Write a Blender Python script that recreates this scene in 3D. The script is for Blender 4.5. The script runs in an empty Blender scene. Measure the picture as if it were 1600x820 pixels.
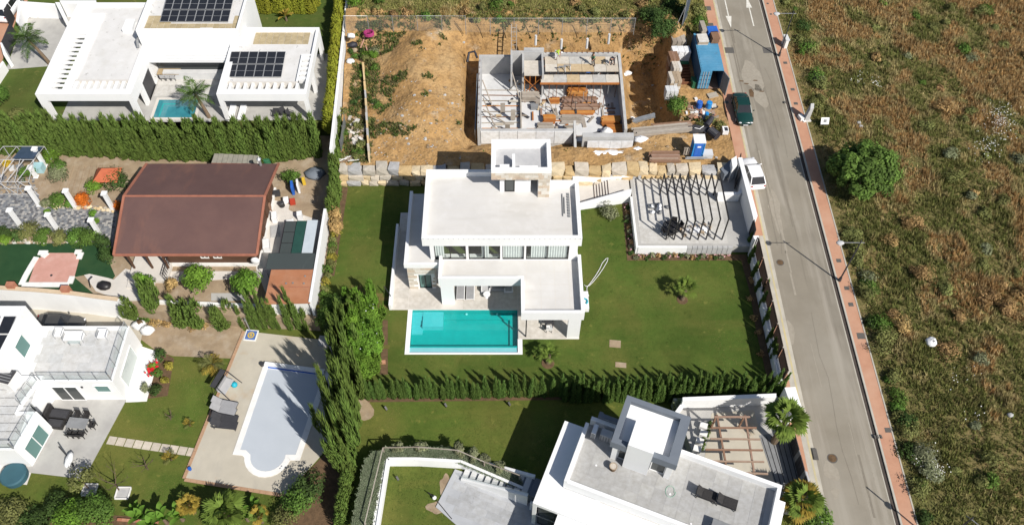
import bpy, math, random
import numpy as np
from mathutils import Vector, Matrix, Euler, noise as mnoise
random.seed(7); RNG = np.random.default_rng(7)
S = bpy.context.scene
COL = S.collection
R = math.radians

# ------------------------------------------------------------------ camera, sky, sun, exposure
CF, CU, CV, CTH, CH = 1325.0, 787.0, 410.0, R(53.8), 65.0     # focal length in photo pixels, centre, pitch, height
cam_d = bpy.data.cameras.new('camera')
cam = bpy.data.objects.new('camera', cam_d); COL.objects.link(cam)
cam.location = (0, 0, CH); cam.rotation_euler = (math.pi/2 - CTH, 0, 0)
cam_d.sensor_fit = 'HORIZONTAL'; cam_d.sensor_width = 36.0
cam_d.lens = 36.0*CF/1600.0
cam_d.shift_x = (800.0-CU)/1600.0
cam_d.clip_start = 1.0; cam_d.clip_end = 2000.0
S.camera = cam

SUN_EL, SUN_AZ = 43.6, 137.0
W = bpy.data.worlds.new('World'); S.world = W; W.use_nodes = True
wn = W.node_tree; wn.nodes.clear()
_o = wn.nodes.new('ShaderNodeOutputWorld'); _b = wn.nodes.new('ShaderNodeBackground'); _s = wn.nodes.new('ShaderNodeTexSky')
_s.sky_type = 'NISHITA'; _s.sun_disc = False; _s.sun_elevation = R(SUN_EL); _s.sun_rotation = R(SUN_AZ)
_s.air_density = 1.0; _s.dust_density = 1.2
_b.inputs['Strength'].default_value = 0.075
wn.links.new(_s.outputs[0], _b.inputs[0]); wn.links.new(_b.outputs[0], _o.inputs[0])
sd = bpy.data.lights.new('sun', 'SUN'); sun = bpy.data.objects.new('sun', sd); COL.objects.link(sun)
sd.energy = 5.0; sd.angle = R(0.5); sd.color = (1.0, 0.955, 0.88)
_d = Vector((-0.68*math.cos(R(SUN_EL)), 0.73*math.cos(R(SUN_EL)), -math.sin(R(SUN_EL))))
sun.rotation_euler = _d.to_track_quat('-Z', 'Y').to_euler(); sun.location = (60, -60, 90)
S.view_settings.view_transform = 'Standard'; S.view_settings.look = 'None'
S.view_settings.exposure = 0.22; S.view_settings.gamma = 1.0

# ------------------------------------------------------------------ pixel of the survey photo -> point at height z
def P(u, v, z=0.0):
    a = (u-CU)/CF; b = -(v-CV)/CF; c, s = math.cos(CTH), math.sin(CTH)
    d = Vector((a, c+b*s, -s+b*c)); t = (z-CH)/d.z
    return Vector((0, 0, CH)) + d*t
def road_z(y): return max(-3.0, min(4.0, (y-22.4)*0.032))
def PR(u, v, dz=0.0):
    z = 1.0
    for _ in range(8):
        p = P(u, v, z); z = road_z(p.y)+dz
    return P(u, v, z)
def xy(u, v, z=0.0):
    p = P(u, v, z); return (p.x, p.y)

# ------------------------------------------------------------------ mesh builder
class MB:
    def __init__(s): s.v = []; s.f = []; s.m = []
    def add(s, vs, fs, m=0):
        n = len(s.v); s.v += [tuple(p) for p in vs]
        s.f += [tuple(i+n for i in f) for f in fs]; s.m += [m]*len(fs); return s
    def box(s, x0, x1, y0, y1, z0, z1, m=0):
        return s.add([(x0,y0,z0),(x1,y0,z0),(x1,y1,z0),(x0,y1,z0),(x0,y0,z1),(x1,y0,z1),(x1,y1,z1),(x0,y1,z1)],
              [(3,2,1,0),(4,5,6,7),(0,1,5,4),(1,2,6,5),(2,3,7,6),(3,0,4,7)], m)
    def obox(s, c, sx, sy, sz, rz=0.0, m=0, tilt=0.0):
        ca, sa = math.cos(rz), math.sin(rz); vs = []
        for z in (0, sz):
            for (x, y) in ((-sx/2,-sy/2),(sx/2,-sy/2),(sx/2,sy/2),(-sx/2,sy/2)):
                vs.append((c[0]+x*ca-y*sa, c[1]+x*sa+y*ca, c[2]+z+tilt*x))
        return s.add(vs, [(3,2,1,0),(4,5,6,7),(0,1,5,4),(1,2,6,5),(2,3,7,6),(3,0,4,7)], m)
    def beam(s, a, b, w, h, m=0):
        a = Vector(a); b = Vector(b); d = (b-a).normalized()
        up = Vector((0,0,1)) if abs(d.z) < 0.95 else Vector((0,1,0))
        sd_ = d.cross(up).normalized(); u2 = sd_.cross(d)
        vs = []
        for p in (a, b):
            for (i, j) in ((-1,-1),(1,-1),(1,1),(-1,1)): vs.append(p+sd_*(i*w/2)+u2*(j*h/2))
        return s.add(vs, [(3,2,1,0),(4,5,6,7),(0,1,5,4),(1,2,6,5),(2,3,7,6),(3,0,4,7)], m)
    def tube(s, pts, r, n=6, m=0, caps=True):
        pts = [Vector(p) for p in pts]; k = len(pts)
        rs = r if isinstance(r, (list, tuple)) else [r]*k
        base = len(s.v); ref = None
        for i, p in enumerate(pts):
            d = (pts[min(i+1,k-1)]-pts[max(i-1,0)]).normalized()
            if ref is None: ref = Vector((0,0,1)) if abs(d.z) < 0.9 else Vector((1,0,0))
            a = d.cross(ref).normalized(); b = a.cross(d).normalized(); ref = b if abs(b.dot(d)) < .9 else ref
            for j in range(n):
                t = 2*math.pi*j/n; s.v.append(tuple(p+(a*math.cos(t)+b*math.sin(t))*rs[i]))
        for i in range(k-1):
            for j in range(n):
                s.f.append((base+i*n+j, base+i*n+(j+1)%n, base+(i+1)*n+(j+1)%n, base+(i+1)*n+j)); s.m.append(m)
        if caps:
            s.f.append(tuple(base+j for j in range(n))[::-1]); s.m.append(m)
            s.f.append(tuple(base+(k-1)*n+j for j in range(n))); s.m.append(m)
        return s
    def cyl(s, c, r0, r1, h, n=12, m=0):
        vs = [(c[0]+r0*math.cos(2*math.pi*j/n), c[1]+r0*math.sin(2*math.pi*j/n), c[2]) for j in range(n)]
        vs += [(c[0]+r1*math.cos(2*math.pi*j/n), c[1]+r1*math.sin(2*math.pi*j/n), c[2]+h) for j in range(n)]
        fs = [(j, (j+1)%n, n+(j+1)%n, n+j) for j in range(n)] + [tuple(range(n))[::-1], tuple(range(n, 2*n))]
        return s.add(vs, fs, m)
    def prism(s, poly, z0, z1, m=0, mtop=None):
        ar = sum(poly[i][0]*poly[(i+1)%len(poly)][1]-poly[(i+1)%len(poly)][0]*poly[i][1] for i in range(len(poly)))
        if ar < 0: poly = poly[::-1]
        n = len(poly); zt = (lambda p: z1(p[0], p[1])) if callable(z1) else (lambda p: z1)
        zb = (lambda p: z0(p[0], p[1])) if callable(z0) else (lambda p: z0)
        vs = [(p[0],p[1],zb(p)) for p in poly]+[(p[0],p[1],zt(p)) for p in poly]
        s.add(vs, [(i,(i+1)%n,n+(i+1)%n,n+i) for i in range(n)]+[tuple(range(n))[::-1]], m)
        s.add(vs[n:], [tuple(range(n))], m if mtop is None else mtop); return s
    def ring(s, poly, t, z0, z1, m=0):
        """parapet: a wall of thickness t just inside the polygon"""
        ins = inset(poly, t); n = len(poly)
        ar = area(poly)
        if ar < 0: poly = poly[::-1]; ins = ins[::-1]
        for i in range(n):
            j = (i+1) % n
            o0, o1, i1, i0 = poly[i], poly[j], ins[j], ins[i]
            vs = [(q[0],q[1],z) for z in (z0,z1) for q in (o0,o1,i1,i0)]
            s.add(vs, [(4,5,6,7),(0,1,5,4),(2,3,7,6),(3,2,1,0)], m)
        return s
    def ell(s, c, rx, ry, rz, nu=10, nv=6, jit=0.0, m=0, seed=0, zmin=-1.0):
        rr = random.Random(seed); vs = []; fs = []
        for i in range(nv+1):
            ph = -math.pi/2+math.pi*i/nv
            for j in range(nu):
                th = 2*math.pi*j/nu; k = 1+jit*(rr.random()-.5)*2
                z = max(zmin, math.sin(ph))
                vs.append((c[0]+rx*k*math.cos(ph)*math.cos(th), c[1]+ry*k*math.cos(ph)*math.sin(th), c[2]+rz*k*z))
        for i in range(nv):
            for j in range(nu):
                fs.append((i*nu+j, i*nu+(j+1)%nu, (i+1)*nu+(j+1)%nu, (i+1)*nu+j))
        return s.add(vs, fs, m)
    def quad(s, a, b, c, d, m=0): return s.add([a,b,c,d], [(0,1,2,3)], m)

def area(poly): return sum(poly[i][0]*poly[(i+1)%len(poly)][1]-poly[(i+1)%len(poly)][0]*poly[i][1] for i in range(len(poly)))/2
def inset(poly, t):
    n = len(poly); sg = 1 if area(poly) > 0 else -1; out = []
    for i in range(n):
        p0 = Vector(poly[i-1][:2]); p1 = Vector(poly[i][:2]); p2 = Vector(poly[(i+1)%n][:2])
        d0 = (p1-p0).normalized(); d1 = (p2-p1).normalized()
        n0 = Vector((-d0.y, d0.x))*sg; n1 = Vector((-d1.y, d1.x))*sg
        k = 1+n0.dot(n1); o = p1+(n0+n1)*(t/max(k, .2)); out.append((o.x, o.y))
    return out

def new_mesh(name, vs, fs, mi=None, mats=(), smooth=False):
    me = bpy.data.meshes.new(name); me.from_pydata([tuple(p) for p in vs], [], [tuple(f) for f in fs])
    for m in mats: me.materials.append(m)
    if mi is not None and len(mats) > 1: me.polygons.foreach_set('material_index', mi)
    if smooth: me.polygons.foreach_set('use_smooth', [True]*len(me.polygons))
    me.update(); return me
def link(name, me, par=None, loc=None):
    o = bpy.data.objects.new(name, me); COL.objects.link(o)
    if par is not None: attach(o, par)
    if loc is not None: o.location = loc
    return o
ROOTLOC = {}
def wloc(o):
    l = Vector(o.location); p = o.parent
    if p is not None and 'wl' not in o.keys(): return wloc(p) if p else l
    return l
def attach(o, par):
    """child meshes are modelled in world coordinates: undo the parent's placement"""
    o.parent = par
    root = par
    while root.parent is not None: root = root.parent
    if par is root: o.matrix_parent_inverse = root.matrix_basis.inverted()
    return o
def ob(name, mb, mats, par=None, smooth=False):
    if not isinstance(mats, (list, tuple)): mats = [mats]
    return link(name, new_mesh(name, mb.v, mb.f, mb.m, mats, smooth), par)
def tag(o, label, cat, group=None):
    o['label'] = label; o['category'] = cat
    if group: o['group'] = group
    return o
def struct(name, mb, mats, par=None, kind='structure', smooth=False):
    o = ob(name, mb, mats, par, smooth)
    o['kind'] = kind; return o
def thing(name, label, cat, loc, group=None, rz=0.0):
    e = bpy.data.objects.new(name, None); COL.objects.link(e); e.empty_display_size = .3
    e.location = loc; e.rotation_euler = (0, 0, rz); return tag(e, label, cat, group)
def single(name, mb, mats, label, cat, group=None, smooth=False):
    return tag(ob(name, mb, mats, None, smooth), label, cat, group)
def local(name, me, par, mat4):
    """a child placed by its own local matrix (shared mesh data)"""
    o = bpy.data.objects.new(name, me); COL.objects.link(o); o.parent = par; o.matrix_basis = mat4; return o
def dup(e, loc, rz=0.0, sc=1.0, label=None):
    r = e.copy(); COL.objects.link(r); r.location = loc
    r.rotation_euler = (0, 0, rz); r.scale = (sc, sc, sc) if not isinstance(sc, (tuple, list)) else sc
    if label: r['label'] = label
    for ch in list(e.children):
        c = ch.copy(); COL.objects.link(c); c.parent = r
        for g in list(ch.children):
            d = g.copy(); COL.objects.link(d); d.parent = c
            for h in list(g.children): pass
    return r
# ------------------------------------------------------------------ materials
def M(name, col, rough=0.8, col2=None, scale=1.5, detail=6.0, bump=0.0, bscale=30.0, metal=0.0, spec=0.35,
      stretch=(1,1,1), sharp=0.5, big=None, rand=0.0, attr=None, trans=0.0, coord='P'):
    m = bpy.data.materials.new(name); m.use_nodes = True; nt = m.node_tree; N = nt.nodes; L = nt.links
    b = N['Principled BSDF']; b.inputs['Roughness'].default_value = rough; b.inputs['Metallic'].default_value = metal
    b.inputs['Specular IOR Level'].default_value = spec
    if coord == 'P':
        g = N.new('ShaderNodeNewGeometry'); src = g.outputs['Position']
    else:
        g = N.new('ShaderNodeTexCoord'); src = g.outputs['Object']
    mp = N.new('ShaderNodeMapping'); mp.inputs['Scale'].default_value = stretch; L.new(src, mp.inputs[0])
    if col2 is None: col2 = tuple(c*0.82 for c in col)
    nz = N.new('ShaderNodeTexNoise'); nz.inputs['Scale'].default_value = scale; nz.inputs['Detail'].default_value = detail
    nz.inputs['Roughness'].default_value = 0.62
    L.new(mp.outputs[0], nz.inputs['Vector'])
    rp = N.new('ShaderNodeValToRGB'); w = 0.28*(1-sharp)+0.03
    rp.color_ramp.elements[0].position = 0.5-w; rp.color_ramp.elements[1].position = 0.5+w
    rp.color_ramp.elements[0].color = (*col2, 1); rp.color_ramp.elements[1].color = (*col, 1)
    L.new(nz.outputs['Fac'], rp.inputs[0]); cur = rp.outputs[0]
    def mix(fac, a, c, mode='MIX', f=1.0):
        x = N.new('ShaderNodeMix'); x.data_type = 'RGBA'; x.blend_type = mode
        if hasattr(fac, 'links') or hasattr(fac, 'is_output'): L.new(fac, x.inputs[0])
        else: x.inputs[0].default_value = fac
        L.new(a, x.inputs[6])
        if isinstance(c, tuple): x.inputs[7].default_value = (*c, 1)
        else: L.new(c, x.inputs[7])
        return x.outputs[2]
    if big:   # list of (colour, scale, threshold, softness, strength, stretch, offset)
        for k, (bc, bs, th, so, stg, stv) in enumerate(big):
            m2 = N.new('ShaderNodeMapping'); m2.inputs['Scale'].default_value = stv; m2.inputs['Location'].default_value = (13.7*k+5, 7.1*k, 3*k)
            L.new(src, m2.inputs[0])
            n2 = N.new('ShaderNodeTexNoise'); n2.inputs['Scale'].default_value = bs; n2.inputs['Detail'].default_value = 5; n2.inputs['Roughness'].default_value = .6
            L.new(m2.outputs[0], n2.inputs['Vector'])
            mr = N.new('ShaderNodeMapRange'); mr.inputs[1].default_value = th-so; mr.inputs[2].default_value = th+so
            mr.inputs[3].default_value = 0; mr.inputs[4].default_value = stg
            L.new(n2.outputs['Fac'], mr.inputs[0]); cur = mix(mr.outputs[0], cur, bc)
    if attr:
        at = N.new('ShaderNodeAttribute'); at.attribute_name = attr
        cur = mix(1.0, cur, at.outputs['Color'], 'MULTIPLY')
    if rand > 0:
        oi = N.new('ShaderNodeObjectInfo'); hs = N.new('ShaderNodeHueSaturation')
        mr = N.new('ShaderNodeMapRange'); mr.inputs[3].default_value = 1-rand; mr.inputs[4].default_value = 1+rand
        L.new(oi.outputs['Random'], mr.inputs[0]); L.new(mr.outputs[0], hs.inputs['Value'])
        m3 = N.new('ShaderNodeMath'); m3.operation = 'MULTIPLY_ADD'; m3.inputs[1].default_value = rand*.12; m3.inputs[2].default_value = .5-rand*.06
        L.new(oi.outputs['Random'], m3.inputs[0]); L.new(m3.outputs[0], hs.inputs['Hue'])
        L.new(cur, hs.inputs['Color']); cur = hs.outputs[0]
    L.new(cur, b.inputs['Base Color'])
    if bump > 0:
        n3 = N.new('ShaderNodeTexNoise'); n3.inputs['Scale'].default_value = bscale; n3.inputs['Detail'].default_value = 4
        L.new(mp.outputs[0], n3.inputs['Vector'])
        bp = N.new('ShaderNodeBump'); bp.inputs['Strength'].default_value = 1.0; bp.inputs['Distance'].default_value = bump
        L.new(n3.outputs['Fac'], bp.inputs['Height']); L.new(bp.outputs[0], b.inputs['Normal'])
    if trans > 0:
        t = N.new('ShaderNodeBsdfTranslucent'); L.new(cur, t.inputs['Color'])
        ms = N.new('ShaderNodeMixShader'); ms.inputs[0].default_value = trans
        L.new(b.outputs[0], ms.inputs[1]); L.new(t.outputs[0], ms.inputs[2]); L.new(ms.outputs[0], N['Material Output'].inputs[0])
    return m
I3 = (1,1,1)
def glassy(name, tint, alpha, rough=0.03, ior=1.45):
    m = bpy.data.materials.new(name); m.use_nodes = True; nt = m.node_tree; N = nt.nodes; L = nt.links
    N.remove(N['Principled BSDF'])
    t = N.new('ShaderNodeBsdfTransparent'); t.inputs[0].default_value = (*tint, 1)
    d = N.new('ShaderNodeBsdfDiffuse'); d.inputs[0].default_value = (*tint, 1)
    m1 = N.new('ShaderNodeMixShader'); m1.inputs[0].default_value = alpha; L.new(t.outputs[0], m1.inputs[1]); L.new(d.outputs[0], m1.inputs[2])
    g = N.new('ShaderNodeBsdfGlossy'); g.inputs['Roughness'].default_value = rough
    lw = N.new('ShaderNodeLayerWeight'); lw.inputs[0].default_value = .5; pw_ = N.new('ShaderNodeMath'); pw_.operation = 'POWER'; pw_.inputs[1].default_value = 5; L.new(lw.outputs['Facing'], pw_.inputs[0])
    fr = N.new('ShaderNodeMath'); fr.operation = 'MULTIPLY_ADD'; r0 = ((ior-1)/(ior+1))**2; fr.inputs[1].default_value = 1-r0; fr.inputs[2].default_value = r0; L.new(pw_.outputs[0], fr.inputs[0])
    m2 = N.new('ShaderNodeMixShader'); L.new(fr.outputs[0], m2.inputs[0]); L.new(m1.outputs[0], m2.inputs[1]); L.new(g.outputs[0], m2.inputs[2])
    L.new(m2.outputs[0], N['Material Output'].inputs[0]); return m

WHITE = M('white_render', (.78,.78,.775), .75, (.72,.725,.73), 0.35, stretch=(1,1,.5), spec=.25, big=[((.62,.62,.62), 1.3, .66, .1, .25, (1,1,.15))])
WHITEB = M('bright_white_render', (.86,.86,.85), .75, (.80,.80,.79), 0.5, spec=.25)
WHITE2 = M('white_render_old', (.78,.77,.75), .8, (.68,.67,.65), 0.6, spec=.2, big=[((.5,.49,.46), 1.1, .62, .12, .45, (1,1,.3))])
ROOFW = M('roof_membrane', (.58,.565,.545), .85, (.53,.515,.495), 0.35, spec=.2, bump=.004, bscale=40, big=[((.42,.40,.36), .5, .64, .12, .5, (.25,1.2,1)), ((.62,.61,.60), .9, .6, .1, .5, I3)])
ROOFA = M('roof_chalky', (.64,.63,.62), .85, (.57,.56,.545), 0.8, spec=.2, big=[((.34,.33,.31), 2.2, .66, .03, .8, (1,.6,1)), ((.50,.48,.44), .7, .62, .1, .4, I3)])
ROOFG = M('roof_grey_tile', (.42,.42,.42), .85, (.40,.395,.39), 0.8, spec=.25, big=[((.33,.325,.32), .35, .58, .15, .5, I3)])
PAVE = M('pale_paving', (.60,.565,.52), .8, (.53,.50,.46), 0.9, spec=.3, big=[((.45,.41,.36), .6, .64, .1, .4, I3)])
PAVEG = M('grey_paving', (.43,.42,.395), .8, (.36,.35,.335), 0.7, spec=.3, big=[((.26,.25,.24), .5, .62, .1, .4, I3)])
PAVEC = M('cool_grey_paving', (.41,.42,.44), .75, (.35,.36,.38), 0.9, spec=.3)
DECKC = M('pool_deck_paint', (.47,.43,.355), .85, (.41,.375,.31), 0.6, spec=.2, big=[((.42,.31,.2), .45, .66, .08, .6, I3), ((.31,.29,.26), .9, .64, .1, .3, (1,.4,1))])
CONC = M('raw_concrete', (.46,.455,.445), .9, (.36,.36,.36), 0.8, spec=.2, bump=.01, bscale=8, big=[((.27,.27,.28), .9, .62, .1, .5, I3)])
CONCL = M('pale_concrete', (.60,.60,.60), .9, (.50,.505,.51), 0.7, spec=.2, big=[((.36,.36,.36), .8, .64, .1, .4, I3)])
ASPH = M('worn_asphalt', (.235,.208,.165), .9, (.208,.184,.146), 0.5, detail=8, spec=.25, bump=.006, bscale=14,
         big=[((.31,.28,.235), .6, .54, .07, .9, (1,.05,1)), ((.165,.145,.115), .7, .59, .05, .8, (1,.05,1)), ((.17,.145,.115), 1.1, .73, .025, .6, I3), ((.30,.275,.23), .16, .56, .15, .6, I3), ((.20,.178,.14), .35, .62, .04, .5, (1,.5,1))])
ASPHP = M('asphalt_patch', (.115,.108,.10), .92, (.095,.09,.083), 1.5, spec=.2)
PINK = M('pink_pavement', (.45,.245,.16), .9, (.40,.21,.135), 1.2, spec=.2, big=[((.48,.30,.21), .4, .58, .12, .6, I3), ((.41,.21,.15), .9, .66, .08, .4, I3)])
KERB = M('kerb_concrete', (.45,.42,.36), .9, (.36,.335,.29), 1.0, spec=.2)
KERBY = M('kerb_yellow', (.50,.42,.22), .9, (.40,.36,.25), 1.2, spec=.2)
GUTTER = M('gutter_stain', (.075,.06,.052), .9, (.055,.045,.04), 2.0, spec=.2)
PAINT = M('road_paint', (.68,.66,.60), .8, (.50,.48,.43), 2.5, spec=.2)
def lawnm(name, a, b, dry, th=.62):
    return M(name, a, .95, b, 2.2, detail=9, spec=.1, bump=.02, bscale=16, big=[(dry, .17, th-.08, .10, .7, I3), (tuple(c*.62 for c in a), .12, .55, .1, .6, I3), (tuple(c*1.3 for c in a), .3, .6, .1, .5, (1,.6,1)), (dry, .5, .60, .12, .45, (.35,1.6,1)), (tuple(c*.7 for c in a), 4.0, .62, .1, .4, I3), (tuple(c*1.35 for c in dry), 1.2, .66, .04, .65, I3), (tuple(c*.5 for c in a), .8, .68, .05, .4, I3)])
LAWN = lawnm('lawn', (.070,.108,.020), (.053,.090,.016), (.125,.125,.032))
LAWNB = lawnm('lawn_rough', (.082,.118,.022), (.064,.098,.018), (.145,.140,.035), .58)
LAWNA = lawnm('lawn_dark', (.075,.110,.024), (.06,.095,.02), (.13,.122,.04), .64)
TURF = M('green_carpet', (.026,.066,.028), .95, (.02,.054,.023), 1.0, spec=.08, big=[((.04,.075,.03), .5, .6, .12, .5, I3)])
SOIL = M('bed_soil', (.15,.095,.055), .95, (.09,.06,.036), 2.5, spec=.1, bump=.04, bscale=9)
SAND = M('garden_dirt', (.34,.26,.175), .95, (.26,.195,.13), 1.0, spec=.1, bump=.03, bscale=7, big=[((.42,.36,.29), .8, .6, .1, .5, I3), ((.20,.145,.10), .7, .64, .08, .5, I3)])
DIRT = M('ochre_earth', (.43,.262,.112), .95, (.30,.178,.072), 0.8, detail=11, spec=.1, bump=.16, bscale=3.5,
         big=[((.41,.285,.15), .25, .58, .12, .7, I3), ((.155,.095,.047), 1.6, .58, .08, .65, I3), ((.40,.34,.26), .5, .66, .06, .6, I3), ((.19,.125,.06), 5.0, .6, .08, .6, I3), ((.42,.32,.2), 8.0, .66, .05, .5, I3)])
DIRTG = M('field_soil', (.22,.165,.075), .95, (.13,.115,.045), 0.8, detail=9, spec=.1, bump=.1, bscale=4, big=[((.10,.11,.035), .12, .52, .14, .8, I3), ((.28,.18,.085), .1, .6, .1, .7, I3)])
WILD = M('outlying_ground', (.16,.125,.055), .95, (.08,.085,.03), .12, spec=.1, big=[((.07,.09,.03), .03, .52, .1, .8, I3)])
STONE = None
def random_ramp(name, cols, rough=.9, scale=2.5, bump=.05, amount=.35):
    m = M(name, (1,1,1), rough, (.72,.70,.66), scale, bump=bump, bscale=6, spec=.15, sharp=.2)
    nt = m.node_tree; N = nt.nodes; L = nt.links; b = N['Principled BSDF']
    oi = N.new('ShaderNodeObjectInfo'); rp = N.new('ShaderNodeValToRGB'); rp.color_ramp.interpolation = 'CONSTANT'
    el = rp.color_ramp.elements
    while len(el) < len(cols): el.new(0.5)
    for i, c in enumerate(cols): el[i].position = i/len(cols); el[i].color = (*c, 1)
    L.new(oi.outputs['Random'], rp.inputs[0])
    src = b.inputs['Base Color'].links[0].from_socket
    x = N.new('ShaderNodeMix'); x.data_type = 'RGBA'; x.blend_type = 'MULTIPLY'; x.inputs[0].default_value = 1
    L.new(rp.outputs[0], x.inputs[6]); L.new(src, x.inputs[7]); L.new(x.outputs[2], b.inputs['Base Color']); return m
STONE = random_ramp('quarry_stone', [(.60,.46,.27),(.66,.54,.36),(.50,.46,.40),(.42,.42,.43),(.68,.57,.40),(.56,.41,.22),(.58,.52,.44)], bump=.04)
CLAD = random_ramp('clad_stone', [(.58,.53,.46),(.66,.62,.56),(.54,.43,.35),(.62,.55,.46),(.70,.67,.62),(.60,.50,.40)], bump=.01)
RUBBLE = random_ramp('rubble', [(.55,.50,.44),(.42,.33,.24),(.62,.60,.57),(.36,.28,.20)], bump=.02)
BRICK = random_ramp('brick_pieces', [(.45,.20,.13),(.50,.26,.17),(.55,.40,.30)], bump=.01)
SOD = random_ramp('sod', [(.13,.12,.035),(.105,.115,.028),(.16,.135,.045),(.085,.105,.022)], bump=.03)
TILE = random_ramp('terrace_tile', [(.53,.54,.55),(.57,.575,.58),(.60,.60,.60),(.555,.56,.565)], bump=0.002)
SLAB = random_ramp('stepping_slab', [(.56,.50,.42),(.60,.54,.46),(.52,.47,.40)], bump=.004)
COBB = random_ramp('cobbles', [(.24,.245,.25),(.30,.30,.30),(.20,.205,.215),(.34,.335,.33)], bump=.01)
PANELW = random_ramp('formwork', [(.72,.73,.75),(.76,.77,.78),(.68,.69,.72)], bump=.004)
PLY = random_ramp('ply_sheets', [(.56,.50,.42),(.60,.56,.50),(.54,.42,.27),(.58,.54,.48),(.50,.49,.47)], bump=.004)
ORANGE = random_ramp('orange_timber', [(.50,.20,.045),(.44,.17,.05),(.54,.26,.08),(.38,.14,.04)], bump=.004)
BROWNW = random_ramp('brown_timber', [(.28,.17,.12),(.33,.22,.17),(.24,.14,.09),(.36,.26,.20)], bump=.004)
GREYW = random_ramp('grey_timber', [(.36,.32,.28),(.42,.38,.33),(.30,.26,.22)], bump=.004)
FACADEW = M('timber_cladding', (.115,.060,.035), .7, (.075,.038,.023), 3.0, stretch=(.2,.2,4), spec=.3)
REDROOF = M('rolled_roof', (.115,.066,.060), .9, (.104,.059,.054), 0.5, detail=8, spec=.25, bump=.006, bscale=18,
            big=[((.22,.105,.072), .55, .63, .09, .55, (.9,.10,1)), ((.145,.082,.07), .3, .58, .14, .6, I3), ((.10,.06,.055), .9, .66, .08, .4, I3)])
REDTRIM = M('roof_trim', (.34,.135,.085), .8, (.26,.10,.065), 1.5)
TERRA = M('terracotta_roof', (.38,.165,.085), .9, (.32,.135,.07), 0.9, spec=.2, big=[((.24,.12,.07), .9, .66, .07, .5, I3), ((.44,.24,.15), .5, .6, .1, .5, I3)])
TILER = M('clay_tiles', (.47,.13,.06), .8, (.38,.095,.045), 2.0)
TANTILE = random_ramp('tan_roof_tile', [(.46,.38,.24),(.42,.345,.215),(.50,.415,.27)], bump=.004)
BLACK = M('black_metal', (.020,.019,.020), .45, (.014,.013,.014), 2, spec=.45)
DARK = M('charcoal_metal', (.045,.045,.05), .5, (.035,.035,.04), 2, spec=.4)
BROWNM = M('brown_slats', (.055,.035,.03), .6, (.04,.026,.022), 2, spec=.35)
STEEL = M('galvanised_steel', (.45,.46,.47), .45, (.36,.37,.38), 2, metal=.6)
RUST = M('rusty_steel', (.20,.085,.04), .8, (.12,.05,.03), 3)
GREY = M('mid_grey', (.22,.225,.235), .7, (.18,.185,.19), 2)
LGREY = M('light_grey', (.45,.45,.455), .7, (.39,.39,.40), 2)
FABG = M('grey_sling', (.30,.30,.31), .85, (.26,.26,.27), 3)
FABD = M('charcoal_sling', (.045,.045,.05), .85, (.035,.035,.04), 3)
WICK = M('dark_wicker', (.035,.032,.032), .8, (.02,.019,.019), 8, bump=.01, bscale=30)
NAVY = M('navy_render', (.15,.17,.20), .75, (.13,.15,.18), .8)
BLUEC = M('container_blue', (.085,.27,.42), .6, (.065,.22,.36), .9, spec=.4, big=[((.12,.09,.07), 1.5, .68, .05, .5, I3), ((.15,.32,.46), .6, .6, .1, .5, I3)])
BLUED = M('container_blue_shaded', (.035,.10,.19), .6, (.03,.08,.15), .9, big=[((.10,.07,.05), 1.5, .7, .05, .4, I3)])  # darker copy of the container blue, shade put into the colour
BLUEP = M('plastic_blue', (.02,.23,.56), .4, (.018,.20,.50), 1, spec=.5)
BLUEB = M('bright_blue', (.03,.13,.50), .5, (.02,.10,.40), 2)
TURQ = M('turquoise', (.02,.38,.50), .5, (.02,.32,.42), 2)
PLASTW = M('white_plastic', (.78,.78,.78), .5, (.70,.70,.71), 2, spec=.4)
BAG = M('woven_bag', (.72,.72,.72), .8, (.60,.60,.61), 4, bump=.04, bscale=5)
SHEETW = M('white_sheet', (.74,.74,.75), .75, (.62,.63,.65), 1.2, bump=.08, bscale=3)
PIPE = M('black_pipe', (.03,.03,.04), .6, (.02,.02,.028), 4)
MAGENTA = M('magenta_pipe', (.35,.03,.15), .6, (.25,.02,.10), 4)
REDP = M('red_paint', (.45,.06,.03), .6, (.36,.04,.02), 2)
YELLOW = M('yellow_paint', (.62,.42,.04), .6, (.5,.34,.03), 2)
GREENP = M('green_plastic', (.03,.14,.07), .6, (.02,.10,.05), 2)
TEALB = M('teal_trampoline', (.035,.10,.13), .7, (.03,.085,.11), 1)
SOLAR = M('solar_cells', (.022,.024,.030), .35, (.017,.019,.025), 3, spec=.3)
ALU = M('aluminium', (.58,.58,.58), .4, (.5,.5,.5), 2, metal=.5)
POOLT = M('pool_tile', (.002,.34,.33), .5, (.002,.305,.297), 2.5, big=[((.004,.385,.37), .8, .55, .12, .5, I3)])
POOLA = M('pool_tile_blue', (.10,.36,.40), .5, (.08,.30,.34), 2.5)
POOLL = M('pool_tile_pale', (.20,.48,.52), .5, (.18,.45,.49), 2.5)
COVER = M('pool_cover', (.44,.475,.52), .6, (.41,.445,.49), .5, stretch=(1,1,1), spec=.35)
WATER = glassy('pool_water', (.52,.985,.975), .02, .02, 1.33)
WATERB = glassy('pool_water_blue', (.42,.80,.86), .06, .02, 1.33)
WGLASS = glassy('window_glass', (.86,.90,.89), .03, .02, 1.45)
DGLASS = glassy('dark_glass', (.10,.11,.11), .75, .02, 1.5)
GGLASS = glassy('green_glass', (.16,.30,.28), .7, .03, 1.5)
RAILG = glassy('rail_glass', (.92,.955,.955), .10, .02, 1.35)
NETM = glassy('shade_net', (.10,.12,.12), .55, .6, 1.05)
FENCEN = glassy('wire_mesh', (.93,.93,.92), .05, .8, 1.02)
CURT = M('curtain', (.74,.76,.75), .9, (.66,.68,.67), 2, trans=.1)
INT = M('room_interior', (.30,.30,.29), .9, (.25,.25,.24), 1)
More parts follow.
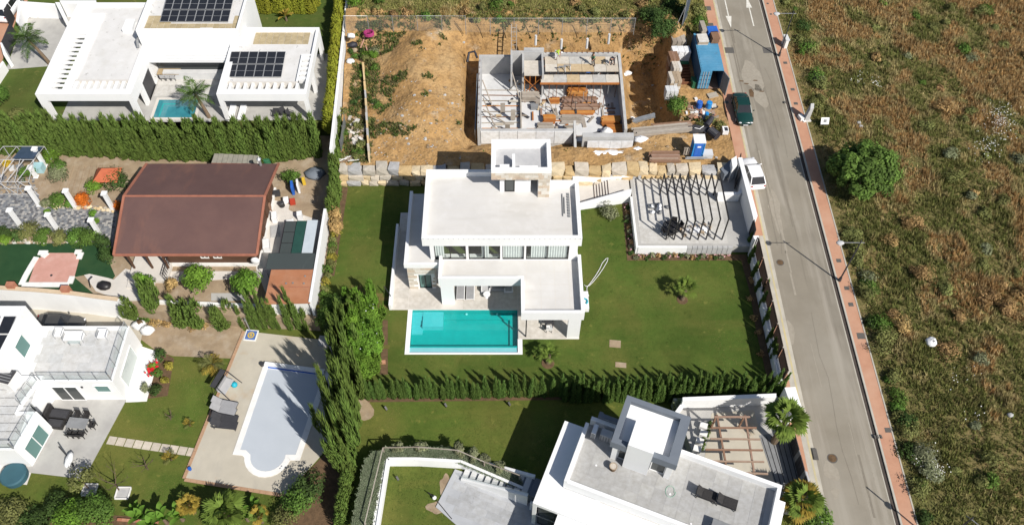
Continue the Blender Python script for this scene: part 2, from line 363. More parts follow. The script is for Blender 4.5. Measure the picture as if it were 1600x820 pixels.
CARG = M('green_car_paint', (.008,.040,.034), .22, (.007,.034,.029), .6, spec=.6)
CARW = M('white_car_paint', (.80,.80,.81), .25, (.76,.76,.77), .6, spec=.6)
CARK = M('grey_car_paint', (.05,.05,.05), .25, (.045,.045,.045), .6, spec=.6)
CARGL = M('car_glass', (.018,.02,.024), .06, (.014,.016,.02), 1, spec=.6)
RUBBER = M('rubber', (.02,.02,.02), .85, (.015,.015,.015), 3)
LIGHTC = M('lamp_lens', (.6,.6,.6), .15, (.5,.5,.52), 2, spec=.6)
REDL = M('tail_lens', (.35,.015,.01), .2, (.28,.01,.01), 2, spec=.6)
SKIN = M('skin', (.42,.24,.16), .6, (.38,.21,.14), 5)
LIME = M('hivis_lime', (.45,.62,.06), .8, (.38,.55,.05), 5)
SHIRTW = M('white_cloth', (.74,.74,.74), .85, (.66,.66,.67), 5)
SHIRTG = M('green_cloth', (.09,.22,.12), .85, (.07,.18,.10), 5)
SHIRTN = M('navy_cloth', (.022,.024,.04), .85, (.018,.02,.032), 5)
TROUS = M('dark_trousers', (.03,.03,.036), .85, (.02,.02,.025), 5)
HAIR = M('dark_hair', (.018,.014,.011), .7, (.012,.01,.008), 9)
BARK = M('bark', (.13,.095,.065), .95, (.08,.058,.04), 4, bump=.03, bscale=10)
PALMT = M('palm_trunk', (.20,.145,.095), .95, (.11,.08,.055), 6, stretch=(1,1,3), bump=.05, bscale=9)
def leafm(name, a, b, tr=.30, rand=.12):
    return M(name, a, .75, b, 1.2, spec=.22, attr='tint', rand=rand, trans=tr, sharp=.2)
CYP = leafm('cypress_leaf', (0.137, 0.204, 0.041), (0.102, 0.16, 0.03), .2)
CYPY = leafm('cypress_leaf_gold', (0.282, 0.287, 0.027), (0.208, 0.235, 0.024), .15)
CYPD = leafm('cypress_leaf_dark', (0.131, 0.219, 0.045), (0.098, 0.168, 0.037), .30)
LEAFB = leafm('bright_leaf', (0.16, 0.287, 0.034), (0.113, 0.217, 0.027))
LEAFM = leafm('mid_leaf', (0.113, 0.2, 0.034), (0.085, 0.157, 0.027))
LEAFT = leafm('round_tree_leaf', (.13,.215,.042), (.095,.165,.032))
LEAFD = leafm('dark_leaf', (0.064, 0.115, 0.027), (0.049, 0.086, 0.021))
LEAFG = leafm('greygreen_leaf', (0.255, 0.27, 0.152), (0.189, 0.209, 0.114))
LEAFO = leafm('orange_leaf', (0.679, 0.209, 0.023), (0.49, 0.148, 0.018))
LEAFY = leafm('yellow_leaf', (.34, .30, .05), (.24, .22, .035))
LEAFDRY = leafm('dry_leaf', (0.452, 0.295, 0.129), (0.32, 0.217, 0.091))
LEAFOL = leafm('olive_leaf', (0.217, 0.227, 0.076), (0.16, 0.174, 0.055))
PALML = leafm('palm_leaf', (0.17, 0.244, 0.043), (0.122, 0.182, 0.03), .2, .06)
PALMF = leafm('feather_leaf', (0.094, 0.166, 0.034), (0.068, 0.122, 0.026), .2, .06)
PALMY = leafm('palm_leaf_yellow', (.36, .255, .045), (.25, .19, .03), .2, .06)
BANANA = leafm('banana_leaf', (0.142, 0.27, 0.034), (0.104, 0.209, 0.027), .25, .06)
GRASSM = M('grass_blades', (1,1,1), .9, (.85,.85,.85), 1.0, spec=.1, attr='tint', trans=.2)
FLOWM = M('petals', (1,1,1), .8, (.92,.92,.92), 1.0, spec=.1, attr='tint')
# ------------------------------------------------------------------ foliage meshes (numpy)
def npmesh(name, V, F, mat, tint=None):
    """V (n,3), F (m,3|4) -> mesh with a per-vertex colour attribute 'tint'"""
    me = bpy.data.meshes.new(name); n = len(V); m, k = F.shape
    me.vertices.add(n); me.vertices.foreach_set('co', np.ascontiguousarray(V, np.float32).ravel())
    me.loops.add(m*k); me.loops.foreach_set('vertex_index', np.ascontiguousarray(F, np.int32).ravel())
    me.polygons.add(m); me.polygons.foreach_set('loop_start', np.arange(0, m*k, k, dtype=np.int32))
    try: me.polygons.foreach_set('loop_total', np.full(m, k, np.int32))
    except Exception: pass
    if tint is not None:
        a = me.attributes.new('tint', 'FLOAT_COLOR', 'POINT')
        if tint.ndim == 1: tint = np.stack([tint]*3, 1)
        a.data.foreach_set('color', np.concatenate([tint, np.ones((n,1))], 1).astype(np.float32).ravel())
    me.materials.append(mat); me.update(calc_edges=True); return me
def frame_from(d):
    d = d/np.linalg.norm(d, axis=1, keepdims=True)
    r = RNG.normal(size=d.shape); a = np.cross(d, r); a /= np.linalg.norm(a, axis=1, keepdims=True)
    return d, a, np.cross(d, a)
def leaves(P0, D, L, Wd, tint, droop=0.0, N=None):
    """one folded diamond leaf (two triangles as a quad) per point, along D"""
    d, a, b = frame_from(D); n = len(P0); L = np.broadcast_to(L, n)[:,None]; Wd = np.broadcast_to(Wd, n)[:,None]
    if N is not None:
        d = d-N*(d*N).sum(1, keepdims=True)/(N*N).sum(1, keepdims=True); d /= np.linalg.norm(d, axis=1, keepdims=True)+1e-6
        a = np.cross(d, N); a /= np.linalg.norm(a, axis=1, keepdims=True)+1e-6; b = np.cross(a, d)
    mid = P0+d*L*.5+b*Wd*.15
    V = np.stack([P0, mid+a*Wd*.5, P0+d*L-np.array([0,0,1])*droop*L, mid-a*Wd*.5], 1).reshape(-1,3)
    F = np.arange(n*4).reshape(n,4)
    return V, F, np.repeat(tint, 4, axis=0)
def spikes(P0, D, L, Wd, tint):
    d, a, b = frame_from(D); n = len(P0); L = np.broadcast_to(L, n)[:,None]; Wd = np.broadcast_to(Wd, n)[:,None]
    m = P0+d*L*.35
    V = np.stack([P0, m+a*Wd*.5, m-a*Wd*.25+b*Wd*.45, m-a*Wd*.25-b*Wd*.45, P0+d*L], 1).reshape(-1,3)
    base = (np.arange(n)*5)[:,None,None]
    T = np.array([[0,2,1],[0,3,2],[0,1,3],[4,1,2],[4,2,3],[4,3,1]])[None]
    return V, (base+T).reshape(-1,3), np.repeat(tint, 5, axis=0)
def cypress_mesh(name, mat, h=3.0, r=.5, n=330, seed=0, feather=1.0, forks=1, taper=.62):
    g = np.random.default_rng(seed); V = []; F = []; T = []; off = 0
    t = g.random(n)**1.15; th = g.random(n)*2*np.pi
    ax = np.zeros((n,2))
    if forks > 1:
        k = g.integers(0, forks, n); fx = g.normal(size=(forks,2))*r*.55; fh = 1-g.random(forks)*.35
        ax = fx[k]*np.clip(t*2,0,1)[:,None]; hh = fh[k]*h
    else: hh = np.full(n, h)
    prof = np.minimum(1, .78+t*1.1)*(1-t)**taper
    rad = r*prof*(.72+.4*g.random(n))*(0.6 if forks > 1 else 1.0)
    P0 = np.stack([ax[:,0]+np.cos(th)*rad*.8, ax[:,1]+np.sin(th)*rad*.8, t*hh*.93], 1)
    D = np.stack([np.cos(th)*.33*feather+g.normal(size=n)*.10, np.sin(th)*.33*feather+g.normal(size=n)*.10, np.full(n,1.0)], 1)
    L = h*(.10+.10*g.random(n)); tint = .62+.7*g.random(n)
    v, f, c = spikes(P0, D, L, h*.017*(3/h)**.3+.055*r*2*.6, tint); V.append(v); F.append(f+off); T.append(c); off += len(v)
    # inner mass so the tree is not see-through
    nu, nv = 8, 6; vs = []; fs = []
    for i in range(nv+1):
        tt = i/nv; rr = r*.70*min(1, .8+tt)*(max(0,1-tt))**.7*(.62 if forks > 1 else 1)
        for j in range(nu): vs.append((rr*math.cos(2*math.pi*j/nu), rr*math.sin(2*math.pi*j/nu), tt*h*.88))
    for i in range(nv):
        for j in range(nu):
            a, b, c2, d2 = i*nu+j, i*nu+(j+1)%nu, (i+1)*nu+(j+1)%nu, (i+1)*nu+j
            fs += [(a,b,c2),(a,c2,d2)]
    vs = np.array(vs); V.append(vs); F.append(np.array(fs)+off); T.append(np.full(len(vs), .8))
    return npmesh(name, np.concatenate(V), np.concatenate(F), mat, np.concatenate(T))
def crown_mesh(name, mat, rx, ry, rz, clumps=26, per=60, leaf=.28, seed=0, c=(0,0,0), hollow=.55, flat=.0, csize=.38):
    g = np.random.default_rng(seed)
    d = g.normal(size=(clumps,3)); d /= np.linalg.norm(d, axis=1, keepdims=True); d[:,2] = np.where(d[:,2] < -.35, -d[:,2]*.5, d[:,2])
    rad = hollow+(1-hollow)*g.random(clumps)**.5
    C = d*rad[:,None]*np.array([rx,ry,rz])*.82
    cs = csize*(.65+.7*g.random(clumps)); ct = .6+.75*g.random(clumps)
    k = np.repeat(np.arange(clumps), per); n = len(k)
    e = g.normal(size=(n,3)); e /= np.linalg.norm(e, axis=1, keepdims=True)
    q = C[k]+e*(cs[k]*(.35+.65*g.random(n)**.4))[:,None]*np.array([rx,ry,rz])
    N = e+d[k]*.6+np.array([0,0,.55])+g.normal(size=(n,3))*.38; D = g.normal(size=(n,3))+np.array([0,0,-.5])
    tint = ct[k]*(.7+.6*g.random(n))
    v, f, tc = leaves(q+np.array(c), D, leaf*(.7+.6*g.random(n)), leaf*(.55+.3*g.random(n)), tint, 0, N)
    return npmesh(name, v, f, mat, tc)
def trunk_mb(h, r, limbs=4, seed=0, spread=.8, lean=(0,0), base=(0,0,0)):
    g = random.Random(seed); mb = MB(); b = Vector(base)
    top = b+Vector((lean[0], lean[1], h))
    mb.tube([b, b+Vector((lean[0]*.4+g.uniform(-.05,.05), lean[1]*.4, h*.5)), top], [r, r*.75, r*.5], 7)
    for i in range(limbs):
        a = 2*math.pi*i/limbs+g.uniform(-.4,.4); st = b.lerp(top, g.uniform(.55,.95))
        L = spread*g.uniform(.7,1.2)
        mb.tube([st, st+Vector((math.cos(a)*L*.5, math.sin(a)*L*.5, L*.45)), st+Vector((math.cos(a)*L, math.sin(a)*L, L*.8))], [r*.4, r*.28, r*.12], 5)
    return mb
def tree(name, label, loc, mat, rx, rz, h, seed=0, clumps=26, per=60, leaf=.28, group=None, ry=None, csize=.38, trunk_r=.14, cat='tree', lean=(0,0), hollow=.55):
    """trunk and limbs with a crown of leaf clumps"""
    e = thing(name, label, cat, loc, group); L = Vector(loc)
    local('trunk', new_mesh('trunk', *(lambda m: (m.v, m.f))(trunk_mb(h, trunk_r, 5, seed, rx*.6, lean)), None, [BARK]), e, Matrix())
    local('crown', crown_mesh('crown', mat, rx, ry or rx, rz, clumps, per, leaf, seed, (lean[0], lean[1], h+rz*.35), hollow=hollow, csize=csize), e, Matrix())
    return e
def bush(name, label, loc, mat, rx, rz, seed=0, clumps=14, per=45, leaf=.2, group=None, ry=None, cat='shrub', csize=.42):
    e = thing(name, label, cat, loc, group)
    mb = MB(); g = random.Random(seed)
    for i in range(4):
        a = g.uniform(0, 6.28); mb.tube([(0,0,0), (math.cos(a)*rx*.5, math.sin(a)*rx*.5, rz*.9)], [.035,.012], 4)
    local('stem', new_mesh('stem', mb.v, mb.f, None, [BARK]), e, Matrix())
    local('crown', crown_mesh('crown', mat, rx, ry or rx, rz, clumps, per, leaf, seed, (0,0,rz*.72), hollow=.35, csize=csize), e, Matrix())
    return e
# ---- palms: every large leaf is a part of its own
def fan_leaf_mesh(name, mat, pet=.8, rad=.75, blades=13, seed=0, spread=2.6, bw=.125):
    g = random.Random(seed); V = []; F = []; T = []
    def addq(a, b, c, d, t):
        n = len(V); V.extend([a,b,c,d]); F.append((n,n+1,n+2,n+3)); T.extend([t]*4)
    addq((0,-.02,0),(0,.02,0),(pet,.012,.0),(pet,-.012,.0), .8)
    for i in range(blades):
        a = -spread/2+spread*i/(blades-1); L = rad*(1-.22*abs(a)/(spread/2))*g.uniform(.88,1.08); w = rad*bw
        ca, sa = math.cos(a), math.sin(a); mx, my = pet+ca*L*.55, sa*L*.55
        tz = -L*g.uniform(.15,.42); t = g.uniform(.7,1.2)
        addq((pet,0,0), (mx-sa*w, my+ca*w, .02), (pet+ca*L, sa*L, tz), (mx+sa*w, my-ca*w, .05), t)
    return npmesh(name, np.array(V), np.array(F), mat, np.array(T))
def feather_leaf_mesh(name, mat, L=2.2, n=22, w=.5, arch=.9, seed=0):
    g = random.Random(seed); V = []; F = []; T = []
    def pt(t): return Vector((L*t*(1-.18*t*t), 0, arch*L*(.55*t-.85*t*t)))
    for i in range(8):
        a, b = pt(i/8), pt((i+1)/8); k = len(V); r = .02*(1-i/9)+.008
        V += [tuple(a+Vector((0,-r,0))), tuple(a+Vector((0,r,0))), tuple(b+Vector((0,r,0))), tuple(b+Vector((0,-r,0)))]; F.append((k,k+1,k+2,k+3)); T += [.9]*4
    for i in range(n):
        t = .12+.86*i/(n-1); p = pt(t); ln = w*math.sin(math.pi*min(1,.18+t*.86))+.10
        for s in (-1, 1):
            tip = p+Vector((ln*.55*g.uniform(.8,1.2), s*ln*g.uniform(.8,1.1), -ln*g.uniform(.15,.5)))
            mid = (p+tip)/2; k = len(V); tt = g.uniform(.65,1.2)
            V += [tuple(p), tuple(mid+Vector((.035,0,.02))), tuple(tip), tuple(mid-Vector((.035,0,-.02)))]; F.append((k,k+1,k+2,k+3)); T += [tt]*4
    return npmesh(name, np.array(V), np.array(F), mat, np.array(T))
def banana_leaf_mesh(name, mat, L=1.7, w=.42, arch=.6, seed=0):
    V = []; F = []; T = []; n = 9; g = random.Random(seed)
    for i in range(n+1):
        t = i/n; x = L*t*(1-.2*t*t); z = arch*L*(.95*t-.85*t*t); ww = w*.5*math.sin(math.pi*min(1,max(.03,(t-.12)/.88)))**.7 if t > .12 else .025
        tt = g.uniform(.75,1.15); V += [(x,-ww,z+ww*.35),(x,0,z),(x,ww,z+ww*.35)]; T += [tt, tt*.9, tt]
    for i in range(n):
        a = i*3; F += [(a,a+1,a+4,a+3),(a+1,a+2,a+5,a+4)]
    return npmesh(name, np.array(V), np.array(F), mat, np.array(T))
def palm(name, label, loc, th, leafme, nleaf, seed=0, group=None, tr=.16, lean=(0,0), upmax=80, upmin=-15, dry=None, cat='palm tree', scale=1.0, leafname='palm_leaf'):
    e = thing(name, label, cat, loc, group); g = random.Random(seed)
    mb = MB(); k = 7
    pts = [(lean[0]*(i/k)**1.5, lean[1]*(i/k)**1.5, th*i/k) for i in range(k+1)]
    mb.tube(pts, [tr*(1.35-.5*i/k+(.06 if i % 2 else 0)) for i in range(k+1)], 9)
    mb.ell((lean[0], lean[1], th), tr*.9, tr*.9, tr*1.3, 8, 5)
    local('trunk', new_mesh('trunk', mb.v, mb.f, None, [PALMT]), e, Matrix())
    for i in range(nleaf):
        az = 2.39996*i+g.uniform(-.2,.2); f = i/max(1,nleaf-1); el = R(upmax+(upmin-upmax)*f)+g.uniform(-.12,.12)
        sc = scale*g.uniform(.85,1.1); me = leafme[i % len(leafme)] if not (dry and f > .74) else dry[i % len(dry)]
        m = Matrix.Translation((lean[0], lean[1], th+tr*.6)) @ Euler((g.uniform(-.25,.25), -el, az), 'XYZ').to_matrix().to_4x4() @ Matrix.Diagonal((sc,sc,sc,1))
        local(leafname, me, e, m)
    return e
FANS = [fan_leaf_mesh('fan_leaf', PALML, .8, .8, 13, s) for s in (1,2,3)]
FANSP = [fan_leaf_mesh('fan_leaf', PALML, .7, .9, 11, s, 1.9, .06) for s in (6,7)]
FANSD = [fan_leaf_mesh('fan_leaf_dry', PALMY, .8, .8, 13, s) for s in (4,5)]
FEATH = [feather_leaf_mesh('feather_leaf', PALMF, 2.3, 24, .55, .8, s) for s in (1,2)]
FEATHY = [feather_leaf_mesh('feather_leaf_yellow', PALMY, 1.5, 16, .42, .7, s) for s in (3,4)]
FEATHG = [feather_leaf_mesh('feather_leaf_pale', LEAFOL, 1.5, 16, .42, .7, s) for s in (3,4)]
BANL = [banana_leaf_mesh('banana_leaf', BANANA, 1.8, .46, .55, s) for s in (1,2)]
BANLY = [banana_leaf_mesh('banana_leaf_yellow', PALMY, 1.5, .40, .5, s) for s in (3,4)]
# ---- cypress trees: one of each kind, then copies
def cyp_proto(mat, h, r, seed, n=330, forks=1, feather=1.0, taper=.62):
    me = cypress_mesh('cypress_crown', mat, h, r, n, seed, feather, forks, taper)
    mb = MB(); mb.tube([(0,0,-.1),(0,0,h*.75)], [.07*r*2, .02], 6)
    return me, new_mesh('trunk', mb.v, mb.f, None, [BARK])
CYPS = {'hedge': [cyp_proto(CYP, 3.0, .55, s, 300) for s in range(4)],
        'gold': [cyp_proto(CYPY, 3.0, .7, 10+s, 380, 1, 1.5) for s in range(3)],
        'tall': [cyp_proto(CYP, 3.0, .52, 20+s, 560, 3, .7) for s in range(4)],
        'dark': [cyp_proto(CYPD, 3.0, .40, 30+s, 300, 1, .45, .85) for s in range(4)],
        'slim': [cyp_proto(CYP, 3.0, .34, 40+s, 260, 1, .5, .75) for s in range(3)],
        'bright': [cyp_proto(LEAFB, 3.0, .62, 60+s, 420, 2, 1.0) for s in range(3)],
        'round': [cyp_proto(CYP, 3.0, 1.0, 50+s, 700, 3, 1.2) for s in range(3)]}
def cypress(kind, loc, sx, sz, label, group=None, seed=0, tilt=0.06, name='cypress_tree'):
    g = random.Random(seed*7919+int(loc[0]*31)+int(loc[1]*17)); me, tr = CYPS[kind][g.randrange(len(CYPS[kind]))]
    e = thing(name, label, 'tree', loc, group, g.uniform(0,6.28))
    e.scale = (sx, sx, sz); e.rotation_euler = (g.uniform(-tilt,tilt), g.uniform(-tilt,tilt), g.uniform(0,6.28))
    local('crown', me, e, Matrix()); local('trunk', tr, e, Matrix()); return e
def hedge_row(kind, pts, spacing, h, w, label, group, jit=.12, zvar=.13):
    """a row of separate cypress trees along a line of world points"""
    g = random.Random(len(group)+int(pts[0][0])); n = 0
    for a, b in zip(pts[:-1], pts[1:]):
        a = Vector(a); b = Vector(b); L = (b-a).length; k = max(1, int(L/spacing))
        for i in range(k):
            p = a.lerp(b, (i+.5)/k); p.x += g.uniform(-jit,jit); p.y += g.uniform(-jit,jit)
            cypress(kind, (p.x,p.y,p.z-.05), w/1.1*g.uniform(.9,1.12), h/3.0*g.uniform(1-zvar,1+zvar), label, group, n); n += 1
# ---- tufts of grass: one object, countless blades
def tuft_mesh(name, XY, Z, H, colors, blades=7, width=.05, spread=.55, mat=None):
    n = len(XY); k = np.repeat(np.arange(n), blades); m = len(k)
    th = RNG.random(m)*2*np.pi; ln = H[k]*(.6+.6*RNG.random(m)); lean = spread*(.3+.9*RNG.random(m))
    d = np.stack([np.cos(th)*lean, np.sin(th)*lean, np.ones(m)], 1); d /= np.linalg.norm(d, axis=1, keepdims=True)
    p = np.stack([XY[k,0]+RNG.normal(size=m)*.10, XY[k,1]+RNG.normal(size=m)*.10, Z[k]-.03], 1)
    a = np.stack([-np.sin(th), np.cos(th), np.zeros(m)], 1); w = width*(.6+.8*RNG.random(m))
    V = np.stack([p-a*w[:,None], p+a*w[:,None], p+d*ln[:,None]], 1).reshape(-1,3)
    c = colors[k]*(.7+.6*RNG.random(m))[:,None]
    return npmesh(name, V, np.arange(m*3).reshape(m,3), mat or GRASSM, np.repeat(c, 3, axis=0))
def flower_mesh(name, pts, size, color):
    n = len(pts); D = RNG.normal(size=(n,3))*.4+np.array([0,-.2,1]); d, a, b = frame_from(D); s = (size*(.6+.8*RNG.random(n)))[:,None]
    V = np.stack([pts+a*s, pts+b*s, pts-a*s, pts-b*s], 1).reshape(-1,3)
    return npmesh(name, V, np.arange(n*4).reshape(n,4), FLOWM, np.tile(np.array(color), (n*4,1)))
def nz(x, y, s, o=0.0): return mnoise.noise(Vector((x*s+o, y*s-o*.7, o)))
# ------------------------------------------------------------------ the setting: ground, lots, road
ZA, ZB, ZC, ZE = 2.0, 0.0, -2.0, -1.0
mb = MB(); n = 24
for i in range(n+1):
    for j in range(n+1):
        x = -500+1000*i/n; y = -350+1000*j/n; mb.v.append((x, y, -3.4 if abs(x) < 120 and y < 200 else -3.4+2*nz(x,y,.01)))
for i in range(n):
    for j in range(n): mb.f.append((i*(n+1)+j, (i+1)*(n+1)+j, (i+1)*(n+1)+j+1, i*(n+1)+j+1)); mb.m.append(0)
struct('ground', mb, [WILD])
def lot(name, poly, z, mat, bot=-3.3): return struct(name, MB().prism(poly, bot, z), [mat])
_l = MB()
for (xa,xb,ya,yb) in ((-16.9,-8.6,41.2,57.6),(-13.0,-8.6,33.9,41.2),(1.5,23.75,33.9,57.6),(-8.6,1.5,33.9,37.65),(-8.6,1.5,42.25,57.6)): _l.box(xa,xb,ya,yb,-3.3,ZB)
struct('lawn', _l, [LAWN])
GB = [(-80,xy(-40,445,1.2)[1]+.1)]+[(xy(u,v,1.2)[0],xy(u,v,1.2)[1]+.1) for u,v in ((-40,445),(0,449),(60,453),(115,458),(150,463),(184,467),(198,470))]
lot('garden_ground', GB+[(-31,42.0),(-16.9,41.2),(-16.9,64.3),(-80,64.3)], ZB, SAND)
lot('lawn_ground', [(-80,64.3),(-17.2,64.3),(-18.2,86),(-20.5,140),(-80,140)], ZA, LAWNA)
lot('garden_lawn', [(-80,-60),(-13.0,-60),(-13.0,41.19),(-31,42.0)]+GB[::-1], ZC, LAWNB)
struct('driveway', MB().prism([(-80,39.2),(-33.2,39.2),(-33.4,41.9)]+[(a,b-.2) for a,b in GB[::-1]], -2.6, ZC+.03), [DECKC])
lot('villa_lawn', [(-12.98,-60),(24.6,-60),(24.6,33.88),(-12.98,33.88)], ZE, LAWNB)

# road, kerbs and pavements run straight away from the camera and climb gently
XL, XR, XW = 25.03, 30.62, 31.95
def strip(name, x0, x1, dz, mat, y0=-60, y1=190, th=.35, seg=5.0, kind='structure', label=None, par=None):
    mb = MB(); ys = [y0+(y1-y0)*i/50 for i in range(51)]
    for a, b in zip(ys[:-1], ys[1:]):
        za, zb = road_z(a)+dz, road_z(b)+dz; k = len(mb.v)
        mb.v += [(x0,a,za),(x1,a,za),(x1,b,zb),(x0,b,zb),(x0,a,za-th),(x1,a,za-th),(x1,b,zb-th),(x0,b,zb-th)]
        mb.f += [(k,k+1,k+2,k+3),(k+4,k+5,k+1,k),(k+3,k+2,k+6,k+7),(k+1,k+5,k+6,k+2),(k+4,k,k+3,k+7)]; mb.m += [0]*5
    o = ob(name, mb, [mat], par)
    if par is None: o['kind'] = kind
    return o
road = strip('road', XL-.2, XR+.2, 0.0, ASPH, th=3.0)
strip('kerb', XR+.08, XR+.24, .13, KERB); strip('kerb', XL-.2, XL-.05, .13, KERBY)
strip('gutter', XR-.22, XR+.08, .006, GUTTER, th=.02, par=road); strip('gutter', XL-.05, XL+.28, .006, KERB, th=.02, par=road)
strip('gutter_line', XR-.32, XR-.24, .006, KERB, th=.02, par=road)
strip('pavement', XR+.24, XW, .12, PINK, th=3.0); strip('edge_kerb', XW, XW+.12, .15, KERB, th=2.0)
strip('pavement', 23.75, XL-.2, .12, PINK, th=3.2)
strip('cement_strip', XL-.62, XL-.2, .126, KERB, -60, 50, th=.02)
# painted arrows, patches, manholes
def blob(name, c, rx, ry, z, mat, seed, kind='structure'):
    g = random.Random(seed); n = 22; p1, p2, p3 = g.uniform(0,6), g.uniform(0,6), g.uniform(0,6); pts = []
    for i in range(n):
        t = 2*math.pi*i/n; k = 1+.22*math.sin(2*t+p1)+.16*math.sin(3*t+p2)+.10*math.sin(5*t+p3); pts.append((c[0]+rx*k*math.cos(t), c[1]+ry*k*math.sin(t)))
    return struct(name, MB().prism(pts, z-.25, z+.018), [mat])
def flat(u0, v0, poly, mat, name, par=None, dz=.008):
    mb = MB()
    pts = [(u0+x, v0+y) for x, y in poly]; mb.add([(x,y,road_z(y)+dz) for x, y in pts], [tuple(range(len(pts)))])
    return ob(name, mb, [mat], par)
def arrow(x, y, up, L=4.6):
    s = 1 if up else -1
    flat(x, y, [(-.07*s,-L*.5*s),(.07*s,-L*.5*s),(.07*s,L*.12*s),(-.07*s,L*.12*s)], PAINT, 'painted_arrow', road)
    flat(x, y, [(-.34*s,L*.12*s),(.34*s,L*.12*s),(0,L*.52*s)], PAINT, 'arrow_head', road)
a = PR(1137,20); arrow(a.x, a.y, False, 5.2); a = PR(1172,18); arrow(a.x, a.y, True, 5.2)
for (u,v,w,h) in ((1139.5,79,1.05,.95),(1199,79,1.0,.95)):
    a = PR(u,v); flat(a.x, a.y, [(-w/2,-h/2),(w/2,-h/2),(w/2,h/2),(-w/2,h/2)], ASPHP, 'road_patch', road)
TYRE = M('tyre_marks', (.185,.163,.13), .9, (.21,.186,.15), 6, spec=.2); DUST = M('road_dust', (.315,.285,.235), .95, (.27,.24,.195), 3, spec=.1); g = random.Random(19)
for i in range(16):
    x, y, l = g.choice((26.2,26.9,27.9,28.8,29.6))+g.uniform(-.25,.25), g.uniform(18,84), g.uniform(4,13); dx = g.uniform(-.25,.25); w_ = g.uniform(.03,.10)
    for k in range(4): flat(x+dx*(k+.5)/4, y+l*(k+.5)/4, [(-w_*(1-.5*(k%2)),-l/8),(w_,-l/8),(w_*.8,l/8),(-w_,l/8)], TYRE if i % 3 else DUST, 'tyre_mark', road, .005+.0004*(i%6))
for (u,v,rx,ry) in ((1175,118,1.1,2.2),(1188,150,.7,1.6),(1212,330,.5,2.4),(1232,520,.45,1.6),(1298,735,.6,.8),(1305,770,.3,.5)):
    a = PR(u,v); p1 = g.uniform(0,6); flat(a.x, a.y, [(rx*(1+.25*math.sin(3*t+p1)+.15*math.sin(5*t))*math.cos(t), ry*(1+.25*math.sin(2*t+p1))*math.sin(t)) for t in [i*.35 for i in range(18)]], DUST, 'dust_patch', road, .0035)
for (x,y0,n_) in ((27.75,24,9),(26.4,48,6),(29.2,60,7)):
    q = [(x+g.uniform(-.25,.25), y0+2.2*i) for i in range(n_)]
    for (xa,ya),(xb,yb) in zip(q[:-1],q[1:]): flat((xa+xb)/2,(ya+yb)/2,[((xa-xb)/2-.014,(ya-yb)/2),((xa-xb)/2+.014,(ya-yb)/2),((xb-xa)/2+.014,(yb-ya)/2),((xb-xa)/2-.014,(yb-ya)/2)], TYRE, 'tar_crack', road, .0095)
def manhole(u, v, r, mat=RUST):
    a = PR(u, v); mb = MB(); mb.cyl((a.x,a.y,road_z(a.y)-.01), r, r, .022, 20); mb.cyl((a.x,a.y,road_z(a.y)-.01), r*.8, r*.8, .03, 20, 1)
    return tag(ob('manhole_cover', mb, [ASPHP, SOIL]), 'round iron manhole cover in the road, nearer the %s' % ('bottom palm trees' if v > 600 else 'white car'), 'manhole')
manhole(1300.5,715.5,.42); manhole(1219,410,.36)
for (u,v,w,h,lab) in ((1106.5,13.5,.65,.75,'dark grate on left pavement beyond the container, farther one'),(1110.5,39.5,.62,.7,'dark grate on left pavement beyond the container, nearer one'),
    (1135,160,.45,.4,'small dark grate on left pavement near green car'),(1199.5,6,.25,.25,'tiny dark cover on right pavement at the top'),(1204.5,22.5,.25,.25,'second tiny dark cover on right pavement'),
    (1227,98.5,.42,.36,'dark square cover on pavement below upper street lamp'),(1238.5,140,.42,.36,'dark square cover on pavement level with container'),
    (1243.5,162,.42,.36,'dark square cover on pavement beside stone marker'),(1310.5,407,.44,.40,'dark square cover on pavement above middle lamp base'),
    (1323,450,.44,.40,'dark square cover on pavement just below middle lamp base'),(1329.5,475.5,.44,.40,'dark square cover between lamp base and large grate'),
    (1345,524.5,.65,.62,'large dark square cover on the right pavement'),(1387,671.5,.45,.42,'dark cover on pavement near white flowering shrub'),
    (1274,709,.35,1.0,'long dark grate on left pavement by lower gate'),(1226,160,.2,.3,'small gutter drain opposite the green car')):
    a = PR(u,v,.12); s = -1 if u > 1250 and u < 1280 else 1
    tag(ob('inspection_cover', MB().prism([(a.x-w/2,a.y-h/2),(a.x+w/2,a.y-h/2),(a.x+w/2,a.y+h/2),(a.x-w/2,a.y+h/2)], road_z(a.y)+.1, road_z(a.y)+.135), [ASPHP]), lab, 'manhole')
flat(*[PR(1174,146)[i] for i in (0,1)], [(-.25,-.5),(.15,-.6),(.3,.1),(.1,.7),(-.2,.5)], SOIL, 'mud_stain', road)
for (u,v) in ((1166,131),(1180,126),(1158,127),(1190,143)):
    a = PR(u,v); flat(a.x, a.y, [(-.3,-.06),(.2,-.1),(.3,.05),(-.1,.1)], SOIL, 'mud_stain', road, .007)
def stub(u, v, label):
    a = PR(u, v); mb = MB()
    for dx in (0,.22,.5): mb.obox((a.x+dx,a.y,road_z(a.y)), .14, .3, .2, .2)
    return single('kerb_debris', mb, [ASPHP], label, 'debris')
stub(1366,683,'dark rubble lying across the kerb beside the right pavement')

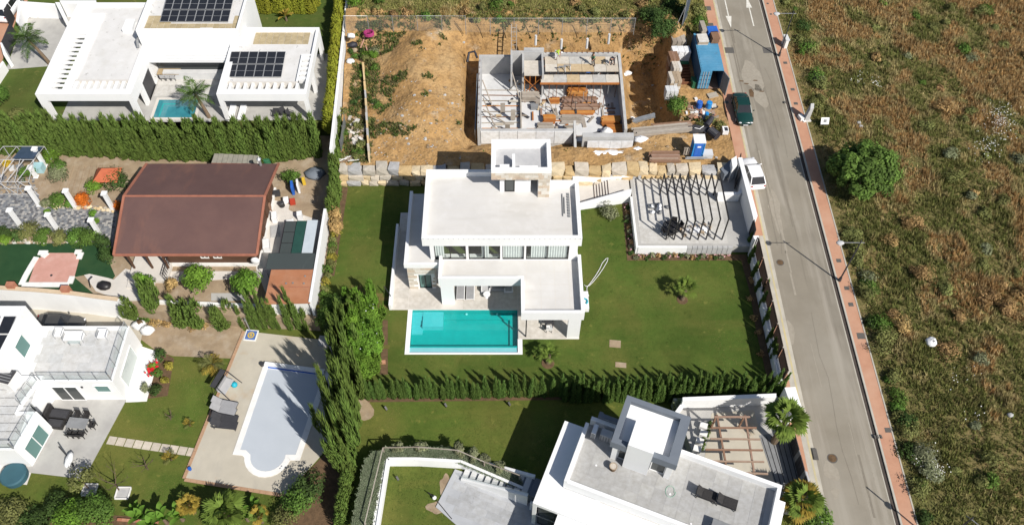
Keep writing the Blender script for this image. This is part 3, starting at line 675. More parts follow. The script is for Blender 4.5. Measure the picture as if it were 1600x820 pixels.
# wild field to the right of the road
def field_z(x, y): return road_z(y)+.05+.35*nz(x,y,.13)*min(1,max(0,(x-32)/3))+.12*nz(x,y,.55,3)*min(1,max(0,(x-32.2)))
def grid(name, xs, ys, fz, mat, kind='structure', warp=0.0):
    nx, ny = len(xs), len(ys); X, Y = np.meshgrid(xs, ys, indexing='ij')
    Z = np.array([[fz(x,y) for y in ys] for x in xs]); X = X-warp*(Y-59)*np.clip((-14-X)/2.7,0,1); V = np.stack([X,Y,Z], 2).reshape(-1,3)
    i, j = np.meshgrid(np.arange(nx-1), np.arange(ny-1), indexing='ij'); b = (i*ny+j).ravel()
    F = np.stack([b, b+ny, b+ny+1, b+1], 1)
    me = npmesh(name, V, F, mat); me.polygons.foreach_set('use_smooth', [True]*len(me.polygons))
    o = link(name, me); o['kind'] = kind; return o
grid('field', list(np.arange(XW+.05,72,.8))+[80,100,130,160], list(np.arange(-30,100,.8))+[110,130,160,190], field_z, DIRTG)

# construction lot: mound, pit and the bank behind
def sst(a, b, x): t = min(1,max(0,(x-a)/(b-a))); return t*t*(3-2*t)
PIT = (-2.9, 13.3, 61.9, 74.0)
def bank(x, y):
    far = 4.6+.03*(y-78); side = road_z(y)+.05
    return far+(side-far)*sst(18.5, 23.5, x)
def lot_z(x, y):
    w = nz(x,y,.35,1)*.35+nz(x,y,1.1,4)*.14+nz(x,y,3.0,7)*.05
    z = 2.0
    z += 1.9*math.exp(-((x+9.0)/3.4)**2)*sst(58.3, 66, y)                   # spoil mound on the left
    z += .9*sst(66,73,y)*sst(-1,-6,x)
    b = bank(x,y); z = z+(b-z)*sst(73.5+1.0*(x < -4), 77.3, y)
    if x > 13: z = z+((road_z(y)+.0)-z)*sst(17,21,x)*(1-sst(73.5,77.3,y))
    # the pit
    inx = sst(-4.6,-3.9,x)*(1-sst(17.3,19.0,x)); iny = sst(60.6,61.8,y)*(1-sst(75.0,77.2,y))
    if x > 13.4: iny = sst(63.2,65.5,y)*(1-sst(76.0,78.5,y))
    z = z+((.55 if x < 13.2 else .55-2.1*sst(13.2,14.4,x))-z)*inx*iny
    if x < 4 and y < 62.5: z = z+(1.5-z)*sst(-4.5,-3.0,x)*(1-sst(61.5,62.4,y))*.8
    edge = min(1, max(0,(y-58.6)/.7))
    return z+w*edge
grid('earth', list(np.arange(-16.75,23.75,.3))+[23.74], list(np.arange(58.2,79.6,.3)), lot_z, DIRT, warp=.05)
def back_z(x, y): return bank(x,y)+.16*nz(x,y,.2,2)-(.0 if y > 80 else 0)
grid('meadow', list(np.arange(-16.55,23.74,.8))+[23.74], list(np.arange(79.3,92,.8))+[100,120,150], back_z, DIRTG, warp=.055)

# ------------------------------------------------------------------ grass and weeds that nobody could count
def scatter(n, x0, x1, y0, y1, keep=None):
    x = x0+(x1-x0)*RNG.random(n); y = y0+(y1-y0)*RNG.random(n)
    if keep is not None:
        k = np.array([keep(a,b) for a, b in zip(x,y)]); x, y = x[k], y[k]
    return np.stack([x,y],1)
def inview(x, y):   # anything the photograph, or one from a step aside, could see
    k = y*math.cos(CTH)+CH*math.sin(CTH); return abs(x)*CF/k < 980
CB = np.array([(.38,.235,.095),(.43,.29,.135),(.31,.19,.08),(.42,.325,.17)]); CG = np.array([(.175,.185,.055),(.135,.155,.045),(.20,.20,.068),(.25,.225,.09)])
CL = np.array([(.33,.28,.12),(.39,.325,.155)])
def fieldcol(XY, browny=0.0):
    c = np.zeros((len(XY),3)); h = np.zeros(len(XY))
    for i, (x, y) in enumerate(XY):
        f = nz(x,y,.07,5)*1.0+nz(x,y,.25,9)*1.1+nz(x,y,.8,2)*.6+browny+min(.4,max(-.5,(x-43)*.026))+(y-58)*.013
        if f > .24: c[i] = CB[RNG.integers(4)]; h[i] = .55
        elif f > .02: c[i] = CL[RNG.integers(2)]; h[i] = .5
        else: c[i] = CG[RNG.integers(4)]; h[i] = .42
        h[i] *= 1+.9*nz(x,y,.4,12); c[i] *= 1.08*(1+.38*nz(x,y,.9,20))
    return c, np.clip(h,.15,1.1)
XY = scatter(60000, XW+.1, 72, 15, 96, inview); C_, H_ = fieldcol(XY)
H_ *= np.clip((XY[:,0]-XW)/1.5, .3, 1)
link('wild_grass', tuft_mesh('wild_grass', XY, np.array([field_z(x,y) for x,y in XY]), H_, C_, 9, .045, .75))['kind'] = 'stuff'
XY = scatter(15000, -16.4, 23.6, 78.0, 93, inview); C_, H_ = fieldcol(XY, -.45)
C_ = C_*.8+np.array([.26,.24,.08])*.45; H_ *= .7
link('meadow_grass', tuft_mesh('meadow_grass', XY, np.array([(back_z if y > 79.5 else lot_z)(x,y) for x,y in XY]), H_, C_, 7, .05, .6))['kind'] = 'stuff'
def weedy(x, y):
    if y > 76.3 and RNG.random() < .35 and x > -14: return nz(x,y,.5,3) > -.1 or y > 77.6
    if x < -13.4: return nz(x,y,.4,1) > -.4 and y < 77.5
    if -14 < x < -9 and 60 < y < 76: return nz(x,y,.45,8) > .12+.08*abs(x+12.5)
    return nz(x,y,.8,8) > .52 and not (PIT[0]-1.5 < x < PIT[1]+5 and PIT[2]-1 < y < PIT[3]+2)
XY = scatter(26000, -16.4, 23.4, 58.6, 79.4, weedy); m = len(XY)
C_ = np.array([(.085,.125,.03),(.065,.10,.024),(.14,.15,.05),(.17,.15,.07)])[RNG.integers(0,4,m)]
link('weeds', tuft_mesh('weeds', XY, np.array([lot_z(x,y) for x,y in XY]), .14+.3*RNG.random(m), C_, 6, .085, .9))['kind'] = 'stuff'
# short lawn blades: dry and lush patches of the mown grass
LA = []
for (n_, xa, xb, ya, yb, z_, kp, gr) in ((30000,-16.6,23.2,34.3,57.4,ZB,lambda x,y: not(-8.8 < x < 1.7 and 37.4 < y < 42.3) and not (x < -13 and y < 41.3) and not (-10.3 < x < 6.8 and y > 39.1),0),
        (16000,-12.7,9,20,33.3,ZE,None,.3),(16000,-42,-17,23,38.3,ZC,lambda x,y: not(x < -32.9 and y > 33.8),.4),(8000,-60,-18,64.6,84,ZA,lambda x,y: not(-47.5 < x < -18.5 and y < 75.2),-.2)):
    XY = scatter(n_, xa, xb, ya, yb, kp); Z_ = np.full(len(XY), z_+.01); c = np.zeros((len(XY),3))
    for i, (x,y) in enumerate(XY):
        f = nz(x,y,.12,31)*1.0+nz(x,y,.45,33)*.7+nz(x*.4,y*1.6,.8,35)*.5+gr*.5
        c[i] = (.20,.185,.062) if f > .55 else (.145,.16,.042) if f > .2 else (.085,.125,.026) if f > -.25 else (.055,.09,.02)
    LA.append((XY,Z_,c))
o = link('lawn_grass', tuft_mesh('lawn_grass', np.concatenate([a[0] for a in LA]), np.concatenate([a[1] for a in LA]), np.full(sum(len(a[0]) for a in LA),.075), np.concatenate([a[2] for a in LA]), 4, .035, 1.6)); o['kind'] = 'stuff'
# stones strewn over the spoil heap
mb = MB(); g = random.Random(3)
for i in range(420):
    x = g.uniform(-15,-4.2) if i < 300 else g.uniform(13.5,23); y = g.gauss(62.5,2.8) if i < 250 else g.uniform(59,76)
    if not 58.4 < y < 77: continue
    s = g.choice((.04,.05,.05,.06,.08,.14)); mb.ell((x,y,lot_z(x,y)+s*.3), s*1.4, s, s*.8, 5, 3, .3, g.randrange(3), i)
struct('scattered_stones', mb, [SAND, CONC, SAND], kind='stuff')
for k, (cx, cy, rr, nn) in enumerate(((1556,190,26,170),(1540,232,28,90),(1340,130,12,18),(1368,137,10,22),(1440,715,18,200),(1452,738,20,150),(1570,205,30,60),(1500,590,30,16),(1520,650,22,10))):
    pts = []
    for _ in range(nn):
        a = PR(cx+random.gauss(0,rr*.45), cy+random.gauss(0,rr*.4)); pts.append((a.x,a.y,field_z(a.x,a.y)+random.uniform(.3,.75)))
    o = link('wild_flowers', flower_mesh('wild_flowers', np.array(pts), .042 if k != 4 else .055, (.75,.75,.72))); o['kind'] = 'stuff'
# ------------------------------------------------------------------ building helpers
def window(par, p0, p1, z0, z1, n=2, frame=BLACK, glass=WGLASS, fw=.07, depth=.10, out=.0, curtain=None, name='window', back=True):
    p0 = Vector((*p0[:2],0)); p1 = Vector((*p1[:2],0)); d = (p1-p0); L = d.length; d.normalize(); nn = Vector((d.y,-d.x,0))
    def pt(s, o, z): q = p0+d*s+nn*o; return (q.x,q.y,z)
    mb = MB()
    def bar(s0, s1, za, zb, o0=out-depth, o1=out+.02):
        vs = [pt(s0,o0,za),pt(s1,o0,za),pt(s1,o1,za),pt(s0,o1,za),pt(s0,o0,zb),pt(s1,o0,zb),pt(s1,o1,zb),pt(s0,o1,zb)]
        mb.add(vs, [(0,1,2,3),(7,6,5,4),(4,5,1,0),(5,6,2,1),(6,7,3,2),(7,4,0,3)])
    bar(0,L,z0,z0+fw); bar(0,L,z1-fw,z1)
    for i in range(n+1):
        s = L*i/n; bar(max(0,s-fw/2) if 0 < i < n else (0 if i == 0 else L-fw), min(L,s+fw/2) if 0 < i < n else (fw if i == 0 else L), z0+fw, z1-fw)
    w = ob(name, mb, [frame], par)
    for i in range(n):
        s0 = L*i/n+fw/2; s1 = L*(i+1)/n-fw/2; o = out-depth*.5
        ob('pane', MB().quad(pt(s0,o,z0+fw),pt(s1,o,z0+fw),pt(s1,o,z1-fw),pt(s0,o,z1-fw)), [glass], w)
    for (a, b) in (curtain or []):
        c = MB(); k = max(4,int((b-a)*L/.11)); row = []
        for i in range(k+1):
            s = L*(a+(b-a)*i/k); o = out-depth-.07+.03*(-1)**i; row.append((s,o))
        for i in range(k): c.quad(pt(*row[i],z0+.05),pt(*row[i+1],z0+.05),pt(*row[i+1],z1-.02),pt(*row[i],z1-.02))
        ob('curtain', c, [CURT], w)
    return w
def wall(mb, p0, p1, t, z0, z1, opens=(), m=0):
    """wall from p0 to p1, thickness t behind its face, with rectangular openings (s0,s1,za,zb)"""
    p0 = Vector((*p0[:2],0)); p1 = Vector((*p1[:2],0)); d = p1-p0; L = d.length; d.normalize(); nn = Vector((d.y,-d.x,0))
    def blk(s0, s1, za, zb):
        if s1-s0 < .004 or zb-za < .004: return
        q = [p0+d*s0, p0+d*s1, p0+d*s1-nn*t, p0+d*s0-nn*t]
        mb.add([(a.x,a.y,z) for z in (za,zb) for a in q], [(3,2,1,0),(4,5,6,7),(0,1,5,4),(1,2,6,5),(2,3,7,6),(3,0,4,7)], m)
    s = 0
    for (a, b, za, zb) in sorted(opens):
        blk(s,a,z0,z1); blk(a,b,z0,za); blk(a,b,zb,z1); s = b
    blk(s,L,z0,z1)
def rect(x0, x1, y0, y1): return [(x0,y0),(x1,y0),(x1,y1),(x0,y1)]
def cladding(par, p0, p1, z0, z1, opens=(), h=.22, seed=0, th=.03, mat=None):
    """stone tiles laid on a wall face, each a part"""
    g = random.Random(seed); p0 = Vector((*p0[:2],0)); p1 = Vector((*p1[:2],0)); d = p1-p0; L = d.length; d.normalize(); nn = Vector((d.y,-d.x,0))
    z = z0
    while z < z1-.05:
        hh = min(h*g.uniform(.8,1.3), z1-z); s = 0
        while s < L-.02:
            w = min(g.uniform(.3,.85), L-s)
            if L-s-w < .15: w = L-s
            if not any(s < b-.02 and s+w > a+.02 and z < zb-.02 and z+hh > za+.02 for (a,b,za,zb) in opens):
                q = [p0+d*(s+.006), p0+d*(s+w-.006)]; o = th*g.uniform(.5,1.4)
                vs = [(a.x+nn.x*k,a.y+nn.y*k,zz) for zz in (z+.006,z+hh-.006) for (a,k) in ((q[0],o),(q[1],o),(q[1],-.01),(q[0],-.01))]
                ob('stone_tile', MB().add(vs, [(3,2,1,0),(4,5,6,7),(0,1,5,4),(1,2,6,5),(2,3,7,6),(3,0,4,7)]), [mat or CLAD], par)
            s += w
        z += hh
def table(name, label, c, sx, sy, h, rz, top, legm, group=None, round_=False, glassm=None):
    e = thing(name, label, 'table', c, group, rz)
    m = MB()
    if round_: m.cyl((0,0,h-.05), sx/2, sx/2, .05, 20)
    else: m.obox((0,0,h-.05), sx, sy, .05)
    local('tabletop', new_mesh('tabletop', m.v, m.f, None, [top]), e, Matrix())
    if round_:
        m = MB(); m.cyl((0,0,0), sx*.28, sx*.25, .03, 12); m.cyl((0,0,.03), .05, .05, h-.08, 8); local('pedestal', new_mesh('pedestal', m.v, m.f, None, [legm]), e, Matrix())
    else:
        l = MB().obox((0,0,0), .07, .07, h-.05); lm = new_mesh('leg', l.v, l.f, None, [legm])
        for i in (-1,1):
            for j in (-1,1): local('leg', lm, e, Matrix.Translation((i*(sx/2-.08), j*(sy/2-.08), 0)))
    return e
def chair(name, label, c, rz, seat, frame, group=None, w=.55, arms=True):
    e = thing(name, label, 'chair', c, group, rz)
    def L_(nm, m, mt): local(nm, new_mesh(nm, m.v, m.f, None, [mt]), e, Matrix())
    L_('seat', MB().obox((0,0,.42), w, w*.95, .06), seat); L_('backrest', MB().add([(-w/2,w*.44,.48),(w/2,w*.44,.48),(w/2,w*.5,.48),(-w/2,w*.5,.48),(-w/2,w*.58,.92),(w/2,w*.58,.92),(w/2,w*.64,.92),(-w/2,w*.64,.92)], [(3,2,1,0),(4,5,6,7),(0,1,5,4),(1,2,6,5),(2,3,7,6),(3,0,4,7)]), seat)
    l = MB().obox((0,0,0), .045, .045, .42); lm = new_mesh('leg', l.v, l.f, None, [frame])
    for i in (-1,1):
        for j in (-1,1): local('leg', lm, e, Matrix.Translation((i*(w/2-.04), j*(w/2-.05), 0)))
        if arms: L_('armrest', MB().obox((i*w/2,-.02,.62), .05, w*.9, .04).obox((i*w/2,-w*.4,.42), .04, .04, .2), frame)
    return e
def lounger(name, label, c, rz, fab, frame, group=None, back=35, L=2.0, w=.68):
    e = thing(name, label, 'sun lounger', c, group, rz)
    def L_(nm, m, mt): return local(nm, new_mesh(nm, m.v, m.f, None, [mt]), e, Matrix())
    f = MB()
    for s in (-1,1): f.box(s*w/2-.03,s*w/2+.03,-L*.62,L*.38,.27,.33)
    f.box(-w/2+.03,w/2-.03,-L*.62,-L*.62+.05,.27,.33); f.box(-w/2+.03,w/2-.03,L*.38-.05,L*.38,.27,.33); L_('frame', f, frame)
    L_('seat', MB().box(-w/2+.03,w/2-.03,-L*.61,L*.06,.30,.36), fab)
    b = R(back); l = L*.40; bb = MB(); bb.add([(-w/2+.03,L*.07,.32),(w/2-.03,L*.07,.32),(w/2-.03,L*.07+l*math.cos(b),.32+l*math.sin(b)),(-w/2+.03,L*.07+l*math.cos(b),.32+l*math.sin(b)),
        (-w/2+.03,L*.07,.37),(w/2-.03,L*.07,.37),(w/2-.03,L*.07+l*math.cos(b),.38+l*math.sin(b)),(-w/2+.03,L*.07+l*math.cos(b),.38+l*math.sin(b))], [(3,2,1,0),(4,5,6,7),(0,1,5,4),(1,2,6,5),(2,3,7,6),(3,0,4,7)]); L_('backrest', bb, fab)
    l = MB().obox((0,0,0), .05, .05, .27); lm = new_mesh('leg', l.v, l.f, None, [frame])
    for i in (-1,1):
        for y in (-L*.56, L*.3): local('leg', lm, e, Matrix.Translation((i*(w/2), y, 0)))
    return e
def armchair(name, label, c, rz, body, cush, group=None, w=.85, seats=1, cat='armchair'):
    e = thing(name, label, cat, c, group, rz); W = w*seats
    def L_(nm, m, mt): local(nm, new_mesh(nm, m.v, m.f, None, [mt]), e, Matrix())
    L_('base', MB().box(-W/2,W/2,-.42,.34,.06,.30), body); L_('backrest', MB().box(-W/2,W/2,.34,.46,.06,.72), body)
    for s in (-1,1): L_('armrest', MB().box(s*W/2-(.12 if s > 0 else 0),s*W/2+(.12 if s < 0 else 0),-.42,.338,.303,.56), body)
    for i in range(seats):
        x0 = -W/2+.13+(W-.26)*i/seats; L_('cushion', MB().box(x0+.01,x0+(W-.26)/seats-.01,-.40,.33,.303,.43), cush)
    l = MB().obox((0,0,0), .05, .05, .06); lm = new_mesh('leg', l.v, l.f, None, [body])
    for i in (-1,1):
        for j in (-.36,.38): local('leg', lm, e, Matrix.Translation((i*(W/2-.06), j, 0)))
    return e

# ------------------------------------------------------------------ the white villa with the turquoise pool
V = thing('white_villa', 'large white two-storey flat-roofed villa behind the turquoise pool, with stone-clad roof tower', 'villa', (0,46,0))
# ground floor
gf = MB()
wall(gf, (-8.7,44.5), (-6.25,44.5), .25, 0, 3.5, [(.95,2.1,.05,2.3)])
gf.box(-8.7,-8.45,44.75,53.0,0,3.5); gf.box(-8.45,6.7,52.75,53.0,0,3.5)
gf.box(-6.5,-6.25,44.75,46.0,0,3.5); wall(gf, (-6.25,46.0), (1.6,46.0), .2, 0, 3.2, [(.4,3.6,.05,2.6),(4.0,7.5,.05,2.6)])
gf.box(6.45,6.7,45.4,52.75,0,3.5); gf.box(1.6,6.45,46.0,46.2,0,3.2); gf.box(5.6,6.7,39.2,39.5,0,3.1); gf.box(6.45,6.7,39.5,45.4,0,.25)
ob('ground_floor_wall', gf, [WHITE], V)
ob('portal_leg', MB().box(-5.62,-4.45,42.76,43.06,0,3.2), [WHITE], V)
cladding(V, (-8.7,44.5), (-6.25,44.5), .05, 3.45, [(.95,2.1,0,2.3)], .3, 2)
window(V, (-7.75,44.6), (-6.6,44.6), .05, 2.3, 2, BLACK, GGLASS, depth=.12)
window(V, (-5.85,46.02), (-2.65,46.02), .05, 2.6, 2, BLACK, DGLASS); window(V, (-2.25,46.02), (1.25,46.02), .05, 2.6, 2, BLACK, DGLASS)
ob('post', MB().box(1.92,2.02,39.28,39.38,.1,3.1), [BLACK], V)
# lower roof decks with their parapets
deck = [(-5.75,42.72),(1.5,42.72),(1.5,39.16),(6.9,39.16),(6.9,45.35),(-5.75,45.35)]
ob('deck_roof', MB().prism(deck, 3.12, 3.5, 0, 1).prism([(-8.9,44.42),(-5.76,44.42),(-5.76,53.05),(-8.9,53.05)], 3.46, 3.58, 0, 1), [WHITE, ROOFW], V)
par = MB()
for (x0,x1,y0,y1,zt) in ((-5.75,1.5,42.72,43.0,4.25),(1.5,1.78,39.16,43.0,4.25),(1.78,6.9,39.16,39.44,4.25),(6.62,6.9,39.44,45.34,4.25),(-5.75,-5.47,43.0,45.2,4.25),
    (-8.9,-8.62,44.42,53.05,4.0),(-8.62,-5.76,44.42,44.66,4.0)): par.box(x0,x1,y0,y1,3.502 if x0 > -6 else 3.582,zt)
ob('deck_parapet', par, [WHITE], V)
# upper storey
XS = [(P(u0,395,4.7).x, P(u1,395,4.7).x) for u0,u1 in ((678.5,728),(732,781.5),(785,819),(822,889))]
up = MB(); wall(up, (-6.55,45.3), (6.55,45.3), .25, 3.5, 5.85, [(a+6.55,b+6.55,3.58,5.78) for a,b in XS])
up.box(-6.55,-6.3,45.55,52.5,3.5,5.85); up.box(6.3,6.55,45.55,51.6,3.5,5.85); up.box(-6.3,4.1,52.25,52.5,3.5,5.85); up.box(3.9,6.3,51.3,51.6,3.5,5.85)
ob('storey_wall', up, [WHITE], V)
ob('partition', MB().box(-6.3,6.3,48.2,48.35,3.502,5.84), [INT], V)
for (a,b),cu,n in zip(XS, ([(0.02,.30)],[(.42,.64)],[(0.03,.97)],[(.12,.97)]), (2,2,1,2)):
    window(V, (a,45.34), (b,45.34), 3.58, 5.78, n, BLACK, WGLASS, depth=.10, curtain=cu)
ro = [(-7.13,45.08),(6.82,45.08),(6.82,51.8),(4.3,51.8),(4.3,53.1),(-7.13,53.1)]
ob('flat_roof', MB().prism(ro, 5.85, 6.35, 0, 1), [WHITE, ROOFW], V)
ob('roof_parapet', MB().ring(ro, .34, 6.352, 6.95), [WHITE], V)
for i in range(3): ob('membrane_seam', MB().box(-6.75,6.45,47.0+1.7*i,47.02+1.7*i,6.352,6.355), [PAVE], V)
for i in range(4): ob('membrane_seam', MB().box(2.0+1.25*i,2.03+1.25*i,39.5,45.2,3.502,3.507), [PAVE], V)
for y in (41.2,42.6,44.0): ob('membrane_seam', MB().box(1.8,6.6,y,y+.03,3.508,3.512), [PAVE], V)
for (x,y) in ((-6.5,45.7),(6.1,45.7),(0,45.6)): ob('roof_drain', MB().cyl((x,y,6.358),.1,.1,.02,8), [GREY], V)
fl = MB()
for i in range(32): fl.box(-7.0+i*.44,-6.97+i*.44,45.02,45.06,6.86,6.9)
for i in range(14): fl.box(6.6,6.63,45.4+i*.45,45.43+i*.45,6.953,6.99)
o = ob('edge_clips', fl, [GREY], V); o['kind'] = 'stuff'
for x,l,n in ((5.28,2.6,1),(5.45,2.2,1)):
    ob('roof_pipe', MB().tube([(x,48.0+.3*(x>5.4),6.42),(x+.03,48.0+l,6.42)], .045, 6), [GREY], V)
for i in range(9): ob('roof_support', MB().box(5.75,5.95,47.9+i*.32,48.1+i*.32,6.352,6.47), [GREY], V)
# tower
tw = MB(); tw.box(-.35,2.45,50.95,53.0,6.352,8.75); ob('tower_wall', tw, [WHITE], V)
ob('tower_pillar', MB().box(3.08,4.12,50.28,53.0,6.352,8.75), [WHITE2], V); cladding(V, (3.08,50.28), (4.12,50.28), 6.36, 8.74, (), .34, 5)
window(V, (.1,50.93), (1.0,50.93), 6.4, 8.55, 1, BLACK, DGLASS, out=.02, depth=.06)
ob('tower_roof', MB().box(-1.1,4.2,50.22,53.98,8.752,9.25), [WHITE], V)
cladding(V, (-1.1,50.22), (4.2,50.22), 8.76, 9.62, (), .26, 9)
ob('tower_parapet', MB().ring(rect(-1.1,4.2,50.22,53.98), .36, 9.252, 10.0), [WHITE], V)
ob('tower_floor', MB().box(1.35,2.95,50.62,53.2,9.252,9.27).box(-.7,3.8,50.62,53.55,9.251,9.258), [LGREY, ROOFG], V)
ob('chimney_block', MB().box(.75,1.0,50.62,51.9,9.26,10.3), [WHITE], V); ob('chimney_cap', MB().box(-.3,.45,50.62,50.95,9.26,9.85).box(-.35,.5,50.6,50.98,9.853,9.95), [PLASTW], V)
ob('roof_bench', MB().box(1.4,3.0,50.62,51.0,9.275,9.75), [WHITE], V)

# patio, walkway and pool
PZ = .10
patio = struct('patio', MB().prism([(-10.2,42.2),(1.3,42.2),(1.3,39.1),(6.72,39.1),(6.72,46.2),(-8.7,46.2),(-8.7,53.6),(-10.2,53.6)], -.5, PZ), [PAVE])
def tiles(par, poly_rect, z, sx, sy, mat, nm='paving_tile', gap=.012, th=.012, keep=None):
    x0,x1,y0,y1 = poly_rect; nx = max(1,round((x1-x0)/sx)); ny = max(1,round((y1-y0)/sy)); dx = (x1-x0)/nx; dy = (y1-y0)/ny
    m = MB().box(gap/2,dx-gap/2,gap/2,dy-gap/2,0,th); me = new_mesh(nm, m.v, m.f, None, [mat])
    for i in range(nx):
        for j in range(ny):
            x = x0+i*dx; y = y0+j*dy
            if keep and not keep(x+dx/2, y+dy/2): continue
            o = link(nm, me, par); o.location = (x,y,z) if par.type != 'EMPTY' else (x,y,z)
PAVT = random_ramp('patio_tile', [(.60,.565,.52),(.57,.54,.50),(.625,.59,.545)], bump=.003)
tiles(patio, (-8.7,1.25,42.25,45.95), PZ, 1.0, .92, PAVT, keep=lambda x,y: not(-5.9 < x < -4.2 and y < 43.2) and not (x < -6.2 and y > 44.4))
tiles(patio, (1.35,5.6,39.15,45.9), PZ, 1.05, .96, PAVT)
tiles(patio, (-10.1,-8.75,42.3,53.5), PZ, 1.3, 1.1, PAVT)
single('walkway_wall', MB().box(-10.42,-10.2,42.2,51.6,-.2,.85), [WHITE], 'low white wall along the walkway on the left of the turquoise-pool villa', 'wall')
po = thing('swimming_pool', 'turquoise infinity swimming pool in front of the white villa', 'swimming pool', (-3.5,40,0))
PX0,PX1,PY0,PY1 = -8.32,1.25,38.42,42.15
b = MB(); b.quad((PX0,PY0,-.8),(PX1,PY0,-.8),(PX1,PY1,-.8),(PX0,PY1,-.8)); ob('pool_floor', b, [POOLT], po)
w = MB(); w.box(PX0-.25,PX0,PY0-.1,PY1,-1.4,-.02).box(PX1,PX1+.25,PY0-.1,PY1,-1.4,-.02).box(PX0-.25,PX1+.25,PY1,PY1+.2,-1.4,-.02).box(PX0,PX1,PY0-.12,PY0,-1.4,-.035); ob('pool_wall', w, [POOLT], po)
ob('shelf', MB().box(-7.35,-5.5,40.55,42.14,-.79,-.22), [POOLL], po)
for i in range(5): ob('step', MB().box(PX0+.002,-7.352,42.14-.42*(i+1),42.14-.42*i,-.79,-.27-.09*i), [POOLL], po)
ob('corner_bench', MB().box(.55,1.248,PY0+.02,42.14,-.79,-.6).box(-5.49,.548,41.55,42.14,-.79,-.56), [POOLT], po)
ob('overflow_channel', MB().box(PX0-.25,PX1+.25,37.75,PY0-.122,-.35,-.10), [POOLL], po)
ob('channel_strip', MB().box(PX0-.2,PX1+.2,37.78,37.86,-.099,-.08), [M('channel_blue',(.06,.24,.40),.5,(.05,.2,.34),2)], po)
ob('water', MB().quad((PX0,PY0-.12,-.03),(PX1,PY0-.12,-.03),(PX1,PY1,-.03),(PX0,PY1,-.03)), [WATER], po)
cp = MB(); cp.box(-8.72,PX0-.002,37.55,42.2,-.5,.03).box(PX1+.002,1.66,37.55,39.08,-.5,.03).box(PX1+.002,1.29,39.08,42.2,-.5,.03).box(PX0,PX1,37.55,37.75,-.5,.03); ob('coping', cp, [WHITE], po)
for x in (-3.4,-.6): ob('inlet', MB().cyl((x,42.02,-.45), .1,.1,.06,10), [PLASTW], po)

# things on the patio
for x in (-3.95,-3.05):
    a = P(0,0); lounger('sun_lounger', 'grey sling sun lounger with white frame, %s one of the pair under the villa portal' % ('left' if x < -3.5 else 'right'), (x,44.35,PZ+.012), 0, FABG, PLASTW, 'loungers by the turquoise pool', 12)
armchair('garden_armchair', 'pale garden armchair in the sun beside the shaded sofa', (-1.65,44.4,PZ+.012), 0, PLASTW, LGREY, 'lounge chairs under the villa roof')
armchair('garden_armchair', 'pale garden armchair in the shade at the right end of the sofa', (.45,44.4,PZ+.012), 0, PLASTW, LGREY, 'lounge chairs under the villa roof')
armchair('garden_sofa', 'grey two-seat garden sofa in the shade under the villa roof', (-.6,44.6,PZ+.012), 0, LGREY, FABG, seats=2, w=.75, cat='sofa')
table('side_table', 'small round white side table in front of the pale armchair', (-1.55,43.55,PZ+.012), .65,.65,.5,0, PLASTW, PLASTW, round_=True)
table('dining_table', 'small dark square table under the right wing of the villa', (4.05,40.55,PZ+.012), .8,.7,.72,0, DARK, DARK)
chair('garden_chair', 'white garden chair under the right wing of the villa', (4.05,39.95,PZ+.012), math.pi, PLASTW, DARK)
e = MB(); e.box(6.95,7.75,42.0,43.9,0,.55); pb = single('pump_housing', e, [WHITE], 'low white box against the right wall of the villa', 'pump box')
e = MB(); pts = [(7.35+.28*math.cos(t), 42.75+.3*math.sin(t), .62) for t in [i*.5-1 for i in range(10)]]; e.tube(pts, .075, 6)
single('hose_coil', e, [TURQ], 'turquoise hose coil on the white pump box', 'hose')
h_ = [P(u,v,.05) for u,v in ((914,461),(917,464),(920,462),(917,455),(917,449),(924,440),(931,430),(937,420),(941,411),(947,404),(950,403),(949,408),(942,420),(935,430),(927,440),(921,446),(915,447),(913,445))]
single('pool_hose', MB().tube(h_, .028, 5), [PLASTW], 'pale looped pool hose lying on the lawn right of the villa', 'hose')
e = MB(); a = P(600,457,0); b_ = P(612,471,0); e.tube([a+Vector((0,0,.02)), a+Vector((.15,-.1,1.2)), b_+Vector((0,0,1.0)), b_+Vector((0,0,.1))], .03, 5)
single('garden_shower', e, [DARK], 'thin dark garden hose stand at the left corner of the patio', 'hose stand')

# stairs between villa and car court
CZ = .9
st = thing('garden_stairs', 'white walled outdoor staircase from the villa up to the pergola court', 'stairs', (9.5,55.5,0))
sw = MB(); a0 = P(905,323,0); a1 = P(991,300,CZ)
sw.prism([(6.95,53.9),(12.6,55.0),(12.6,55.25),(6.95,54.15)], -.1, lambda x,y: .75+(x-7)*.19); sw.prism([(6.95,57.2),(13.0,57.35),(13.0,57.6),(6.95,57.6)], -.1, 1.15)
ob('stair_wall', sw, [WHITE], st)
ob('landing', MB().box(7.0,9.15,54.4,57.2,-.1,.12), [PAVE], st); ob('landing', MB().box(10.75,12.6,55.26,57.25,-.1,CZ-.01), [PAVE], st)
for i in range(6): ob('step', MB().box(9.15+.267*i,9.15+.267*(i+1),54.7+.06*i,57.2,-.1,.12+.128*(i+1)), [PAVE], st); 
for i in range(6): ob('painted_step_shadow', MB().box(9.13+.267*i,9.155+.267*i,54.7+.06*i,57.2,.13,.11+.128*(i+1)), [RUST], st)  # brown strips painted where each step is in shadow
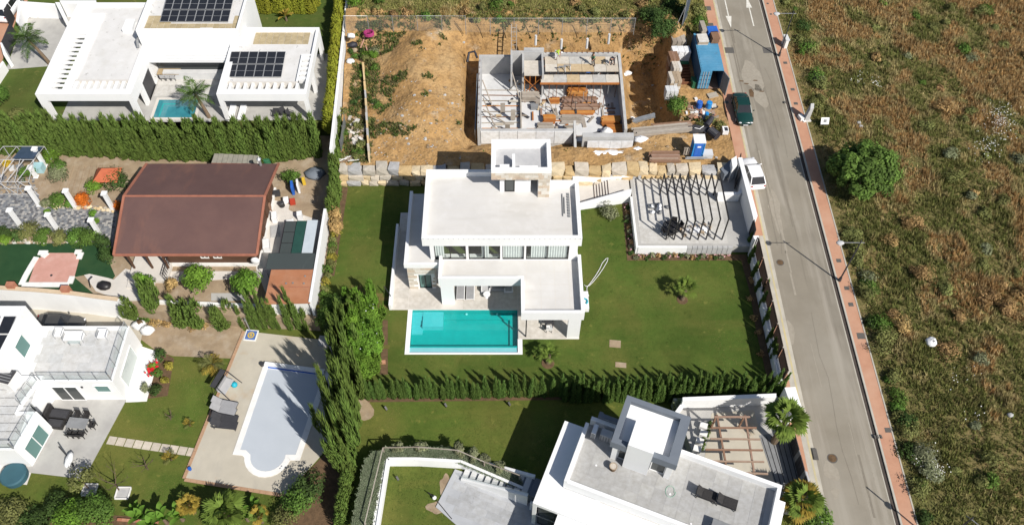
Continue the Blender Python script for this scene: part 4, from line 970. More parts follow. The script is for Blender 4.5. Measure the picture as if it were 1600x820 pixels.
# car court with pergola
ct = struct('car_court', MB().prism([(12.75,48.8),(23.7,48.8),(23.7,57.55),(12.75,57.55)], -.4, CZ), [PAVEG])
COURTT = random_ramp('court_slab', [(.56,.55,.53),(.53,.52,.50),(.59,.58,.56)], bump=.003)
tiles(ct, (13.05,21.4,49.15,57.5), CZ, 2.8, 2.1, COURTT, gap=.03, th=.01)
single('court_wall', MB().box(12.55,12.745,48.6,54.9,-.2,CZ+.12).box(12.75,17.4,48.55,48.79,-.2,CZ+.12), [WHITE], 'low white retaining wall round the left corner of the pergola court', 'wall')
k = thing('block_wall', 'unfinished low concrete block wall along the front of the pergola court', 'wall', (19.5,48.7,0))
for i in range(9):
    for j in range(2): ob('block', MB().box(17.42+i*.48+.02,17.88+i*.48,48.56,48.79,-.1+j*.56,.43+j*.56), [CONC], k)
pg = thing('pergola', 'dark steel pergola of eight slender frames over the car court', 'pergola', (18.2,52.4,CZ))
lm = MB().beam((0,0,0), (0,0,3.05), .11, .11); bm_ = MB().beam((0,-.05,3.1), (0,5.6,3.1), .11, .14)
lme = new_mesh('post', lm.v, lm.f, None, [BLACK]); bme = new_mesh('rafter', bm_.v, bm_.f, None, [BLACK]); PGZ = Vector((18.2,52.4,CZ))
for i in range(8):
    x = 15.5+(20.84-15.5)*i/7
    for y in (49.62,55.2): local('post', lme, pg, Matrix.Translation(Vector((x,y,CZ))-PGZ))
    local('rafter', bme, pg, Matrix.Translation(Vector((x,49.62,CZ))-PGZ))
# things in the court
a = P(1047,362,CZ); e = MB()
t = thing('octagonal_table', 'black octagonal slatted garden table in the pergola court', 'table', (a.x,a.y,CZ+.01))
for i in range(8):
    m = MB(); a0 = math.pi/4*i; p_ = [(.18*math.cos(a0),.18*math.sin(a0)),(.85*math.cos(a0),.85*math.sin(a0)),(.85*math.cos(a0+.77),.85*math.sin(a0+.77)),(.18*math.cos(a0+.77),.18*math.sin(a0+.77))]
    for q in range(4):
        f0, f1 = .2+.18*q, .34+.18*q
        m.prism([(r_*math.cos(an),r_*math.sin(an)) for an in (a0+.03,a0+.75) for r_ in ((f0,f1) if an < a0+.4 else (f1,f0))], .70, .75)
    local('table_segment', new_mesh('table_segment', m.v, m.f, None, [BLACK]), t, Matrix())
m = MB(); m.cyl((0,0,0), .35,.2,.7,8); local('pedestal', new_mesh('pedestal', m.v, m.f, None, [BLACK]), t, Matrix())
for k_,(u,v,an) in enumerate(((1037,365,1.9),(1060,357,-1.2),(1046,370,3.3),(1052,352,-.2))):
    a = P(u,v,CZ); chair('metal_chair', 'black metal chair drawn up to the octagonal garden table', (a.x,a.y,CZ+.01), an, BLACK, BLACK, 'black chairs round the octagonal table', .5)
a = P(1086,359,CZ); g = random.Random(5); tp = thing('stone_pile', 'pile of pale paving offcuts on white sheeting under the pergola', 'rubble pile', (a.x,a.y,CZ))
ob('sheeting', MB().ell((a.x+.3,a.y+.1,CZ), 1.2,.55,.2,14,5,.25,0,3,0.0), [SHEETW], tp, True)
for i in range(34):
    x = a.x+g.uniform(-1.5,1.6); y = a.y+g.uniform(-.75,.75); s = g.uniform(.12,.28)
    ob('stone', MB().obox((x,y,CZ+.01+g.uniform(0,.18)), s*1.4, s, s*.5, g.uniform(0,3)), [RUBBLE], tp)
a = P(1025,328,CZ); pt_ = thing('cement_sacks', 'heap of grey and white sacks and pots left of the pergola posts', 'sacks', (a.x,a.y,CZ))
for i in range(9): ob('sack', MB().ell((a.x+g.uniform(-.7,.7),a.y+g.uniform(-.5,.5),CZ+.2), g.uniform(.18,.34), g.uniform(.16,.26), g.uniform(.18,.3), 9, 6, .12, 0, i), [(BAG, GREY, STEEL, SHEETW)[i % 4]], pt_, True)
a = P(1043,325,CZ); single('tool_bag', MB().ell((a.x,a.y,CZ+.15), .22,.2,.2,8,5,.15), [GREY], 'grey lump of mortar near the sacks in the pergola court', 'sack', smooth=True)
# entrance walls, gates and the slatted fence along the road
gz = 1.2
en = thing('entrance_wall', 'thick white entrance wall beside the white hatchback, with dark gate openings', 'wall', (24,58,gz))
ob('street_wall', MB().prism([xy(1153.5,245,3.2),xy(1160,245,3.2),xy(1183.5,338,3.0),xy(1177,343,3.0)], .5, 3.1), [WHITE], en)
ob('side_wall', MB().prism([xy(1143,248,3.1),xy(1151,243,3.1),xy(1152.5,256,3.1),xy(1145,262,3.1)], .5, 3.05), [WHITE], en)
ob('entrance_side_wall', MB().prism([xy(1122,300,1.9),xy(1153,300,1.9),xy(1164,287,1.9),xy(1167,292,1.9),xy(1156,304,1.9),xy(1122,305,1.9)], .5, 1.9), [WHITE], en)
ob('gate_leaf', MB().beam((23.05,55.9,2.0), (23.75,58.9,2.0), .08, 2.0), [BLACK], en)
ob('car_gate', MB().beam((23.55,49.2,1.9), (23.72,52.9,1.9), .08, 2.0), [BLACK], en)
single('white_pier', MB().box(23.45,23.95,48.6,49.1,-.2,2.2), [WHITE], 'short white gate post where the slatted fence meets the pergola court', 'post')
a = P(1140,278,CZ); single('rubble_bag', MB().ell((a.x,a.y,CZ+.4), .38,.34,.5,10,6,.14), [BAG], 'pale rubble bag in the shaded corner by the dark entrance gate', 'bag', smooth=True)
a = P(1146,252,1.8); single('dark_shelter', MB().prism([xy(1127,262,2.4),xy(1143,246,2.4),xy(1147,262,2.4),xy(1133,270,2.4)], 1.2, 2.2), [NAVY], 'dark plastic covered heap between the stone wall and the white entrance', 'tarpaulin')
# fence
FX = 23.62
single('fence_base_wall', MB().box(FX-.28,FX+.12,34.3,48.55,-1.0,.95), [WHITE], 'white base wall below the brown slatted fence along the road', 'wall')
ys = [48.5-2.36*i for i in range(7)]
for i in range(6):
    y1, y0 = ys[i], ys[i+1]
    f = thing('fence_panel', ['topmost brown slatted fence panel, next to the court gate','second brown slatted fence panel down from the court gate','third brown slatted fence panel down from the court gate','fourth brown slatted fence panel, halfway to the hedge','fifth brown slatted fence panel, one above the hedge end','lowest brown slatted fence panel, beside the hedge end'][i], 'fence', (FX,(y0+y1)/2,.95), 'slatted fence panels along the road')
    for y in (y0+.06, y1-.06): ob('post', MB().box(FX-.04,FX+.04,y-.04,y+.04,.952,2.75), [BROWNM], f)
    for z in (1.15,2.6): ob('rail', MB().box(FX+.042,FX+.08,y0+.02,y1-.02,z,z+.06), [BROWNM], f)
    s = MB().box(-.02,.02,-.045,.045,0,1.8); me = new_mesh('slat', s.v, s.f, None, [BROWNM])
    for k in range(16):
        o = link('slat', me, f); o.location = (FX+.102, y0+.14+(y1-y0-.28)*k/15, .98)
    single('wall_stub', MB().box(FX-.2,FX-.05,y0-.08,y0+.08,.952,1.3), [WHITE], ['white fence stub between the topmost and second slatted panels','white fence stub between the second and third slatted panels','white fence stub between the third and fourth slatted panels','white fence stub between the fourth and fifth slatted panels','white fence stub between the fifth and lowest slatted panels','white fence stub at the hedge end of the slatted fence'][i], 'fence post')
# planting beds and plants of the villa
struct('soil_bed', MB().prism([(11.75,47.8),(23.2,47.8),(23.2,48.5),(12.5,48.5),(12.5,54.9),(11.85,54.9)], -.3, .03), [SOIL])
struct('soil_bed', MB().prism([(22.75,34.6),(23.32,34.6),(23.32,47.79),(22.6,47.79),(22.8,44),(22.65,40)], -.3, .03), [SOIL])
struct('soil_bed', MB().prism([(-16.4,46),(-15.9,46),(-15.8,57),(-16.4,57)], -.3, .025), [SOIL])
struct('soil_bed', MB().prism([xy(594,585),xy(606,585),xy(606,500),xy(598,500)], -.3, .02), [SOIL])
g = random.Random(11)
for i in range(26):
    if i < 10: x, y = g.uniform(12.0,12.4), 48.6+6.2*i/10
    else: x, y = 12.6+8.6*(i-10)/16, g.uniform(47.95,48.35)
    c = i % 3
    bush('flowering_plant', 'low pink and grey flowering plant in the soil bed round the pergola court', (x,y,.03), (LEAFD, LEAFG, LEAFDRY)[c], .26, .25, i, 6, 16, .16, 'small plants in the bed round the pergola court', cat='plant')
o = link('pink_petals', flower_mesh('pink_petals', np.array([(12.0+random.random()*.5, 48.5+random.random()*6.3, .3) for _ in range(50)]+[(12.6+random.random()*9, 47.95+random.random()*.4, .3) for _ in range(90)]), .06, (.55,.30,.33))); o['kind'] = 'stuff'
for i,(u,v) in enumerate(((1162,385),(1167,410),(1172,432),(1177,455),(1184,480),(1190,508),(1196,535),(1203,562),(1186,465),(1199,550))):
    a = P(u+4,v,0); cypress('slim', (a.x,a.y,0), .95, .75+.05*(i%3), 'slim young cypress planted along the inside of the slatted fence', 'young cypresses along the slatted fence', i, .10)
for i,(u,v) in enumerate(((1170,470),(1178,500),(1184,520),(1172,440),(1188,555))):
    a = P(u,v,0); bush('dry_plant', 'straggly dry plant on the soil between young cypresses', (a.x,a.y,.03), LEAFDRY, .35, .3, 30+i, 7, 14, .16, 'dry plants along the slatted fence', cat='plant')
palm('fan_palm', 'young fan palm standing alone in the middle of the right-hand lawn', (*xy(1066,468),0), 1.3, FANSP, 20, 1, None, .15, (.15,.25), 85, 5, scale=.82)
palm('fan_palm', 'young fan palm on the grass at the right front corner of the turquoise pool', (*xy(856,567),0), 1.2, FANSP, 18, 2, None, .15, (.1,.1), 85, 5, scale=.75)
struct('soil_ring', MB().cyl((*xy(1066,468),-.02), .55,.5,.05,12), [SOIL]); struct('soil_ring', MB().cyl((*xy(856,567),-.02), .6,.55,.05,12), [SOIL])
bush('olive_shrub', 'silvery round shrub on the grass below the garden staircase', (*xy(950,336),0), LEAFG, .95, .8, 4, 18, 50, .17)
sods = [((961,537),1.0,.75),((970,570),.95,.5)]
for (u,v),a_,b_ in sods:
    a = P(u,v); single('dead_turf_patch', MB().obox((a.x,a.y,-.1), a_, b_, .125, -.1), [SAND], 'square of dead yellow turf %s' % ('in the open lawn' if v < 550 else 'at the edge of the hedge shadow'), 'turf')
lw = bpy.data.objects['lawn']; g = random.Random(4)
for i in range(15):
    for j in range(6):
        x = -15.6+i*1.02+(.4 if j % 2 else 0); y = 42.4+j*.42
        if x > -10.9 or (y > 44 and g.random() < .45) or g.random() < .28: continue
        o = ob('sod_strip', MB().box(x,x+.98,y,y+.38,-.1,.012+.012*g.random()), [SOD], lw)
for (u,v) in ((583,525),(596,545),(588,570)): a = P(u,v); ob('sod_strip', MB().box(a.x,a.x+.7,a.y,a.y+.4,-.1,.03), [SOD], lw)
a = P(596,567); single('loose_brick', MB().obox((a.x,a.y,0), .75,.3,.25,.1), [BRICK], 'pinkish block lying at the foot of the bright hedge', 'brick')
# ------------------------------------------------------------------ top-left white house with solar panels
def solar(par_label, c00, dx, dy, nx, ny, z, gapx=.03, gapy=.12, tilt=.10, group=None, label=''):
    """an array of panels: each panel a part with cells and frame"""
    e = thing('solar_array', label, 'solar panels', (c00[0], c00[1], z))
    fr = MB().box(0,dx,0,.03,0,.05).box(0,dx,dy-.03,dy,0,.05).box(0,.03,.03,dy-.03,0,.05).box(dx-.03,dx,.03,dy-.03,0,.05).box(.03,dx-.03,dy*.5-.012,dy*.5+.012,.03,.046)
    fm = new_mesh('panel_frame', fr.v, fr.f, None, [ALU]); pm_ = MB().box(.03,dx-.03,.03,dy-.03,.01,.04); pm = new_mesh('solar_panel', pm_.v, pm_.f, None, [SOLAR])
    for i in range(nx):
        for j in range(ny):
            m = Matrix.Translation((i*(dx+gapx), j*(dy+gapy), tilt*(j*(dy+gapy))+.12)) @ Matrix.Rotation(math.atan(tilt), 4, 'X')
            p_ = local('solar_panel', pm, e, m); local('panel_frame', fm, p_, Matrix())
    return e
A = thing('solar_house', 'white flat-roofed house with solar panels and slatted pergola roofs at the top left', 'house', (-36,70,ZA))
x0,x1,y0,y1 = -47.45,-37.75,64.42,79.2; zt, zu = 5.8, 4.85
sx1, sy1 = x0+3.3, y0+2.35          # slatted strips: left and front
ob('wing_roof', MB().box(sx1,x1-.02,sy1,y1-.02,zu+.3,5.45,0).box(x0+.02,sx1,76.6,y1-.02,zu+.3,5.45), [ROOFA], A)
m = MB(); m.box(x0,x0+1.35,y0,y1,zu,zt).box(x0+1.35,x1,y0,y0+.75,zu,zt).box(x1-.75,x1,y0+.75,y1,zu,zt).box(sx1-.9,sx1,y0+.751,76.0,5.0,5.62).box(x0+1.35,sx1,76.0,77.6,5.0,5.62).box(x0+1.35,x1-.75,y1-.3,y1,5.0,zt); ob('wing_frame', m, [WHITE], A); ob('roof_edge', MB().box(sx1,x1-.75,sy1-.18,sy1,zu+.2,5.6), [PAVE], A)
sl = MB().box(0,sx1-.9-x0-1.35,0,.22,5.40,5.60); sm = new_mesh('pergola_slat', sl.v, sl.f, None, [WHITE])
ny = 13
for i in range(ny): o = link('pergola_slat', sm, A); o.location = (x0+1.352, y0+.76+(74.0-y0-1.2)*i/(ny-1), 0)
ob('pergola_infill', MB().box(x0+1.352,sx1-.902,74.0,75.998,5.38,5.6), [WHITE], A)
sl = MB().box(0,.34,0,sy1-.18-(y0+.75),4.9,5.60); sm = new_mesh('pergola_beam', sl.v, sl.f, None, [WHITE])
for i in range(8): o = link('pergola_beam', sm, A); o.location = (sx1+.1+(x1-.9-sx1)*i/8, y0+.751, 0)
m = MB(); m.box(x0,x0+.85,y0,y0+.4,ZA,zu).box(x1-.5,x1,y0,y0+.4,ZA,zu).box(x0+3.0,x1-.2,y0+4.2,y0+4.5,ZA,zu+.3).box(x0+3.0,x0+3.3,y0+4.5,y1-1,ZA,zu+.3)
wall(m, (x1,y0+.4), (x1,72.3), .3, ZA, zu, [(.1,1.9,ZA,zu-.5),(2.6,5.2,ZA+.05,zu-.3)]); ob('wing_wall', m, [WHITE], A)
ob('dark_screen', MB().box(x1-.16,x1-.10,y0+3.0,y0+5.6,ZA+.05,zu-.3), [DARK], A)
# high block with solar array
hx0,hx1,hy0,hy1 = -38.7,-27.9,72.3,79.8
ob('house_block', MB().box(hx0,hx1,hy0,hy1,ZA,7.0), [WHITE], A); ob('block_parapet', MB().ring(rect(hx0,hx1,hy0,hy1), .28, 7.002, 7.5), [WHITE], A)
tr_ = ob('roof_skin', MB().box(hx0+.29,hx1-.29,hy0+.29,hy1-.29,7.001,7.03), [ROOFA], A)
tm = MB().box(.01,.64,.01,.64,0,.025); tme = new_mesh('roof_tile', tm.v, tm.f, None, [TANTILE]); g = random.Random(2)
for i in range(15):
    for j in range(4):
        if (j > 0 and 3 < i < 14 and j > 1) or (i in (9,10) and j == 0): continue
        o = link('roof_tile', tme, A); o.location = (hx0+.55+i*.66, hy0+.32+j*.66, 7.032)
ob('porch_roof', MB().box(-37.74,-29.15,70.4,hy0-.002,4.75,5.15), [WHITE], A)
for i in range(3): ob('porch_step_line', MB().box(-37.6,-29.3,70.55+.45*i,70.6+.45*i,5.152,5.19), [LGREY], A)
ob('courtyard_glazing', MB().box(-37.6,-29.2,71.7,71.78,ZA,4.74), [DGLASS], A); ob('kitchen_counter', MB().box(-37.0,-30.5,70.8,71.4,ZA,ZA+.95), [CONCL], A)
ob('skylight', MB().prism([xy(190,46,5.9),xy(206,46,5.9),xy(211,30,5.9),xy(197,30,5.9)], 5.452, 5.9), [WHITE], A)
ob('vent_hood', MB().tube([(-38.95,72.9,5.45),(-38.95,72.9,6.2),(-38.95,72.2,6.25),(-38.95,71.8,5.6)], .16, 8), [GREY], A)
# right wing
rx0,rx1,ry0,ry1 = -29.1,-20.0,64.42,74.9
ob('wing_roof', MB().box(rx0+.3,rx1-.3-(.9),ry0+2.0,ry1-.3,5.0,5.42).box(rx1-1.2,rx1-.3,70.6,ry1-.3,5.0,5.42), [ROOFA], A)
m = MB(); m.box(rx0,rx1,ry0,ry0+.75,zu,zt).box(rx0,rx0+.75,ry0+.75,ry1,zu,zt).box(rx0+.75,rx1,ry1-.3,ry1,zu,zt).box(rx1-.3,rx1,ry0+.75,ry1-.3,zu,zt).box(rx0+.75,rx0+.752,ry0+1.85,ry0+1.998,5.0,5.1).box(rx1-1.35,rx1-1.2,ry0+1.998,70.6,5.0,5.7).box(rx1-1.2,rx1-.3,70.45,70.6,5.0,5.75)
ob('wing_frame', m, [WHITE], A); ob('roof_edge', MB().box(rx0+.753,rx1-1.2,ry0+1.85,ry0+1.998,4.9,5.68), [PAVE], A)
sl = MB().box(0,.28,0,1.1,4.9,5.62); sm = new_mesh('pergola_beam', sl.v, sl.f, None, [WHITE])
for i in range(10): o = link('pergola_beam', sm, A); o.location = (rx0+.95+.76*i, ry0+.751, 0)
sl = MB().box(0,.9,0,.3,4.95,5.62); sm = new_mesh('pergola_slat', sl.v, sl.f, None, [WHITE])
for i in range(5): o = link('pergola_slat', sm, A); o.location = (rx1-1.199, ry0+2.5+.75*i, 0)
for i in range(9):
    for j in range(3): o = link('roof_tile', tme, A); o.location = (rx0+2.2+i*.66, 72.55+j*.64, 5.424)
m = MB(); m.box(rx0,rx0+.45,ry0,ry0+.4,ZA,zu).box(rx1-.4,rx1,ry0,ry0+.4,ZA,zu).box(rx0,rx0+.3,ry0+3.4,ry1-.2,ZA,zu).box(rx0+.3,rx1-1.2,ry0+3.4,ry0+3.6,ZA,zu+.15).box(rx1-1.4,rx1-1.2,ry0+3.6,ry1-.3,ZA,5.0)
m.box(rx1-.4,rx1,68.6,69.0,ZA,zu).box(rx1-.3,rx1,73.9,ry1,ZA,zu); ob('wing_wall', m, [WHITE], A)
for i in range(5): ob('roof_fitting', MB().box(rx0+.85,rx0+1.15,66.8+1.3*i,66.95+1.3*i,5.422,5.5), [LGREY], A)
solar(0, xy(250,35,7.15), (.885),1.72, 8,2, 7.06, label='larger solar array of sixteen panels on the high roof')
solar(0, xy(353,121,5.55), (.93),1.72, 6,2, 5.43, label='smaller solar array of twelve panels on the right wing roof')
ct2 = struct('courtyard', MB().prism([(-46.5,64.5),(-37.2,64.5),(-37.2,64.3),(-29.6,64.3),(-29.6,64.5),(-18.6,64.6),(-18.6,75),(-46.5,75)], 1.2, ZA+.05), [PAVEG])
tiles(ct2, (-37.6,-29.7,68.2,71.6), ZA+.05, 1.3, .85, COURTT)
po = thing('courtyard_pool', 'small blue swimming pool in the courtyard of the solar house', 'swimming pool', (-35,66.3,ZA))
ob('pool_basin', MB().quad((-36.85,64.9,ZA-.9),(-32.6,64.9,ZA-.9),(-32.6,67.6,ZA-.9),(-36.85,67.6,ZA-.9)), [POOLA], po)
hole = MB(); hole.box(-36.85,-32.6,64.9,67.6,ZA+.052,ZA+.06); ob('water', hole, [M('blue_pool_water', (.045,.24,.28), .06, (.03,.17,.21), .8, spec=.6)], po)
cp = MB(); cp.box(-37.15,-36.85,64.6,67.9,ZA+.05,ZA+.09).box(-32.6,-32.3,64.6,67.9,ZA+.05,ZA+.09).box(-36.85,-32.6,67.6,67.9,ZA+.05,ZA+.09).box(-36.85,-32.6,64.6,64.9,ZA+.05,ZA+.09); ob('coping', cp, [PAVE], po)
ob('step_edge', MB().box(-36.3,-36.2,65.0,66.9,ZA+.06,ZA+.066).box(-36.3,-34.5,66.9,67.0,ZA+.06,ZA+.066), [POOLT], po)
table('long_table', 'long wooden dining table in the courtyard of the solar house', (*xy(264,113,ZA+.7),ZA+.05), 2.4,.95,.75,0, M('oak_top',(.38,.29,.17),.6,(.32,.24,.14),3), DARK)
for i in range(3): chair('courtyard_chair', 'pale chair along the near side of the long courtyard table', (*xy(255+8*i,121,ZA+.4),ZA+.05), math.pi, LGREY, DARK, 'chairs at the long courtyard table', .5)
for i in range(2): lounger('sun_lounger', 'white sun lounger under the right wing of the solar house, %s one' % ('left' if i == 0 else 'right'), (*xy(364+16*i,178,ZA),ZA+.05), 0, PLASTW, PLASTW, 'white loungers at the solar house', 6)
for i in range(3): chair('terrace_chair', 'dark chair at the right end of the terrace under the solar house wing', (*xy(432+11*i,180-2*(i%2),ZA+.3),ZA+.05), .6*i, FABD, DARK, 'dark chairs at the solar house terrace', .6)
t = thing('potted_plant', 'potted spiky plant by the courtyard corner of the solar house', 'plant', (*xy(241,128,ZA),ZA+.05))
local('pot', (lambda m: new_mesh('pot', m.v, m.f, None, [CONCL]))(MB().cyl((0,0,0),.22,.3,.5,10)), t, Matrix()); local('foliage', crown_mesh('foliage', LEAFOL, .35,.35,.4, 8, 20, .2, 5, (0,0,.8)), t, Matrix())
# its drive, walls and gate
struct('driveway', MB().prism([xy(10,109,ZA),xy(74,104,ZA),xy(125,20,ZA),xy(112,22,ZA),xy(38,28,ZA)], 1.2, ZA+.04), [PAVEG])
struct('street', MB().prism([xy(-60,110,ZA),xy(2,100,ZA),xy(26,30,ZA),xy(50,-10,ZA),xy(20,-60,ZA),xy(-140,-60,ZA)], 1.2, ZA+.03), [PINK])
bw = MB()
bw.prism([xy(28,2,3.9),xy(86,6,3.9),xy(86,9,3.9),xy(30,7,3.9)], ZA, 3.9); bw.prism([xy(28,2,3.9),xy(33,4,3.9),xy(30,40,3.6),xy(26,36,3.6)], ZA, 3.8)
single('boundary_wall', bw, [WHITE], 'white boundary wall round the grey drive of the solar house', 'wall')
single('garden_wall', MB().prism([xy(86,4,4.2),xy(93,4,4.2),xy(102,24,4.2),xy(97,26,4.2)], ZA, 4.2).prism([xy(93,1,3.9),xy(150,1,3.9),xy(150,6,3.9),xy(95,6,3.9)], ZA, 3.9), [WHITE], 'white angled wall at the back corner of the grey drive', 'wall')
single('street_wall', MB().prism([xy(0,67,3.9),xy(3,67,3.9),xy(16,93,2.9),xy(12,97,2.9)], ZA, 3.9).prism([xy(-20,110,3.9),xy(-14,112,3.9),xy(10,104,2.6),xy(8,102,2.6)], ZA, 3.2), [WHITE], 'white wall end beside the dark sliding gate at the left edge', 'wall')
gt = thing('sliding_gate', 'dark sliding gate of the grey drive at the left edge', 'gate', (*xy(14,75,ZA),ZA))
a, b = P(28,57,ZA), P(15,88,ZA)
for i in range(9):
    q = a.lerp(b, (i+.5)/9); d = (b-a)/9*.94; ob('gate_board', MB().beam((q.x-d.x/2,q.y-d.y/2,ZA+1.0),(q.x+d.x/2,q.y+d.y/2,ZA+1.0),.06,1.9), [DARK], gt)
single('pedestrian_gate', MB().beam((*xy(24,30,ZA),ZA+1.1),(*xy(19,44,ZA),ZA+1.1),.07,2.0), [DARK], 'dark narrow gate panel next to the white wall of the grey drive', 'gate')
a = P(48,28,ZA); pm = thing('pallet_pile', 'heap of white sheets and sacks against the back wall of the grey drive', 'sacks', (a.x,a.y,ZA))
for i in range(4): ob('sack', MB().ell((a.x+i*.7-.5,a.y+.1*i,ZA+.25), .5,.35,.35,9,5,.15,0,i), [BAG], pm, True)
palm('feather_palm', 'feathery palm on the grey drive of the solar house', (*xy(78,101,ZA),ZA), 2.6, FEATH, 17, 3, None, .16, (-1.5,.9), 70, -20, leafname='palm_frond', scale=1.05)
palm('feather_palm', 'feathery palm at the right end of the small courtyard pool', (*xy(327,184,ZA),ZA), 2.2, FEATH, 17, 4, None, .16, (-1.0,1.0), 70, -25, leafname='palm_frond', scale=1.0)
palm('yellow_banana', 'yellow-leaved plant on the lawn in front of the top hedge', (*xy(448,33,ZA),ZA), .5, BANLY, 9, 5, None, .1, (0,0), 70, 5, cat='plant', leafname='large_leaf', scale=.9)
bush('clipped_bush', 'big round clipped bush on the lawn at the left edge', (*xy(3,160,ZA),ZA), LEAFM, 1.45, 1.3, 5, 40, 90, .16, csize=.34)
bush('garden_bush', 'small yellowish bush between the solar house and the left hedge', (*xy(30,185,ZA),ZA), LEAFOL, .9, .7, 6, 14, 50, .16)
# hedges of this plot
hedge_row('hedge', [P(-12,238,0),P(100,240,0),P(230,247,0),P(330,250,0),P(430,250,0),P(502,243,0)], .62, 4.5, 1.25, 'tall cypress in the dense hedge between the solar house and the red-brown roofed house', 'cypresses of the long hedge below the solar house', .2, .1)
hedge_row('hedge', [P(-12,224,0),P(230,232,0),P(440,236,0),P(500,228,0)], .8, 4.6, 1.3, 'tall cypress in the dense hedge between the solar house and the red-brown roofed house', 'cypresses of the long hedge below the solar house', .2, .08)
hedge_row('gold', [(-17.95,63.2,1.6),(-19.0,85,ZA)], .5, 2.9, 1.35, 'golden-green cypress in the clipped hedge beside the long white wall', 'golden cypresses along the white wall', .08, .05)
hedge_row('gold', [P(385,20,ZA),P(490,20,ZA)], .75, 2.3, 1.1, 'golden-green conifer in the hedge behind the top lawn', 'conifers of the hedge behind the top lawn', .12, .06)
hedge_row('gold', [P(385,8,ZA),P(500,8,ZA)], .75, 2.4, 1.1, 'golden-green conifer in the hedge behind the top lawn', 'conifers of the hedge behind the top lawn', .12, .06)
hedge_row('gold', [P(150,-4,ZA),P(215,-4,ZA)], .9, 2.0, 1.1, 'golden-green conifer in the hedge behind the top lawn', 'conifers of the hedge behind the top lawn', .12, .06)
single('plot_wall', MB().prism([(-16.92,58.4),(-17.2,58.4),(-18.75,96),(-18.47,96)], -.5, 4.1), [WHITE], 'long white plot wall between the golden hedge and the building site', 'wall')
nt_ = thing('netting_fence', 'dark netting panel leaning on the white wall at the weedy corner', 'fence', (-16.6,61.5,2)); 
for y in (60.2,62.2,64.0): ob('post', MB().tube([(-16.55,y,1.5),(-16.5,y,3.6)], .03, 5), [STEEL], nt_)
ob('net', MB().quad((-16.5,60.2,1.7),(-16.5,64.0,1.7),(-16.45,64.0,3.5),(-16.45,60.2,3.5)), [NETM], nt_)

# ------------------------------------------------------------------ house with the red-brown roof
B = thing('cabin_house', 'timber house with a wide rust-brown sheet roof in the left middle', 'house', (-29,52,0))
e0,e1 = -35.55,-22.5; yf,yr,yb = 46.2,51.9,57.3; zf,zr,zb = 3.0,4.6,3.2
r_ = MB()
r_.add([(e0,yf,zf),(e1,yf,zf),(e1+.15,yr,zr),(e0,yr,zr),(e0,yf,zf-.16),(e1,yf,zf-.16),(e1+.15,yr,zr-.16),(e0,yr,zr-.16)], [(0,1,2,3),(7,6,5,4),(0,4,5,1),(1,5,6,2),(3,7,4,0)])
ob('roof_slope', r_, [REDROOF], B)
r_ = MB(); r_.add([(e0,yr,zr),(e1+.15,yr,zr),(e1+.3,yb,zb),(e0+.3,yb,zb),(e0,yr,zr-.16),(e1+.15,yr,zr-.16),(e1+.3,yb,zb-.16),(e0+.3,yb,zb-.16)], [(0,1,2,3),(7,6,5,4),(1,5,6,2),(2,6,7,3),(3,7,4,0)])
ob('roof_slope', r_, [REDROOF], B)
ob('ridge_cap', MB().tube([(e0-.02,yr,zr+.01),(e1+.2,yr,zr+.01)], .10, 6), [REDTRIM], B)
for a, b in (((e0,yf,zf+.02),(e1,yf,zf+.02)),((e1,yf,zf+.02),(e1+.15,yr,zr+.03)),((e1+.15,yr,zr+.03),(e1+.3,yb,zb+.03)),((e0,yf,zf+.02),(e0,yr,zr+.02)),((e0,yr,zr+.02),(e0+.3,yb,zb+.02))):
    ob('roof_trim', MB().beam(a, b, .22, .12), [REDTRIM], B)
w = MB(); wall(w, (-31.6,47.3), (-23.2,47.3), .2, .35, 2.85, [(3.2,4.0,1.0,2.4),(4.4,5.2,1.0,2.4)]); w.box(-34.8,-31.4,49.6,49.8,.35,3.6).box(-31.6,-31.4,47.5,49.6,.35,2.85).box(-34.8,-34.6,49.8,56.6,.35,2.9).box(-34.6,-23.2,56.4,56.6,.35,2.9)
w.add([(-23.2,47.5,.35),(-23.2,56.4,.35),(-23.2,56.4,2.95),(-23.2,51.9,4.4),(-23.2,47.5,3.05),(-23.4,47.5,.35),(-23.4,56.4,.35),(-23.4,56.4,2.95),(-23.4,51.9,4.4),(-23.4,47.5,3.05)], [(0,1,2,3,4),(9,8,7,6,5),(0,4,9,5),(1,6,7,2)]); ob('timber_wall', w, [FACADEW], B)
for (a, b) in ((-28.4,-27.6),(-27.2,-26.4)): window(B, (a,47.32), (b,47.32), 1.0, 2.4, 2, WHITE2, DGLASS)
for y in (48.6,50.3,52.6,54.2): ob('shutter', MB().box(-23.18,-23.08,y,y+1.0,.5,2.3), [FACADEW], B)
ob('plinth', MB().box(-34.8,-23.0,47.1,56.7,-.2,.34), [WHITE2], B)
for x in (-34.7,-33.0,-31.5): ob('porch_post', MB().box(x-.08,x+.08,46.6,46.76,.2,2.95), [FACADEW], B)
ob('porch_floor', MB().box(-35.0,-31.3,45.2,49.5,-.2,.345), [PAVE], B); ob('porch_steps', MB().box(-35.0,-32.5,44.6,45.18,-.2,.18), [PAVE], B)
rl = MB(); 
for i in range(8): rl.box(-31.5,-31.46,45.2+.3*i,45.24+.3*i,.35,1.25)
rl.box(-31.52,-31.44,45.2,47.3,1.25,1.3); ob('railing', rl, [BLACK], B)
sat = thing('satellite_dish', 'white satellite dish at the front right corner of the timber house', 'satellite dish', (-23.1,46.6,1.8))
ob('dish', MB().ell((-23.0,46.5,1.75), .42,.22,.45,14,8), [PLASTW], sat, True); ob('mount', MB().tube([(-23.0,46.6,1.75),(-23.0,47.2,1.9)], .04, 6), [STEEL], sat)
